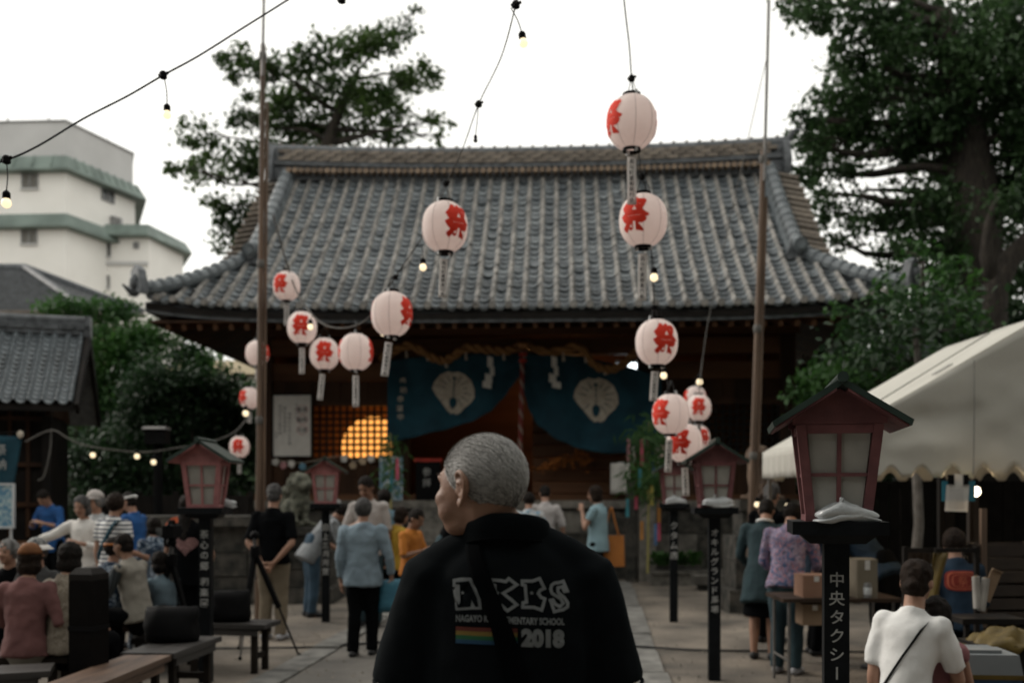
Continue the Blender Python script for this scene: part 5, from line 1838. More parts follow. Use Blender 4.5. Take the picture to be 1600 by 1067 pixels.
for lb, i, q in (('first', 3, W(1046, 606, 8.8)), ('second', 4, W(1092, 612, 11.8)), ('third', 6, W(1064, 672, 9.6))):
    tp = LPOS[i] + V((0, 0, LH / 2 + .12))
    cable(f'{lb} hanging wire inside the right lantern cluster', [tp, q], .004, name='hanging_wire', n=2)
# left low string
P_ = [W(40, 690, 15.0), W(80, 672, 15.0), W(105, 684, 15.0), W(130, 695, 15.0), W(180, 703, 15.0), W(230, 706, 15.1), W(280, 699, 15.1), W(330, 690, 15.1), W(365, 676, 15.2), W(385, 655, 15.4)]
cable('pale cable sagging from the left hall to the lantern by the pole', P_, .012, M_CABLEG)
for lb, px, py, tp in (('leftmost lit bulb on the low string near the left hall', 145, 711, 698), ('middle lit bulb on the low string before the dark bushes', 214, 713, 705), ('right lit bulb on the low string before the dark bushes', 240, 722, 706)):
    bulb(lb, px, py, 15.0, .040, True, W(px, tp, 15.0))
bulb('lit bulb left of the pole under its low lanterns', 384, 646, 14.0, .042, True)
cable('loose cable hanging down the post of the left hall', [W(80, 672, 15.05), W(79, 700, 15.05), W(74, 725, 15.05), W(68, 745, 15.05), W(60, 750, 15.05)], .011, M_CABLEG)
cable('black cable lying across the ground and the path', [V((-6, 9.0, .018)), V((-4, 9.7, .018)), W(400, 1012, 10.0) * 1, V((-1.9, 10.0, .02)), V((-1.0, 10.35, .03)), V((0, 10.2, .03)), V((1.2, 9.95, .03)), V((1.9, 9.75, .02)), V((3.2, 9.7, .018)), V((5.5, 9.3, .018))], .012)
# dark floodlight on a post behind the pink lamp
t = thing('floodlight_post', 'dark floodlight on a slim post in front of the left bushes', 'floodlight', (gx(247, 15.6), 15.6, 0))
zz = zt(700, 15.6)
obj('pole', MB().tube([(0, 0, 0), (0, 0, zz)], .07, n=10), M_BLACK, t, local=True)
obj('head', MB().box((-.16, -.16, zz + .06), (.16, .1, zz + .28)), M_BLACK, t, local=True, smooth=0)
obj('hood', MB().hexa([(-.19, -.2, zz + .29), (.19, -.2, zz + .29), (.17, .12, zz + .29), (-.17, .12, zz + .29), (-.17, -.16, zz + .33), (.17, -.16, zz + .33), (.15, .1, zz + .33), (-.15, .1, zz + .33)]), M_STEELP, t, local=True, smooth=0)
obj('bracket', MB().lathe([(.09, zz), (.05, zz + .06)], n=10), M_BLACK, t, local=True)

# ------------------------------------------------------------------ the white tent
Xe, Yn, Yf, Ze, Wd, Sl = 2.52, 8.0, 9.95, 1.965, 3.6, .578
tent = thing('festival_tent', 'white canvas tent with a scalloped gable at the right edge', 'tent', (Xe, Yn, 0))


def tloc(x, y, z):
    return V((x - Xe, y - Yn, z))


def wr(x, y, z):
    return .035 * mnoise.noise(V((x * 1.3 + z * 1.9, y * 1.1, z * 3.2 - x * .7))) + .014 * mnoise.noise(V((x * 4 + z * 2, y * 3, z * 9)))


def roof_z(x):
    return Ze + Sl * (Wd / 2 - abs(x - Xe - Wd / 2))


for s_, nm in ((0, 'roof_canvas'), (1, 'roof_canvas')):
    def fn(u, v, s_=s_):
        x = Xe + (u * Wd / 2 if s_ == 0 else Wd - u * Wd / 2)
        y = Yn + (Yf - Yn) * v
        return tloc(x, y, roof_z(x) - .05 * math.sin(math.pi * u) * math.sin(math.pi * v) + .3 * wr(x, y, 1))
    o = obj(nm, MB().grid(fn, 20, 16), M_CANVAS, tent, local=True, smooth=180)
    o.modifiers.new('thickness', 'SOLIDIFY').thickness = .004
for y0, nm, dy in ((Yn - .012, 'front_gable', 1), (Yf + .012, 'rear_gable', 0)):
    nx = 180

    def fn(u, v, y0=y0, dy=dy):
        x = Xe - .01 + (Wd + .02) * u
        ph = (x - Xe) / .247 + .38
        f = ph - math.floor(ph)
        arch = max(0.0, math.sin(math.pi * min(1, max(0, (f - .18) / .64)))) ** .8
        zb = 1.680 + .085 * arch
        ztp = roof_z(x) - .004
        z = zb + (max(ztp, zb + .05) - zb) * v
        return tloc(x, y0 - wr(x, y0, z) * math.sin(math.pi * min(1, v * 1.0)) * 1.4, z)
    o = obj(nm, MB().grid(fn, nx, 16), M_CANVAS, tent, local=True, smooth=180)
    o.modifiers.new('thickness', 'SOLIDIFY').thickness = .004
for x0, nm in ((Xe - .012, 'side_valance'), (Xe + Wd + .012, 'side_valance')):
    def fn(u, v, x0=x0):
        y = Yn + (Yf - Yn) * u
        zb = 1.69 + .02 * abs(math.sin(u * 40)) + .012 * mnoise.noise(V((y * 30, 0, 0)))
        return tloc(x0 + .01 * math.sin(u * 60) * (1 - v), y, zb + (Ze - zb) * v)
    o = obj(nm, MB().grid(fn, 120, 4), M_CANVAS, tent, local=True, smooth=180)
    o.modifiers.new('thickness', 'SOLIDIFY').thickness = .004
M_SEAMT = mat('tent seam', (.30, .29, .27), rough=.9, bump=0)
xs = gx(1518, Yn)
obj('seam', MB().tube([tloc(xs, Yn - .045, roof_z(xs) - .03), tloc(xs + .0, Yn - .05, 2.2), tloc(xs, Yn - .03, 1.70)], .005, n=5), M_SEAMT, tent, local=True)
obj('seam', MB().tube([tloc(Xe + .35, Yn + .5, roof_z(Xe + .35) + .012), tloc(Xe + 1.75, Yn + .9, roof_z(Xe + 1.75) + .012)], .006, n=5), M_SEAMT, tent, local=True)
obj('patch', MB().hexa([tloc(Xe + .98, Yn + .22, roof_z(Xe + .98) + .004), tloc(Xe + 1.12, Yn + .22, roof_z(Xe + 1.12) + .004), tloc(Xe + 1.12, Yn + .30, roof_z(Xe + 1.12) + .004), tloc(Xe + .98, Yn + .30, roof_z(Xe + .98) + .004),
                        tloc(Xe + .98, Yn + .22, roof_z(Xe + .98) + .014), tloc(Xe + 1.12, Yn + .22, roof_z(Xe + 1.12) + .014), tloc(Xe + 1.12, Yn + .30, roof_z(Xe + 1.12) + .014), tloc(Xe + .98, Yn + .30, roof_z(Xe + .98) + .014)]), M_SEAMT, tent, local=True, smooth=0)
for x in (Xe + .04, Xe + Wd - .04):
    for y in (Yn + .05, Yf - .05):
        obj('leg', MB().tube([tloc(x, y, 0), tloc(x, y, Ze - .02)], .021, n=10), M_STEELP, tent, local=True)
for y in (Yn + .06, Yf - .06):
    obj('frame_tube', MB().tube([tloc(Xe + .04, y, Ze - .03), tloc(Xe + Wd - .04, y, Ze - .03)], .018, n=8), M_STEELP, tent, local=True)
    obj('frame_tube', MB().tube([tloc(Xe + .04, y, Ze - .03), tloc(Xe + Wd / 2, y, Ze + Sl * Wd / 2 - .09), tloc(Xe + Wd - .04, y, Ze - .03)], .018, n=8), M_STEELP, tent, local=True)
# lamp under the tent
bulb('bright lit bulb hanging under the scalloped edge of the white tent', 1524, 768, 8.05, .04, True, W(1520, 742, 8.1))
bpy.data.objects[[o.name for o in bpy.data.objects if o.name.startswith('glass')][-1]].data.materials[0] = M_BULBW
lp = bpy.data.lights.new('tent_bulb_light', 'POINT')
lp.energy = 11
lp.color = (1, .70, .40)
lp.shadow_soft_size = .05
lo = bpy.data.objects.new('tent_bulb_light', lp)
col.objects.link(lo)
lo.location = W(1524, 768, 8.05) + V((0, .07, -.0))
t = thing('price_sheet', 'white paper sheet with printed lines hanging from the tent edge by the bulb', 'paper sheet', W(1497, 757, 7.9))
obj('sheet', MB().hexa([(-.105, .0, -.21), (.075, .0, -.215), (.075, .004, -.215), (-.105, .004, -.21), (-.09, 0, 0), (.09, 0, 0), (.09, .004, 0), (-.09, .004, 0)]), M_PAPER, t, local=True, smooth=0)
obj('upper_sheet', MB().box((-.04, -.003, -.02), (.045, .0, .085)), M_PAPER, t, local=True, smooth=0)
for k in range(8):
    obj('printed_line', MB().box((-.075, -.0015, -.045 - k * .02), (.045, -.0005, -.041 - k * .02)), M_SEAM, t, local=True, smooth=0)
obj('backing', MB().box((-.125, .012, -.13), (.14, .016, .03)), mat('cyan card', (.03, .19, .26), bump=0), t, local=True, smooth=0)
for s_ in (-.055, .06):
    obj('clip', MB().box((s_ - .02, -.012, .0), (s_ + .02, .02, .08)), M_BLACK, t, local=True, smooth=0)


M_CRATE0 = mat('dark table wood', (.05, .032, .022), rough=.6, bump=.1, spec=.2)


def table(label, x, y, w, d, h, m, rz=0.0):
    t = thing('folding_table', label, 'table', (x, y, 0), rz)
    obj('tabletop', MB().box((-w / 2, -d / 2, h - .03), (w / 2, d / 2, h)), m, t, local=True, smooth=0)
    for sx in (-1, 1):
        for sy in (-1, 1):
            obj('leg', MB().tube([(sx * (w / 2 - .06), sy * (d / 2 - .05), 0), (sx * (w / 2 - .06), sy * (d / 2 - .05), h - .031)], .013, n=8), M_STEELP, t, local=True)
        obj('leg_brace', MB().tube([(sx * (w / 2 - .06), -d / 2 + .05, .22), (sx * (w / 2 - .06), d / 2 - .05, .22)], .01, n=6), M_STEELP, t, local=True)
    return t


table('narrow folding table beside the floral shirt under the tent edge', 2.62, 8.15, .95, .55, .72, M_CRATE0)
table('long folding table across the back of the tent', 4.6, 9.4, 1.6, .6, .72, M_BENCHD)


def crate(label, x, y, z, sz, m, rz=0.0, name='cardboard_box', cat='box', flaps=True):
    t = thing(name, label, cat, (x, y, z), rz)
    w, d, h = sz
    obj('body', MB().box((-w / 2, -d / 2, 0), (w / 2, d / 2, h)), m, t, local=True, smooth=0)
    if flaps:
        obj('flap', MB().hexa([(-w / 2, -d / 2, h + .001), (w / 2, -d / 2, h + .001), (w / 2, -d * .02, h + .001), (-w / 2, -d * .02, h + .001), (-w / 2, -d / 2, h + .006), (w / 2, -d / 2, h + .006), (w / 2, -d * .02, h + .012), (-w / 2, -d * .02, h + .012)]), m, t, local=True, smooth=0)
        obj('flap', MB().hexa([(-w / 2, d * .02, h + .001), (w / 2, d * .02, h + .001), (w / 2, d / 2, h + .001), (-w / 2, d / 2, h + .001), (-w / 2, d * .02, h + .010), (w / 2, d * .02, h + .010), (w / 2, d / 2, h + .006), (-w / 2, d / 2, h + .006)]), m, t, local=True, smooth=0)
        obj('tape', MB().box((-.02, -d / 2 - .002, h * .75), (.02, -d / 2 - .0005, h)), M_PAPER, t, local=True, smooth=0)
    return t


crate('peach lit cardboard box standing on the narrow table left of the nearest post', 2.44, 8.1, .72, (.22, .25, .17), mat('peach cardboard', (.27, .15, .10), (.23, .125, .08), bump=0))
crate('brown cardboard box under the peach one, beside the table leg', 2.42, 8.05, .50, (.20, .2, .16), M_CARD)
crate('pale cardboard box right of the nearest lamp post', 2.83, 8.05, .72, (.16, .25, .30), mat('pale cardboard', (.20, .17, .125), (.165, .14, .10), bump=0))
t = thing('drink_can', 'silver can standing on the narrow table right of the pale box', 'can', (gx(1357, 7.9), 7.92, .72))
obj('can', MB().lathe([(.025, 0), (.032, .008), (.032, .105), (.026, .118), (.027, .122)], n=16), M_FRAMEA, t, local=True)
obj('band', MB().lathe([(.0325, .03), (.0328, .031), (.0328, .085), (.0325, .086)], n=16, caps=False), M_WHITEP, t, local=True)
M_CRATE = mat('dark crate wood', (.030, .020, .013), (.018, .012, .009), sc=4, rough=.7, bump=.2)


def slat_crate(label, x, y, z, w, d, h, rz=0):
    t = thing('wooden_crate', label, 'crate', (x, y, z), rz, group='dark wooden crates stacked under the tent')
    for sx in (-1, 1):
        for sy in (-1, 1):
            obj('corner_post', MB().box((sx * (w / 2 - .015) - .015, sy * (d / 2 - .015) - .015, 0), (sx * (w / 2 - .015) + .015, sy * (d / 2 - .015) + .015, h)), M_CRATE, t, local=True, smooth=0)
    for k in range(3):
        z0 = h * (.04 + .33 * k)
        for sy in (-1, 1):
            obj('slat', MB().box((-w / 2, sy * d / 2 - .006 + .0001 * sy, z0), (w / 2, sy * d / 2 + .006, z0 + h * .27)), M_CRATE, t, local=True, smooth=0)
        for sx in (-1, 1):
            obj('slat', MB().box((sx * (w / 2 + .008) - .006, -d / 2 + .01, z0), (sx * (w / 2 + .008) + .006, d / 2 - .01, z0 + h * .27)), M_CRATE, t, local=True, smooth=0)
    obj('bottom', MB().box((-w / 2 + .02, -d / 2 + .02, .004), (w / 2 - .02, d / 2 - .02, .016)), M_CRATE, t, local=True, smooth=0)
    return t


slat_crate('dark wooden crate topmost of the stack at the right edge under the tent', 3.72, 7.6, .88, .62, .4, .30)
slat_crate('dark wooden crate in the middle of the stack at the right edge', 3.68, 7.6, .58, .62, .4, .30, R(3))
slat_crate('dark wooden crate at the foot of the stack at the right edge', 3.70, 7.6, .0, .66, .44, .575)
t = thing('timber_upright', 'pale timber upright standing left of the crate stack', 'post', (gx(1536, 7.4), 7.4, 0))
obj('upright', MB().box((-.02, -.02, 0), (.02, .02, 1.44)), M_POLE, t, local=True, smooth=0)
obj('foot', MB().box((-.12, -.1, 0), (-.021, .1, .04)), M_POLE, t, local=True, smooth=0)
M_LID2 = mat('dull white paper roll', (.36, .34, .31), rough=.9, bump=.05)
for i, (px, py, w, h, tl_, lb) in enumerate(((1526, 925, .05, .21, 3, 'white paper roll standing by the crate stack'), (1537, 928, .05, .22, -8, 'second white paper roll leaning by the crate stack'), (1548, 915, .07, .21, -22, 'tilted beige card leaning against the crate stack'))):
    p = W(px, py, 6.6)
    t = thing('paper_roll' if i < 2 else 'leaning_card', lb, 'paper' if i < 2 else 'card', p)
    t.rotation_euler = (0, R(-tl_), 0)
    if i < 2:
        obj('roll', MB().tube([(0, 0, -h / 2), (0, 0, h / 2)], w / 2, n=12), M_LID2, t, local=True)
        obj('core', MB().tube([(0, 0, h / 2 - .01), (0, 0, h / 2 + .006)], w / 4, n=10), M_CARD, t, local=True)
    else:
        obj('card', MB().box((-w / 2, -.004, -h / 2), (w / 2, .004, h / 2)), M_CARD, t, local=True, smooth=0)
        obj('fold', MB().box((-w / 2, -.02, h / 2 + .001), (w / 2, .004, h / 2 + .008)), M_CARD, t, local=True, smooth=0)
t = thing('stool', 'dark stool carrying the paper rolls beside the crates', 'stool', (gx(1535, 6.62), 6.62, 0))
obj('seat', MB().box((-.2, -.15, .70), (.22, .15, .735)), M_BLACKW, t, local=True, smooth=0)
for sx in (-1, 1):
    for sy in (-1, 1):
        obj('leg', MB().box((sx * .16 - .015, sy * .12 - .015, 0), (sx * .16 + .015, sy * .12 + .015, .70)), M_BLACKW, t, local=True, smooth=0)
# cooler
M_LID = mat('grey cooler lid plastic', (.17, .185, .19), (.14, .15, .155), sc=3, rough=.5, bump=.05)
c = W(1522, 1040, 5.4)
t = thing('cooler_box', 'blue cooler box with a pale lid beside the seated woman', 'cooler', (c.x, 5.45, 0), R(-5))
obj('body', MB().hexa([(-.19, -.15, 0), (.19, -.15, 0), (.19, .15, 0), (-.19, .15, 0), (-.21, -.165, .56), (.21, -.165, .56), (.21, .165, .56), (-.21, .165, .56)]), M_BLUEP, t, local=True, smooth=0)
obj('rim', MB().box((-.218, -.172, .561), (.218, .172, .585)), M_YEL, t, local=True, smooth=0)
obj('lid', MB().hexa([(-.214, -.168, .586), (.214, -.168, .586), (.214, .168, .586), (-.214, .168, .586), (-.20, -.15, .69), (.20, -.15, .69), (.20, .15, .69), (-.20, .15, .69)]), M_LID, t, local=True, smooth=0)
obj('lid_ridge', MB().box((-.13, -.10, .691), (.13, .10, .708)), M_LID, t, local=True, smooth=0)
obj('handle', MB().tube([(-.225, -.1, .45), (-.25, 0, .43), (-.225, .1, .45)], .012, n=8), M_WHITEP, t, local=True)
# yellow sheet heap
t = thing('plastic_sheet', 'crumpled yellow plastic sheet heaped beyond the cooler', 'plastic sheet', (gx(1572, 6.1), 6.1, 0))
m = MB().grid(lambda u, v: ((u - .5) * .5, (v - .5) * .4, .62 + .09 * (1 - (2 * u - 1) ** 2) * (1 - (2 * v - 1) ** 2) + .07 * mnoise.noise(V((u * 6, v * 6, 2))) - .25 * max(0, abs(2 * u - 1) - .8)), 26, 20)
o = obj('sheet', m, M_YEL, t, local=True, smooth=180)
o.modifiers.new('thickness', 'SOLIDIFY').thickness = .004
crate('plain dark box under the yellow sheet', gx(1572, 6.1), 6.1, 0, (.42, .34, .62), M_BLACKW, flaps=False)['label'] = 'plain dark chest standing under the yellow sheet'
t = bpy.data.objects[[o.name for o in bpy.data.objects if o.name.startswith('cardboard_box')][-1]]
t.name = 'storage_chest'
t['category'] = 'chest'
obj('lid', MB().box((-.22, -.18, .621), (.22, .18, .64)), M_BLACKW, t, local=True, smooth=0)
t = thing('hanging_yellow_cloth', 'narrow yellow cloth hanging behind the child under the tent', 'cloth', W(1470, 890, 6.9))
m = MB().grid(lambda u, v: (-.05 + u * (.10 - .03 * math.sin(3 * v)) - .06 * v, .02 * math.sin(6 * u + 3 * v), .12 - v * .56), 10, 14)
o = obj('cloth', m, M_YEL, t, local=True, smooth=180)
o.modifiers.new('thickness', 'SOLIDIFY').thickness = .005
obj('peg', MB().box((-.04, -.01, .12), (.04, .01, .15)), M_BLACKW, t, local=True, smooth=0)
t = thing('display_rack', 'dark slim rack with a rail where the yellow cloth hangs', 'rack', (gx(1470, 6.95), 6.95, 0))
for sx in (-.25, .25):
    obj('upright', MB().box((sx - .015, -.015, 0), (sx + .015, .015, 1.18)), M_BLACKW, t, local=True, smooth=0)
    obj('foot', MB().box((sx - .02, -.15, 0), (sx + .02, -.016, .03)), M_BLACKW, t, local=True, smooth=0)
obj('rail', MB().box((-.234, -.012, 1.14), (.234, .012, 1.17)), M_BLACKW, t, local=True, smooth=0)
# upright boards and trunks seen through the tent
for i, (px, w, h, m, lb) in enumerate(((1478, .16, 1.95, M_BLACKW, 'dark upright board behind the price sheet'), (1520, .10, 1.95, M_CRATE, 'brown upright post just right of the price sheet'), (1440, .34, .95, M_CRATE, 'low brown corrugated panel under the tent'))):
    t = thing('upright_board', lb, 'board', (gx(px, 10.4), 10.4, 0))
    obj('board', MB().box((-w / 2, -.03, 0), (w / 2, .03, h)), m, t, local=True, smooth=0)
    for k in range(5 if w > .3 else 1):
        x = -w / 2 + w * (k + .5) / (5 if w > .3 else 1)
        obj('rib', MB().box((x - .012, -.05, .02), (x + .012, -.031, h - .02)), m, t, local=True, smooth=0)
t = thing('slim_tree', 'slim grey tree trunk standing behind the tent under its scallops', 'tree', (gx(1432, 12.2), 12.2, 0))
obj('trunk', MB().tube([(0, 0, -.05), (-.02, 0, .6), (.03, 0, 1.2), (0, 0, 1.9), (.05, 0, 2.8), (.02, .1, 3.6)], [.075, .065, .06, .055, .05, .03], n=9), mat('grey bark', (.15, .135, .12), (.08, .07, .06), sc=8, bump=.5), t, local=True)
leaf_mesh('crown', [(V((0, 0, 3.5)), (.8, .8, .6), 700)], .12, M_LEAFK, t)

# ------------------------------------------------------------------ benches, stump, bags, tripods on the left
def bench(label, x, y, ln, w, h, rz, m, name='wooden_bench', planks=2):
    t = thing(name, label, 'bench', (x, y, 0), rz, group='low wooden benches set out at the left')
    for k in range(planks):
        x0, x1 = -w / 2 + w * k / planks, -w / 2 + w * (k + 1) / planks
        obj('seat_plank', MB().box((x0 + .003, -ln / 2, h - .038), (x1 - .003, ln / 2, h + .002 * (k % 2))), m, t, local=True, smooth=0)
    obj('apron', MB().box((-w / 2 + .02, -ln / 2 + .08, h - .10), (-w / 2 + .045, ln / 2 - .08, h - .040)), m, t, local=True, smooth=0)
    obj('apron', MB().box((w / 2 - .045, -ln / 2 + .08, h - .10), (w / 2 - .02, ln / 2 - .08, h - .040)), m, t, local=True, smooth=0)
    for sx in (-1, 1):
        for sy in (-1, 1):
            obj('leg', MB().box((sx * (w / 2 - .07) - .022, sy * (ln / 2 - .12) - .025, 0), (sx * (w / 2 - .07) + .022, sy * (ln / 2 - .12) + .025, h - .039)), M_LEG, t, local=True, smooth=0)
    for sy in (-1, 1):
        obj('stretcher', MB().box((-w / 2 + .095, sy * (ln / 2 - .12) - .015, .12), (w / 2 - .095, sy * (ln / 2 - .12) + .015, .17)), M_LEG, t, local=True, smooth=0)
    return t


bench('nearest brown plank bench at the lower left', -2.58, 6.42, 1.12, .34, .42, R(-3), M_PLANK)
bench('dark grey bench with the black bag on it, beside the pink lamp post', -2.52, 7.42, .85, .40, .43, R(-6), M_BENCHD)
bench('brown bench under the navy patterned and vest sitters', -3.55, 8.95, 1.25, .34, .42, R(-58), M_PLANK)
bench('dark bench under the pink shirted and beige sitters', -3.95, 7.0, 1.75, .36, .42, R(-88), M_LEG)
bench('grey topped bench cut by the left edge of the picture', -3.42, 6.28, .95, .36, .43, R(-70), M_BENCHD)
bench('far dark bench holding a black cloth, right of the pink lamp post', -2.48, 8.75, .80, .36, .43, R(80), M_BENCHD)
bench('far dark bench where the elderly pair sits', -5.2, 8.1, 2.2, .36, .42, R(-85), M_LEG)
bench('long dark bench under the seated woman in white and the child', 2.25, 4.85, 1.5, .36, .42, R(84), M_LEG)
bench('reddish bench cut by the lower right corner', 2.62, 4.62, .7, .3, .44, R(80), mat('reddish bench wood', (.26, .115, .07), (.15, .065, .045), sc=5, bump=.2))
M_TAR = mat('tarred post timber', (.0065, .0055, .005), rough=.8, bump=.3, spec=.06)
t = thing('gate_post', 'thick dark wooden post with a chamfered top among the benches', 'post', (gx(139, 6.6), 6.6, 0), R(-14))
obj('shaft', MB().box((-.088, -.088, 0), (.088, .088, .98)), M_TAR, t, local=True, smooth=0)
obj('cap', MB().loft([[V((sx * w, sy * w, z)) for sx, sy in ((-1, -1), (1, -1), (1, 1), (-1, 1))] for w, z in ((.088, .981), (.088, 1.02), (.055, 1.06))]), M_BLACKW, t, local=True, smooth=0)
for k in range(2):
    obj('band', MB().box((-.093, -.093, .25 + k * .4), (.093, .093, .28 + k * .4)), M_BLACK, t, local=True, smooth=0)


def soft_bag(label, x, y, z, w, d, h, rz, m, seed, handles=True, name='shoulder_bag'):
    t = thing(name, label, 'bag', (x, y, z), rz)
    rings = []
    for i in range(9):
        f = i / 8
        k = (1 - .45 * f ** 2.2) * (1 if 0 < i < 8 else .75)
        ring = []
        for q in range(20):
            an = 2 * math.pi * q / 20
            ex = abs(math.cos(an)) ** .78 * (1 if math.cos(an) > 0 else -1)
            ey = abs(math.sin(an)) ** .6 * (1 if math.sin(an) > 0 else -1)
            nn = 1 + .12 * mnoise.noise(V((ex * 2 + seed, ey * 2, f * 3)))
            ring.append(V((ex * w / 2 * nn * (.9 + .1 * k), ey * d / 2 * k * nn, f * h * (1 + .12 * mnoise.noise(V((ex * 3, seed, 0)))))))
        rings.append(ring)
    obj('bag_body', MB().loft(rings), m, t, local=True, smooth=180)
    if handles:
        for s_ in (-1, 1):
            obj('handle', MB().tube(smooth_path([V((-w * .25, s_ * d * .2, h * .9)), V((-w * .15, s_ * d * .28, h * 1.25)), V((w * .15, s_ * d * .28, h * 1.25)), V((w * .25, s_ * d * .2, h * .9))], 5), .009, n=6), m, t, local=True, smooth=180)
        obj('flap', MB().box((-w * .3, -d * .56, h * .35), (w * .3, -d * .50, h * .75)), m, t, local=True, smooth=20)
    return t


soft_bag('large black bag slumped on the dark grey bench', -2.58, 7.55, .435, .40, .28, .26, R(5), M_BLACK, 3.3, False)
soft_bag('black cloth bundle on the far bench right of the pink lamp post', -2.47, 8.75, .435, .34, .24, .26, R(10), M_BLACK, 8.1, False, 'cloth_bundle')


def tripod(label, x, y, top_, feet, head):
    t = thing('tripod', label, 'tripod', (x, y, 0))
    apex = V((0, 0, top_))
    for i, f in enumerate(feet):
        lg = obj('leg', MB().bar(apex + V((0, 0, -.03)), apex.lerp(V(f), .55), .035, .045), M_BLACK, t, local=True, smooth=0)
        obj('lower_tube', MB().tube([apex.lerp(V(f), .53), V(f)], .010, n=8), M_STEELP if i else M_BLACK, lg, local=True)
        obj('rubber_foot', MB().ell(V(f) + V((0, 0, .015)), (.02, .02, .02), n=8, m=6), M_BLACK, lg, local=True)
    obj('collar', MB().lathe([(.045, top_ - .08), (.05, top_ - .02), (.045, top_ + .03)], n=12), M_BLACK, t, local=True)
    obj('column', MB().tube([(0, 0, top_ - .3), (0, 0, top_ + .10)], .016, n=8), M_STEELP, t, local=True)
    hd = obj('pan_head', MB().ell((0, 0, top_ + .13), (.045, .05, .045)), M_BLACK, t, local=True)
    obj('pan_bar', MB().tube([(0, 0, top_ + .12), (.06, -.25, top_ + .02)], .009, n=6), M_BLACK, hd, local=True)
    if head:
        cam_ = thing('video_camera', 'small black video camera on the left tripod', 'camera', (x, y, top_ + .175))
        obj('body', MB().box((-.05, -.1, 0), (.05, .12, .11)), M_BLACK, cam_, local=True, smooth=0)
        obj('lens', MB().tube([(0, .121, .055), (0, .2, .055)], [.035, .04], n=12), M_BLACK, cam_, local=True)
        obj('screen', MB().box((-.12, -.06, .02), (-.052, -.05, .09)), M_GLASSD, cam_, local=True, smooth=0)
        obj('grip', MB().tube([(0, -.08, .112), (0, -.06, .15), (0, .06, .15), (0, .08, .112)], .012, n=7), M_BLACK, cam_, local=True)


tripod('black tripod standing behind the man in khaki trousers', gx(398, 9.6), 9.6, 1.02, [(.45, -.1, 0), (-.06, -.30, 0), (-.25, .35, 0)], False)
tripod('tripod with a small camera among the seated people at the left', gx(268, 9.0), 9.0, .98, [(.30, -.15, 0), (-.28, -.18, 0), (.0, .35, 0)], True)

# ------------------------------------------------------------------ people
M_SKIN = mat('skin', (.36, .205, .14), (.31, .17, .115), sc=9, rough=.55, bump=.08, bsc=120)
M_SKIND = mat('tanned skin', (.265, .145, .092), (.21, .11, .072), sc=9, rough=.5, bump=.12, bsc=140)
M_HAIRB = mat('black hair', (.017, .013, .011), (.008, .007, .006), sc=30, stretch=(1, 1, .2), rough=.75, bump=.8, bsc=160, spec=.12)
M_HAIRN = mat('dark brown hair', (.024, .0155, .011), (.012, .008, .006), sc=30, stretch=(1, 1, .2), rough=.75, bump=.8, bsc=160, spec=.12)
M_HAIRG = mat('grey hair', (.20, .195, .19), (.085, .083, .08), sc=30, stretch=(1, 1, .2), rough=.75, bump=.8, bsc=160, spec=.12)
M_HAIRS = mat('dark grey hair', (.095, .092, .09), (.042, .04, .04), sc=30, stretch=(1, 1, .2), rough=.75, bump=.8, bsc=160, spec=.12)
M_EYE = mat('dark eye', (.012, .01, .01), rough=.2, bump=0)
M_LIP = mat('lips', (.25, .105, .085), rough=.5, bump=0)
M_CLB = mat('black cotton', (.0045, .005, .0058), (.003, .0033, .0038), sc=5, rough=.95, bump=.2, bsc=200, bdist=.002, spec=.04)
M_CLW = mat('white cotton', (.74, .735, .715), (.67, .665, .65), sc=5, rough=.9, bump=.25, bsc=30, bdist=.01)
M_CLO = mat('off white knit', (.70, .675, .64), (.61, .59, .56), sc=12, rough=.95, bump=.4, bsc=80, bdist=.004)
M_SKYB = mat('light blue sweatshirt', (.20, .262, .305), (.165, .215, .255), sc=5, rough=.95, bump=.25, bsc=40, bdist=.008)
M_GREYS = mat('grey cotton', (.38, .39, .395), (.31, .32, .325), sc=5, rough=.95, bump=.2, bsc=40)
M_GREYW = mat('warm grey cotton', (.42, .385, .365), (.36, .33, .31), sc=5, rough=.95, bump=.2, bsc=40)
M_KHAKI = mat('khaki twill', (.185, .15, .105), (.145, .118, .082), sc=5, rough=.95, bump=.2, bsc=50)
M_JEAN = mat('blue denim', (.045, .085, .125), (.028, .055, .085), sc=9, rough=.9, bump=.2, bsc=200)
M_JEAND = mat('dark teal denim', (.030, .060, .072), (.018, .038, .048), sc=7, stretch=(2, 2, .4), rough=.9, bump=.3, bsc=30)
M_ORANGE = mat('orange cotton', (.46, .165, .025), (.37, .125, .018), sc=5, rough=.95, bump=.2, bsc=40)
M_YCLO = mat('yellow cotton', (.42, .27, .035), (.34, .21, .025), sc=5, rough=.95, bump=.2, bsc=40)
M_PINKB = mat('dusty pink cotton', (.165, .075, .07), (.125, .056, .053), sc=5, rough=.95, bump=.25, bsc=30)
M_HAPPI = mat('bright blue festival coat', (.015, .085, .26), (.010, .058, .185), sc=5, rough=.9, bump=.2, bsc=40)
M_HAPPID = mat('dark blue festival coat', (.0045, .020, .042), (.003, .014, .030), sc=5, rough=.9, bump=.2, bsc=40)
M_TEAL = mat('dark teal knit', (.022, .046, .053), (.015, .030, .036), sc=7, stretch=(2, 2, .3), rough=.95, bump=.3, bsc=40)
M_TAN = mat('tan leather', (.40, .145, .025), (.33, .115, .02), sc=5, rough=.6, bump=.1)
M_VEST = mat('stone grey vest', (.25, .23, .195), (.205, .19, .16), sc=5, rough=.9, bump=.2)
M_SHOE = mat('dark shoe', (.02, .02, .022), rough=.6, bump=.05)
M_SHOEW = mat('pale shoe', (.40, .40, .42), rough=.6, bump=.05)
M_STRIPE = stripe_mat('navy and white striped jersey', (.66, .66, .645), (.045, .055, .085), 24, 'Z', .58)
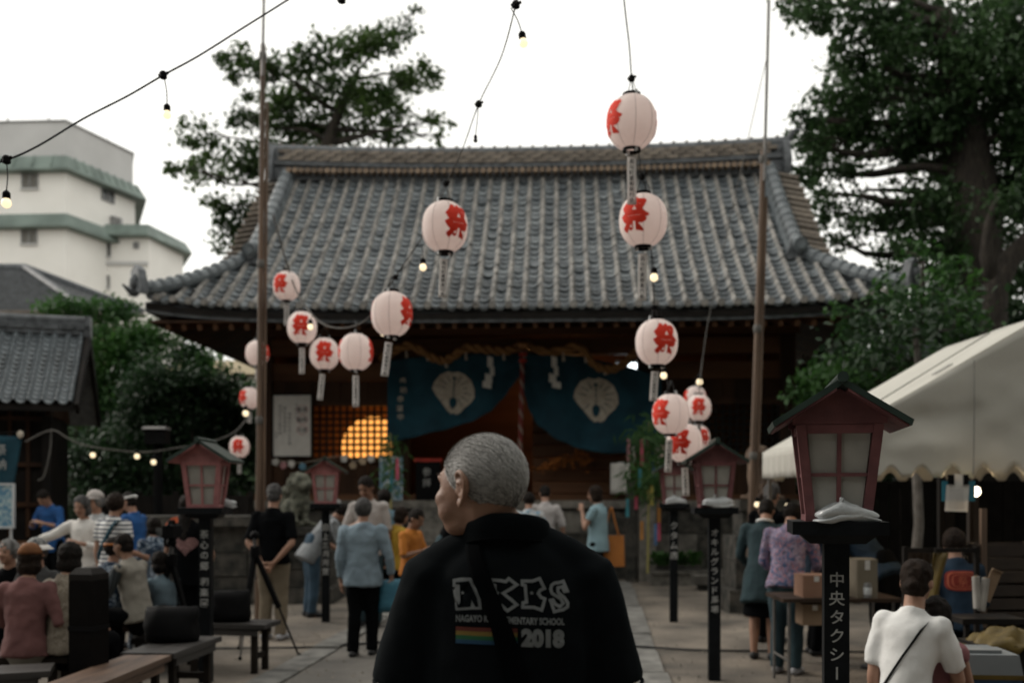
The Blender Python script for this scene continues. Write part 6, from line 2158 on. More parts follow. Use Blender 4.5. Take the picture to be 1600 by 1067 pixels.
M_FLORAL = patch_mat('pink and blue floral print', [(.06, .085, .17), (.13, .17, .30), (.44, .19, .22), (.06, .10, .18), (.30, .24, .33)], 17)
M_YUKATA = patch_mat('navy and white yukata print', [(.012, .028, .055), (.03, .06, .10), (.28, .33, .38), (.012, .028, .055)], 13)
M_BEIGEP = patch_mat('beige sprig print', [(.22, .185, .14), (.17, .14, .105), (.25, .215, .17), (.14, .115, .085)], 30)
M_PSTR = stripe_mat('dark striped sleeve', (.05, .06, .065), (.018, .02, .024), 45, 'X', .7)
M_LTBLUE = patch_mat('white shirt with blue strokes', [(.52, .53, .53), (.50, .52, .53), (.12, .25, .36), (.5, .5, .5)], 7)
M_DENIMS = mat('grey blue jacket', (.12, .17, .20), (.085, .125, .15), sc=5, rough=.9, bump=.2)
_fold = bpy.data.textures.new('cloth folds', 'CLOUDS')
_fold.noise_scale = .11
_fold.noise_depth = 2
_tuft = bpy.data.textures.new('hair tufts', 'CLOUDS')
_tuft.noise_scale = .026
_tuft.noise_depth = 2


def remesh(o, vox, smooth=4, fold=0.0, tex=None):
    r = o.modifiers.new('one surface', 'REMESH')
    r.mode = 'VOXEL'
    r.voxel_size = vox
    r.use_smooth_shade = True
    if smooth:
        s_ = o.modifiers.new('soften', 'SMOOTH')
        s_.factor = .5
        s_.iterations = smooth
    if fold:
        d = o.modifiers.new('folds', 'DISPLACE')
        d.texture = tex or _fold
        d.strength = fold
        d.mid_level = .5
        d.texture_coords = 'LOCAL'
    return o


ARMS = {  # elbow, wrist from the shoulder: outward, forward, up (body heights)
    'down': ((.020, -.015, -.173), (.024, .025, -.316)),
    'fwd': ((.045, .035, -.155), (-.035, .145, -.115)),
    'low': ((.04, .03, -.165), (-.01, .13, -.235)),
    'back': ((.034, -.055, -.166), (-.066, -.095, -.285)),
    'out': ((.135, .055, -.075), (.268, .09, -.125)),
    'bag': ((.05, -.005, -.168), (.055, .045, -.290)),
    'bent': ((.05, -.02, -.165), (.03, .115, -.20)),
    'mouth': ((.02, .07, -.150), (-.05, .125, -.01)),
    'lap': ((.035, .055, -.165), (-.03, .19, -.225)),
    'cane': ((.02, .08, -.160), (.02, .20, -.265)),
    'wave': ((.08, .06, -.10), (.08, .17, -.02)),
}
G_PEOPLE = 'festival goers in the shrine yard'


def hand_shapes(b, w, d, side, h, inward):
    """Palm and five separate curled fingers beyond the wrist w along d."""
    k = inward - d * inward.dot(d)
    k = k.normalized() if k.length > 1e-4 else XA.copy()
    s_ = d.cross(k).normalized()
    pc = w + d * .030 * h
    b.ell(pc, (.021 * h, .011 * h, .030 * h), (s_, k, d), n=10, m=7)
    for i, (off, ln) in enumerate(((-.0165, .036), (-.0055, .044), (.0055, .042), (.0165, .033))):
        p0 = pc + d * .022 * h + s_ * off * h
        p1 = p0 + d * ln * .55 * h + s_ * off * .25 * h + k * .003 * h
        p2 = p1 + d * ln * .40 * h + k * ln * .38 * h
        b.tube([p0, p1, p2], [.0058 * h, .0053 * h, .0045 * h], n=7, round_ends=True)
    t0 = w + d * .014 * h - s_ * .014 * h * side
    b.tube([t0, t0 - s_ * .020 * h * side + d * .016 * h + k * .006 * h, t0 - s_ * .022 * h * side + d * .036 * h + k * .014 * h], [.0075 * h, .0065 * h, .005 * h], n=7, round_ends=True)


def person(label, x, Y, h, rz=0.0, seat=None, lean=0.0, side=0.0, arms=('down', 'down'), yaw=0.0, pitch=0.0, hair='short', hm=None, shirt=None, sleeve=.55, hem=-.045, legs='trousers', lm=None, skin=None, shoe=None,
           wide=1.0, hs=1.0, stride=0.0, hat=None, hatm=None, z0=0.0, vox=.0125, fold=.022, thick=1.0, neckc=None):
    hm, shirt, lm, skin, shoe = hm or M_HAIRB, shirt or M_CLB, lm or M_CLB, skin or M_SKIN, shoe or M_SHOE
    t = thing('person', label, 'person', (x, Y, z0), rz, G_PEOPLE)
    kind = {}

    def q(name, mb, m, par=None, smooth=180):
        return obj(name, mb, m, par or t, local=True, smooth=smooth)
    u = V((math.sin(side), math.sin(lean), math.cos(lean) * math.cos(side))).normalized()
    r = (XA - u * XA.dot(u)).normalized()
    f = u.cross(r)
    P = V((0, 0, .52 * h)) if seat is None else V((0, 0, seat + .055 * h))

    def pt(a, b_, c):
        return P + r * a * h + f * b_ * h + u * c * h
    hu0 = (u * .45 + ZA * .55).normalized()
    hr = (XA - hu0 * XA.dot(hu0)).normalized()
    hf = hu0.cross(hr)
    my = Matrix.Rotation(yaw, 3, hu0)
    hr, hf = my @ hr, my @ hf
    mp_ = Matrix.Rotation(-pitch, 3, hr)
    hu, hf = mp_ @ hu0, mp_ @ hf
    g = h * hs
    HC = pt(0, .015, .352) + hu * .058 * g + hf * .006 * h
    hfr = (hr, hf, hu)
    # ---- body
    b = MB()
    cs = (-.035, .03, .11, .19, .25, .285, .31)
    rx = (.072, .084, .070, .082, .092, .080, .045)
    ry = (.058, .060, .052, .058, .056, .046, .036)
    b.tube([pt(0, .004 * math.sin(k), c) for k, c in enumerate(cs)], [a * h * wide for a in rx], n=16, right=r, ry=[a * h * thick for a in ry])
    b.tube([pt(0, -.006, .29), pt(0, .004, .33), HC - hu * .03 * g - hf * .01 * g], [.040 * h * wide, .033 * h, .032 * g], n=12)
    b.ell(HC + hu * .010 * g, (.0455 * g, .056 * g, .057 * g), hfr, n=18, m=13)
    b.ell(HC + hf * .016 * g - hu * .028 * g, (.036 * g, .038 * g, .040 * g), hfr)
    b.ell(HC + hf * .036 * g - hu * .057 * g, (.018 * g, .015 * g, .013 * g), hfr)
    b.ell(HC + hf * .048 * g + hu * .012 * g, (.030 * g, .008 * g, .008 * g), hfr)
    b.tube([HC + hf * .050 * g + hu * .008 * g, HC + hf * .063 * g - hu * .018 * g], [.0055 * g, .0105 * g], n=8, round_ends=True)
    for s_ in (-1, 1):
        b.ell(HC + hr * s_ * .046 * g - hf * .004 * g - hu * .006 * g, (.006 * g, .012 * g, .018 * g), hfr, n=8, m=7)
        b.ell(HC + hr * s_ * .022 * g + hf * .040 * g - hu * .018 * g, (.014 * g, .014 * g, .014 * g), hfr, n=8, m=7)
    sho, elb, wri = {}, {}, {}
    for s_, nm in ((-1, arms[0]), (1, arms[1])):
        S = pt(s_ * .104 * wide, -.004, .272)
        e, w = ARMS[nm]
        E = S + V((s_ * e[0], e[1], e[2])) * h
        Wp = S + V((s_ * w[0], w[1], w[2])) * h
        sho[s_], elb[s_], wri[s_] = S, E, Wp
        b.tube([S, S.lerp(E, .5), E], [.0275 * h * wide, .025 * h, .0215 * h], n=10, round_ends=True)
        b.tube([E, E.lerp(Wp, .4), Wp], [.022 * h, .0215 * h, .0145 * h], n=10, round_ends=True)
        hand_shapes(b, Wp, (Wp - E).normalized(), s_, h, V((-s_ * .8, .5, 0)))
    hip, kne, ank = {}, {}, {}
    for s_ in (-1, 1):
        Hp = P + V((s_ * .046 * h * wide, 0, -.012 * h))
        if seat is None:
            Kn = V((s_ * .050 * h, .010 * h + s_ * stride * .5, .285 * h))
            An = V((s_ * .052 * h, -.012 * h + s_ * stride, .045 * h))
        else:
            Kn = Hp + V((s_ * .035 * h, .240 * h, .005 * h))
            An = V((Kn.x + s_ * .008 * h, Kn.y - .02 * h, .045 * h))
        hip[s_], kne[s_], ank[s_] = Hp, Kn, An
        b.tube([Hp, Hp.lerp(Kn, .5), Kn], [.054 * h, .045 * h, .034 * h], n=12, round_ends=True)
        b.tube([Kn, Kn.lerp(An, .35), An], [.033 * h, .033 * h, .021 * h], n=10, round_ends=True)
        b.tube([An + V((0, -.018 * h, -.022 * h)), An + V((0, .04 * h, -.026 * h)), An + V((s_ * .008 * h, .095 * h, -.032 * h))], [.022 * h, .024 * h, .014 * h], n=10, round_ends=True)
    body = remesh(q('body', b, skin), vox, 2)
    # ---- face
    for s_ in (-1, 1):
        q('eye', MB().ell(HC + hr * s_ * .0195 * g + hf * .0500 * g - hu * .001 * g, (.0085 * g, .004 * g, .0035 * g), hfr, n=8, m=6), M_EYE)
        q('eyebrow', MB().tube([HC + hr * s_ * .010 * g + hf * .0555 * g + hu * .013 * g, HC + hr * s_ * .030 * g + hf * .048 * g + hu * .014 * g], [.0026 * g, .0018 * g], n=6), hm)
    q('mouth', MB().ell(HC + hf * .0515 * g - hu * .037 * g, (.016 * g, .004 * g, .0045 * g), hfr, n=8, m=6), M_LIP)
    # ---- hair
    b = MB()
    b.ell(HC + hu * .020 * g - hf * .006 * g, (.0500 * g, .0575 * g, .0560 * g), hfr, n=18, m=12)
    b.ell(HC - hf * .022 * g - hu * .012 * g, (.0440 * g, .042 * g, .040 * g), hfr)
    if hair == 'bob':
        b.ell(HC - hf * .016 * g - hu * .030 * g, (.058 * g, .050 * g, .052 * g), hfr)
        b.ell(HC - hf * .008 * g + hu * .018 * g, (.057 * g, .060 * g, .060 * g), hfr)
    elif hair == 'full':
        b.ell(HC - hf * .014 * g + hu * .010 * g, (.058 * g, .062 * g, .060 * g), hfr)
    elif hair == 'bun':
        b.ell(HC - hf * .060 * g - hu * .012 * g, (.024 * g, .022 * g, .022 * g), hfr)
    elif hair == 'long':
        b.ell(HC - hf * .010 * g + hu * .014 * g, (.056 * g, .060 * g, .060 * g), hfr)
        b.tube([HC - hf * .03 * g, HC - hf * .055 * g - hu * .08 * g, pt(0, -.066, .22)], [.046 * g, .045 * g, .03 * g], n=12, right=hr, ry=[.03 * g, .024 * g, .016 * g], round_ends=True)
    if hair != 'none':
        remesh(q('hair', b, hm), .0095, 1, .020, _tuft)
    # ---- hat
    if hat:
        hatm = hatm or M_CLW
        b = MB()
        if hat == 'band':
            b.tube([HC + hu * .026 * g + (hr * math.cos(a) * .0525 + (hf * math.sin(a) * .060 - hf * .006)) * g for a in [2 * math.pi * k / 24 for k in range(25)]], .009 * g, n=8)
            ht = q('headband', b, hatm)
            q('knot', MB().ell(HC + hu * .02 * g - hf * .068 * g, (.014 * g, .012 * g, .012 * g), hfr), hatm, ht)
        else:
            rings = []
            for i in range(7):
                a = i / 6 * math.pi * .5
                rings.append([HC + hu * (.030 + .058 * math.sin(a)) * g + (hr * math.cos(k * math.pi / 10) * .056 + hf * (math.sin(k * math.pi / 10) * .064 - .006)) * g * max(.08, math.cos(a)) for k in range(20)])
            b.loft(rings)
            ht = q('hat_crown', b, hatm)
            b = MB()
            if hat == 'cap':
                n = 14
                ro = [HC + hu * .030 * g + (hr * math.cos(math.pi * k / n) * .055 + hf * (math.sin(math.pi * k / n) * .064 - .006)) * g for k in range(n + 1)]
                rr = [HC + hu * .018 * g + (hr * math.cos(math.pi * k / n) * .054 + hf * (math.sin(math.pi * k / n) * .110 - .002)) * g for k in range(n + 1)]
                up_ = hu * .004 * g
                v = ro + rr + [p + up_ for p in ro] + [p + up_ for p in rr]
                m_ = n + 1
                b.add(v, [(k, k + 1, m_ + k + 1, m_ + k) for k in range(n)] + [(2 * m_ + k, 3 * m_ + k, 3 * m_ + k + 1, 2 * m_ + k + 1) for k in range(n)] + [(m_ + k, m_ + k + 1, 3 * m_ + k + 1, 3 * m_ + k) for k in range(n)])
                q('visor', b, hatm, ht)
            else:
                b.loft([[HC + hu * z * g + (hr * math.cos(k * math.pi / 12) * a * .056 + hf * (math.sin(k * math.pi / 12) * a * .064 - .006)) * g for k in range(24)] for a, z in ((1.0, .034), (1.5, .016), (1.52, .020), (1.0, .044))], caps=False)
                q('brim', b, hatm if hat == 'sun' else M_CLO, ht)
    # ---- shirt
    b = MB()
    cc = [c for c in (hem, .0, .06, .13, .19, .25, .285) if c >= hem] + [.312]
    tx = {-.2: .118, -.1: .112, -.045: .108, 0: .102, .06: .088, .13: .086, .19: .094, .25: .101, .285: .090, .312: .054}

    def itp(c):
        ks = sorted(tx)
        for a, b2 in zip(ks, ks[1:]):
            if c <= b2:
                return tx[a] + (tx[b2] - tx[a]) * max(0, (c - a)) / (b2 - a)
        return tx[ks[-1]]
    cc = sorted(set(cc))
    b.tube([pt(0, -.003, c) for c in cc], [itp(c) * h * wide for c in cc], n=18, right=r, ry=[(itp(c) * .62 + (.023 if c < .16 else .016 if c < .2 else .010 if c < .27 else 0)) * h * thick for c in cc])
    b.tube([pt(0, -.008, .29), pt(0, -.002, .328)], [.050 * h * wide, .041 * h], n=14)
    for s_ in (-1, 1):
        S, E, Wp = sho[s_], elb[s_], wri[s_]
        S2 = S - r * s_ * .012 * h
        if sleeve <= 1:
            b.tube([S2, S.lerp(E, sleeve * .5), S.lerp(E, sleeve)], [.0405 * h * wide, .0365 * h, .0345 * h], n=12)
        else:
            b.tube([S2, S.lerp(E, .5), E, E.lerp(Wp, (sleeve - 1) * .5), E.lerp(Wp, sleeve - 1)], [.0405 * h * wide, .036 * h, .033 * h, .030 * h, .026 * h], n=12)
        b.ell(S - r * s_ * .008 * h, (.0415 * h * wide, .042 * h, .040 * h), (r, f, u), n=12, m=9)
    kind['shirt'] = remesh(q('shirt', b, shirt), .0145, 5, fold * 1.35)
    # ---- legs
    b = MB()
    if legs == 'skirt' or legs == 'dress':
        if seat is None:
            zl = .26 * h if legs == 'skirt' else .16 * h
            b.tube([P + V((0, 0, .07 * h)), P, V((0, 0, .40 * h)), V((0, 0, zl))], [.078 * h, .098 * h, .108 * h, .125 * h], n=18, right=XA, ry=[.058 * h, .072 * h, .085 * h, .10 * h])
        else:
            b.tube([P + V((0, -.03 * h, .06 * h)), P + V((0, -.01 * h, 0)), (kne[-1] + kne[1]) / 2], [.085 * h, .10 * h, .09 * h], n=16, right=XA, ry=[.06 * h, .075 * h, .05 * h], round_ends=True)
            for s_ in (-1, 1):
                b.tube([kne[s_], ank[s_].lerp(kne[s_], .25)], [.050 * h, .052 * h], n=12, round_ends=True)
    else:
        b.tube([P + V((0, 0, .07 * h)), P + V((0, -.004 * h, .0)), P + V((0, 0, -.055 * h))], [.072 * h * wide, .089 * h * wide, .078 * h * wide], n=16, right=XA, ry=[.054 * h, .066 * h, .056 * h], round_ends=True)
        for s_ in (-1, 1):
            e = ank[s_] + V((0, 0, -.010 * h)) if legs == 'trousers' else kne[s_].lerp(ank[s_], .18)
            b.tube([hip[s_], hip[s_].lerp(kne[s_], .5), kne[s_]], [.061 * h, .054 * h, .045 * h], n=14, round_ends=True)
            b.tube([kne[s_], kne[s_].lerp(e, .5), e], [.045 * h, .041 * h, .039 * h], n=12)
    remesh(q({'trousers': 'trousers', 'shorts': 'shorts', 'skirt': 'skirt', 'dress': 'skirt'}[legs], b, lm), .016, 3, fold * .8)
    for s_ in (-1, 1):
        A = ank[s_]
        b = MB()
        b.tube([A + V((0, -.024 * h, -.020 * h)), A + V((0, .03 * h, -.022 * h)), A + V((s_ * .006 * h, .085 * h, -.028 * h)), A + V((s_ * .008 * h, .112 * h, -.032 * h))], [.024 * h, .027 * h, .027 * h, .018 * h], n=12, right=XA, ry=[.024 * h, .023 * h, .018 * h, .012 * h], round_ends=True)
        q('shoe', b, shoe)
    return dict(root=t, pt=pt, HC=HC, hr=hr, hf=hf, hu=hu, g=g, h=h, sho=sho, elb=elb, wri=wri, r=r, f=f, u=u, P=P, q=q, kne=kne, shirt=kind['shirt'])


def on_body(P_, c):
    """World point from a point in the person's own frame."""
    t = P_['root']
    return t.location + Matrix.Rotation(t.rotation_euler.z, 3, 'Z') @ V(c)


def print_patch(P_, name, mb, m, back=True, off=.004):
    o = P_['q'](name, mb, m)
    s_ = o.modifiers.new('lie on cloth', 'SHRINKWRAP')
    s_.target = P_['shirt']
    s_.wrap_method = 'PROJECT'
    s_.use_project_y = True
    s_.use_positive_direction = back
    s_.use_negative_direction = not back
    s_.wrap_mode = 'ABOVE_SURFACE'
    s_.offset = off
    return o


def hand_bag(label, P_, s_, w, d, h, m, drop=.12, name='handbag', rz=0.0):
    p = on_body(P_, P_['wri'][s_] + (P_['wri'][s_] - P_['elb'][s_]).normalized() * .06)
    t = thing(name, label, 'bag', (p.x, p.y, p.z), P_['root'].rotation_euler.z + rz)
    rings = []
    for i in range(8):
        k = i / 7
        zz = -drop - h + h * k
        ww, dd = w / 2 * (1 - .12 * k), d / 2 * (1 - .55 * k) * (1 if i else .7)
        rings.append([V((math.copysign(abs(math.cos(a)) ** .5, math.cos(a)) * ww, math.copysign(abs(math.sin(a)) ** .7, math.sin(a)) * dd, zz + .01 * math.sin(3 * a + k * 4))) for a in [2 * math.pi * j / 20 for j in range(20)]])
    obj('bag_body', MB().loft(rings), m, t, local=True, smooth=180)
    for e in (-1, 1):
        obj('handle', MB().tube(smooth_path([V((-w * .3, e * d * .18, -drop - .02)), V((-w * .12, e * .012, -.02)), V((w * .12, e * .012, -.02)), V((w * .3, e * d * .18, -drop - .02))], 5), .008, n=6), m, t, local=True, smooth=180)
    return t


B180 = math.pi
# --- standing, left
p_ = person('man in bright blue festival coat looking down at his phone on the left deck', gx(78, 14.9), 15.0, 1.66, R(165), arms=('fwd', 'fwd'), pitch=.75, lean=.16, shirt=M_HAPPI, sleeve=1.45, hem=-.1, hair='short', z0=.0)
p = on_body(p_, (p_['wri'][-1] + p_['wri'][1]) / 2 + V((0, .05, .03)))
t = thing('mobile_phone', 'phone held by the man in the blue coat on the left deck', 'phone', p, R(165))
obj('case', MB().box((-.035, -.07, -.004), (.035, .07, .004)), M_BLACK, t, local=True, smooth=0)
obj('screen', MB().box((-.03, -.062, .0042), (.03, .062, .006)), mat('lit phone screen', (.6, .6, .6), emit=(1, .9, .75), es=.6, bump=0), t, local=True, smooth=0)
person('woman in an off white blouse stretching her arm out to the left', gx(132, 10.6), 10.6, 1.53, R(168), arms=('fwd', 'out'), pitch=.22, yaw=.1, hair='bob', hm=M_HAIRS, shirt=M_CLO, sleeve=1.75, lm=M_GREYW, hem=-.06)
p_ = person('woman in a striped jersey seen from behind at the left', gx(178, 10.0), 10.0, 1.56, R(-22), arms=('down', 'bent'), hair='full', shirt=M_STRIPE, sleeve=.6, lm=M_CLB, yaw=.15, fold=.014, hm=M_HAIRN)
m = MB().tube(smooth_path([p_['pt'](.09, .045, .29), p_['pt'](.07, -.05, .30), p_['pt'](.01, -.077, .20), p_['pt'](-.06, -.068, .08), p_['pt'](-.10, .0, .02)], 5), .022, n=6, right=XA, ry=[.004] * 21)
obj('shoulder_strap', m, M_NAVY, p_['root'], local=True, smooth=180)
person('grey haired woman with a pale cap behind the striped jersey', gx(152, 11.3), 11.3, 1.575, R(150), arms=('down', 'down'), hair='full', hm=M_HAIRG, shirt=M_GREYS, sleeve=1.6, hat='cap', hatm=M_GREYW)
person('man in a bright blue coat with a white headband facing left', gx(208, 12.0), 12.0, 1.575, R(75), arms=('fwd', 'low'), pitch=.3, shirt=M_HAPPI, sleeve=1.3, hem=-.1, hat='band', hatm=M_CLW)
p_ = person('person in a black shirt printed with a pink heart, seen from behind', gx(293, 9.5), 9.5, 1.545, R(-6), arms=('low', 'low'), hair='long', shirt=M_CLB, sleeve=.7, legs='shorts', lm=M_CLB, hem=-.08, fold=.01)
hp = [(16 * math.sin(a) ** 3 / 17 * .105, (13 * math.cos(a) - 5 * math.cos(2 * a) - 2 * math.cos(3 * a) - math.cos(4 * a)) / 17 * .105) for a in [2 * math.pi * k / 40 for k in range(40)]]
m = split_tris(MB().add([(x + .03, -.3, z + p_['pt'](0, 0, .17).z) for x, z in hp], [tuple(range(40))]), .03)
print_patch(p_, 'heart_print', m, patch_mat('speckled pink print', [(.22, .11, .11), (.15, .075, .075), (.30, .17, .16)], 50), True)
p_ = person('dark haired child holding up a round red fan', gx(241, 10.6), 10.6, 1.30, R(30), arms=('down', 'wave'), hair='bob', shirt=M_YUKATA, sleeve=1.2, legs='dress', lm=M_YUKATA)
p = on_body(p_, p_['wri'][1] + V((.02, .04, .06)))
t = thing('round_fan', 'round red orange paper fan held by the dark haired child', 'fan', p, R(20))
obj('leaf', MB().lathe([(.001, -.003), (.145, -.003), (.15, 0), (.145, .003), (.001, .003)], n=28).xform(Matrix.Translation((.05, 0, .11)) @ Matrix.Rotation(R(58), 4, 'X')), mat('red orange fan paper', (.42, .075, .018), (.35, .06, .014), rough=.8, bump=.1), t, local=True, smooth=20)
obj('handle', MB().tube([(0, 0, -.10), (.03, .0, .03)], .007, n=6), M_CARD, t, local=True)
# --- sitting, left
person('grey haired old woman facing us at the left edge', gx(16, 8.1), 8.1, 1.42, R(178), seat=.42, arms=('lap', 'lap'), hair='full', hm=M_HAIRG, shirt=M_CLB, sleeve=1.6, lm=M_GREYW, yaw=-.2)
person('seated woman in a dark hat with a pale brim facing us', gx(60, 8.0), 8.0, 1.42, R(172), seat=.42, arms=('lap', 'lap'), hair='full', hm=M_HAIRS, shirt=mat('dark grey cotton', (.05, .05, .05), rough=.9), sleeve=1.6, hat='bucket', hatm=patch_mat('speckled hat cloth', [(.05, .05, .055), (.09, .09, .09), (.22, .22, .21)], 30), yaw=.1)
p_ = person('person in a dusty pink shirt and orange cap sitting with back to us', gx(40, 6.85), 6.85, 1.44, R(2), seat=.42, lean=.08, arms=('lap', 'bent'), hair='bob', shirt=M_PINKB, sleeve=1.4, lm=M_VEST, hat='cap', hatm=mat('orange brown cap', (.20, .075, .02), (.10, .04, .015), rough=.9), wide=1.08, hem=-.05, hm=M_HAIRN)
person('woman with dark bobbed hair in a beige sprigged blouse, from behind', gx(101, 6.95), 6.95, 1.47, R(-14), seat=.42, lean=.06, arms=('down', 'lap'), hair='bob', shirt=M_BEIGEP, sleeve=1.25, lm=M_CLB, yaw=.35, wide=1.0)
person('dark haired sitter in a navy and white yukata', gx(176, 8.75), 8.75, 1.40, R(-35), seat=.42, arms=('lap', 'lap'), hair='full', shirt=M_YUKATA, sleeve=1.5, legs='dress', lm=M_YUKATA, yaw=-.1, hem=-.02, hat='band', hatm=M_GOLD)
p_ = person('balding man in a stone vest leaning forward, facing left', gx(216, 8.55), 8.55, 1.47, R(72), seat=.44, lean=.22, arms=('cane', 'cane'), hair='short', shirt=M_VEST, sleeve=.05, hem=-.05, lm=M_CLB, pitch=.05, skin=M_SKIND)
for s_ in (-1, 1):
    S, E = p_['sho'][s_], p_['elb'][s_]
    remesh(p_['q']('sleeve', MB().tube([S, S.lerp(E, .5), S.lerp(E, .95)], [.052, .055, .055], n=12, round_ends=True), M_PSTR), .012, 2)
person('child in a grey blue jacket sitting in front of the heart shirt', gx(258, 8.95), 8.95, 1.22, R(50), seat=.36, arms=('lap', 'lap'), hair='bob', shirt=M_DENIMS, sleeve=1.5, lm=M_GREYS, hs=1.12, lean=.15)
soft_bag('bright pink toy bag at the feet of the child in grey blue', gx(268, 8.7), 8.7, .30, .16, .14, .16, 0, mat('bright pink plastic', (.50, .035, .075), rough=.5, bump=.1), 5.5, False, 'toy_bag')
t = thing('low_stool', 'low dark stool under the child and the pink toy bag', 'stool', (gx(260, 8.9), 8.9, 0))
obj('seat', MB().box((-.2, -.3, .25), (.2, .2, .298)), M_BLACKW, t, local=True, smooth=0)
for sx in (-1, 1):
    for sy in (-.25, .15):
        obj('leg', MB().box((sx * .16 - .02, sy - .02, 0), (sx * .16 + .02, sy + .02, .25)), M_BLACKW, t, local=True, smooth=0)
# --- middle
person('man in a black polo and khaki trousers with hands behind his back', gx(427, 10.6), 10.6, 1.655, R(-6), arms=('back', 'back'), hair='short', hm=M_HAIRS, shirt=M_CLB, sleeve=.9, lm=M_KHAKI, shoe=M_SHOEW, wide=1.06, hem=-.03, skin=M_SKIN, yaw=.1, pitch=.08)
person('person in a grey shirt and jeans bending over to the right', gx(486, 12.6), 12.6, 1.58, R(-62), lean=.62, arms=('low', 'low'), hair='full', shirt=mat('mid grey cotton', (.24, .255, .265), (.19, .20, .21), rough=.9), sleeve=.9, lm=M_JEAN, hem=-.09, pitch=.5, wide=1.18)
p_ = person('woman in a light blue sweatshirt and black trousers, seen from behind', gx(567, 9.5), 9.5, 1.51, R(-4), arms=('down', 'bag'), hair='full', hm=M_HAIRS, shirt=M_SKYB, sleeve=1.85, lm=M_CLB, wide=1.16, stride=.06, hem=-.075, fold=.028)
hand_bag('blue plastic carrier bag held by the woman in light blue', p_, 1, .28, .16, .30, mat('teal blue carrier', (.045, .17, .235), (.03, .12, .18), sc=9, rough=.5, bump=.4, bsc=18), -.02, 'carrier_bag')
person('tall young man in warm grey facing us and looking down', gx(576, 11.6), 11.6, 1.765, R(176), arms=('down', 'fwd'), pitch=.45, yaw=-.25, hair='short', shirt=M_GREYW, sleeve=.9, lm=M_JEAND, skin=M_SKIND)
person('dark haired person in pale blue behind the tall young man', gx(601, 13.2), 13.2, 1.62, R(20), hair='full', shirt=mat('pale blue cotton', (.16, .26, .32), rough=.9), sleeve=.9, lm=M_CLB)
person('boy in an orange shirt looking down to the right', gx(643, 10.9), 10.9, 1.385, R(-118), arms=('low', 'fwd'), pitch=.45, hair='short', shirt=M_ORANGE, sleeve=1.0, lm=M_CLB, hs=1.08, skin=M_SKIND, wide=1.08)
person('curly haired person in a yellow shirt behind the orange shirted boy', gx(622, 11.7), 11.7, 1.40, R(-60), arms=('low', 'low'), hair='bob', hm=M_HAIRN, shirt=M_YCLO, sleeve=1.1, lm=M_CLB, pitch=.2)
person('person in black bending near the entrance, mostly behind the big man', gx(690, 12.0), 12.0, 1.62, R(-70), lean=.5, arms=('low', 'down'), hair='short', shirt=M_CLB, sleeve=.7, lm=M_JEAND, pitch=.2)
p_ = person('man in a pale grey shirt facing the shrine', gx(852, 15.0), 15.0, 1.69, R(3), arms=('fwd', 'bag'), hair='short', shirt=mat('pale grey cotton', (.43, .40, .39), (.38, .355, .345), sc=4, rough=.9), sleeve=1.0, lm=M_GREYS, pitch=.4, wide=1.02)
hand_bag('white plastic bag in the right hand of the man in pale grey', p_, 1, .20, .12, .26, M_WHITEP, -.10, 'shopping_bag')
person('person in a white shirt with blue strokes beside the man in pale grey', gx(826, 14.2), 14.2, 1.58, R(-8), arms=('fwd', 'fwd'), hair='full', shirt=M_LTBLUE, sleeve=.9, lm=M_CLB, pitch=.3)
p_ = person('woman in a pale blue top with a tan shoulder bag, hand at her mouth', gx(934, 14.2), 14.2, 1.67, R(62), arms=('mouth', 'down'), hair='bob', hm=M_HAIRN, shirt=mat('pale aqua cotton', (.24, .36, .40), (.19, .29, .33), sc=6, rough=.9, bump=.2), sleeve=.55, lm=M_CLB, hem=-.08, pitch=.1, fold=.008, thick=1.08)
c = on_body(p_, p_['sho'][1] + V((.05, -.05, 0)))
t = thing('tote_bag', 'tan leather tote bag on the shoulder of the woman in pale blue', 'bag', (c.x + .02, c.y - .14, c.z), R(-12))
zb = -(880 - 800) * 14.2 / F
obj('bag_body', MB().hexa([(-.17, -.06, -.80), (.21, -.06, -.80), (.21, .06, -.80), (-.17, .06, -.80), (-.15, -.035, -.36), (.20, -.035, -.36), (.20, .035, -.36), (-.15, .035, -.36)]), M_TAN, t, local=True, smooth=0)
for e in (-1, 1):
    obj('strap', MB().tube(smooth_path([V((-.08, e * .036, -.37)), V((-.03, e * .03, -.15)), V((.02, e * .02, .04)), V((.07, e * .03, -.15)), V((.13, e * .036, -.37))], 4), .010, n=6), M_TAN, t, local=True, smooth=180)
# --- right
p_ = person('hunched person in a long dark teal jacket with a white collar', gx(1192, 9.35), 9.35, 1.55, R(-22), lean=.30, arms=('low', 'bag'), hair='short', shirt=M_TEAL, sleeve=1.8, hem=-.19, legs='skirt', lm=M_CLB, pitch=.5, wide=1.1, fold=.016)
q_ = p_['pt']
obj('collar', MB().tube([q_(.045 * math.cos(a), .043 * math.sin(a) - .01, .322) for a in [2 * math.pi * k / 20 for k in range(21)]], .014, n=8), M_CLW, p_['root'], local=True, smooth=180)
hand_bag('olive yellow handbag hanging beside the floral shirt', p_, 1, .25, .15, .28, mat('olive yellow leather', (.24, .18, .025), (.18, .13, .02), rough=.5, bump=.1), -.03)
person('grey haired person in dark clothes behind the teal jacket', gx(1203, 10.4), 10.4, 1.665, R(-35), hair='short', hm=M_HAIRS, shirt=M_CLB, sleeve=1.6, lm=M_CLB, arms=('low', 'low'), pitch=.2)
person('person in a pink and blue floral shirt and dark jeans, seen from behind', gx(1229, 8.6), 8.6, 1.52, R(-30), lean=.22, arms=('low', 'low'), hair='full', shirt=M_FLORAL, sleeve=1.5, lm=M_JEAND, hem=-.04, pitch=.75, wide=1.1, shoe=M_SHOEW, fold=.022)
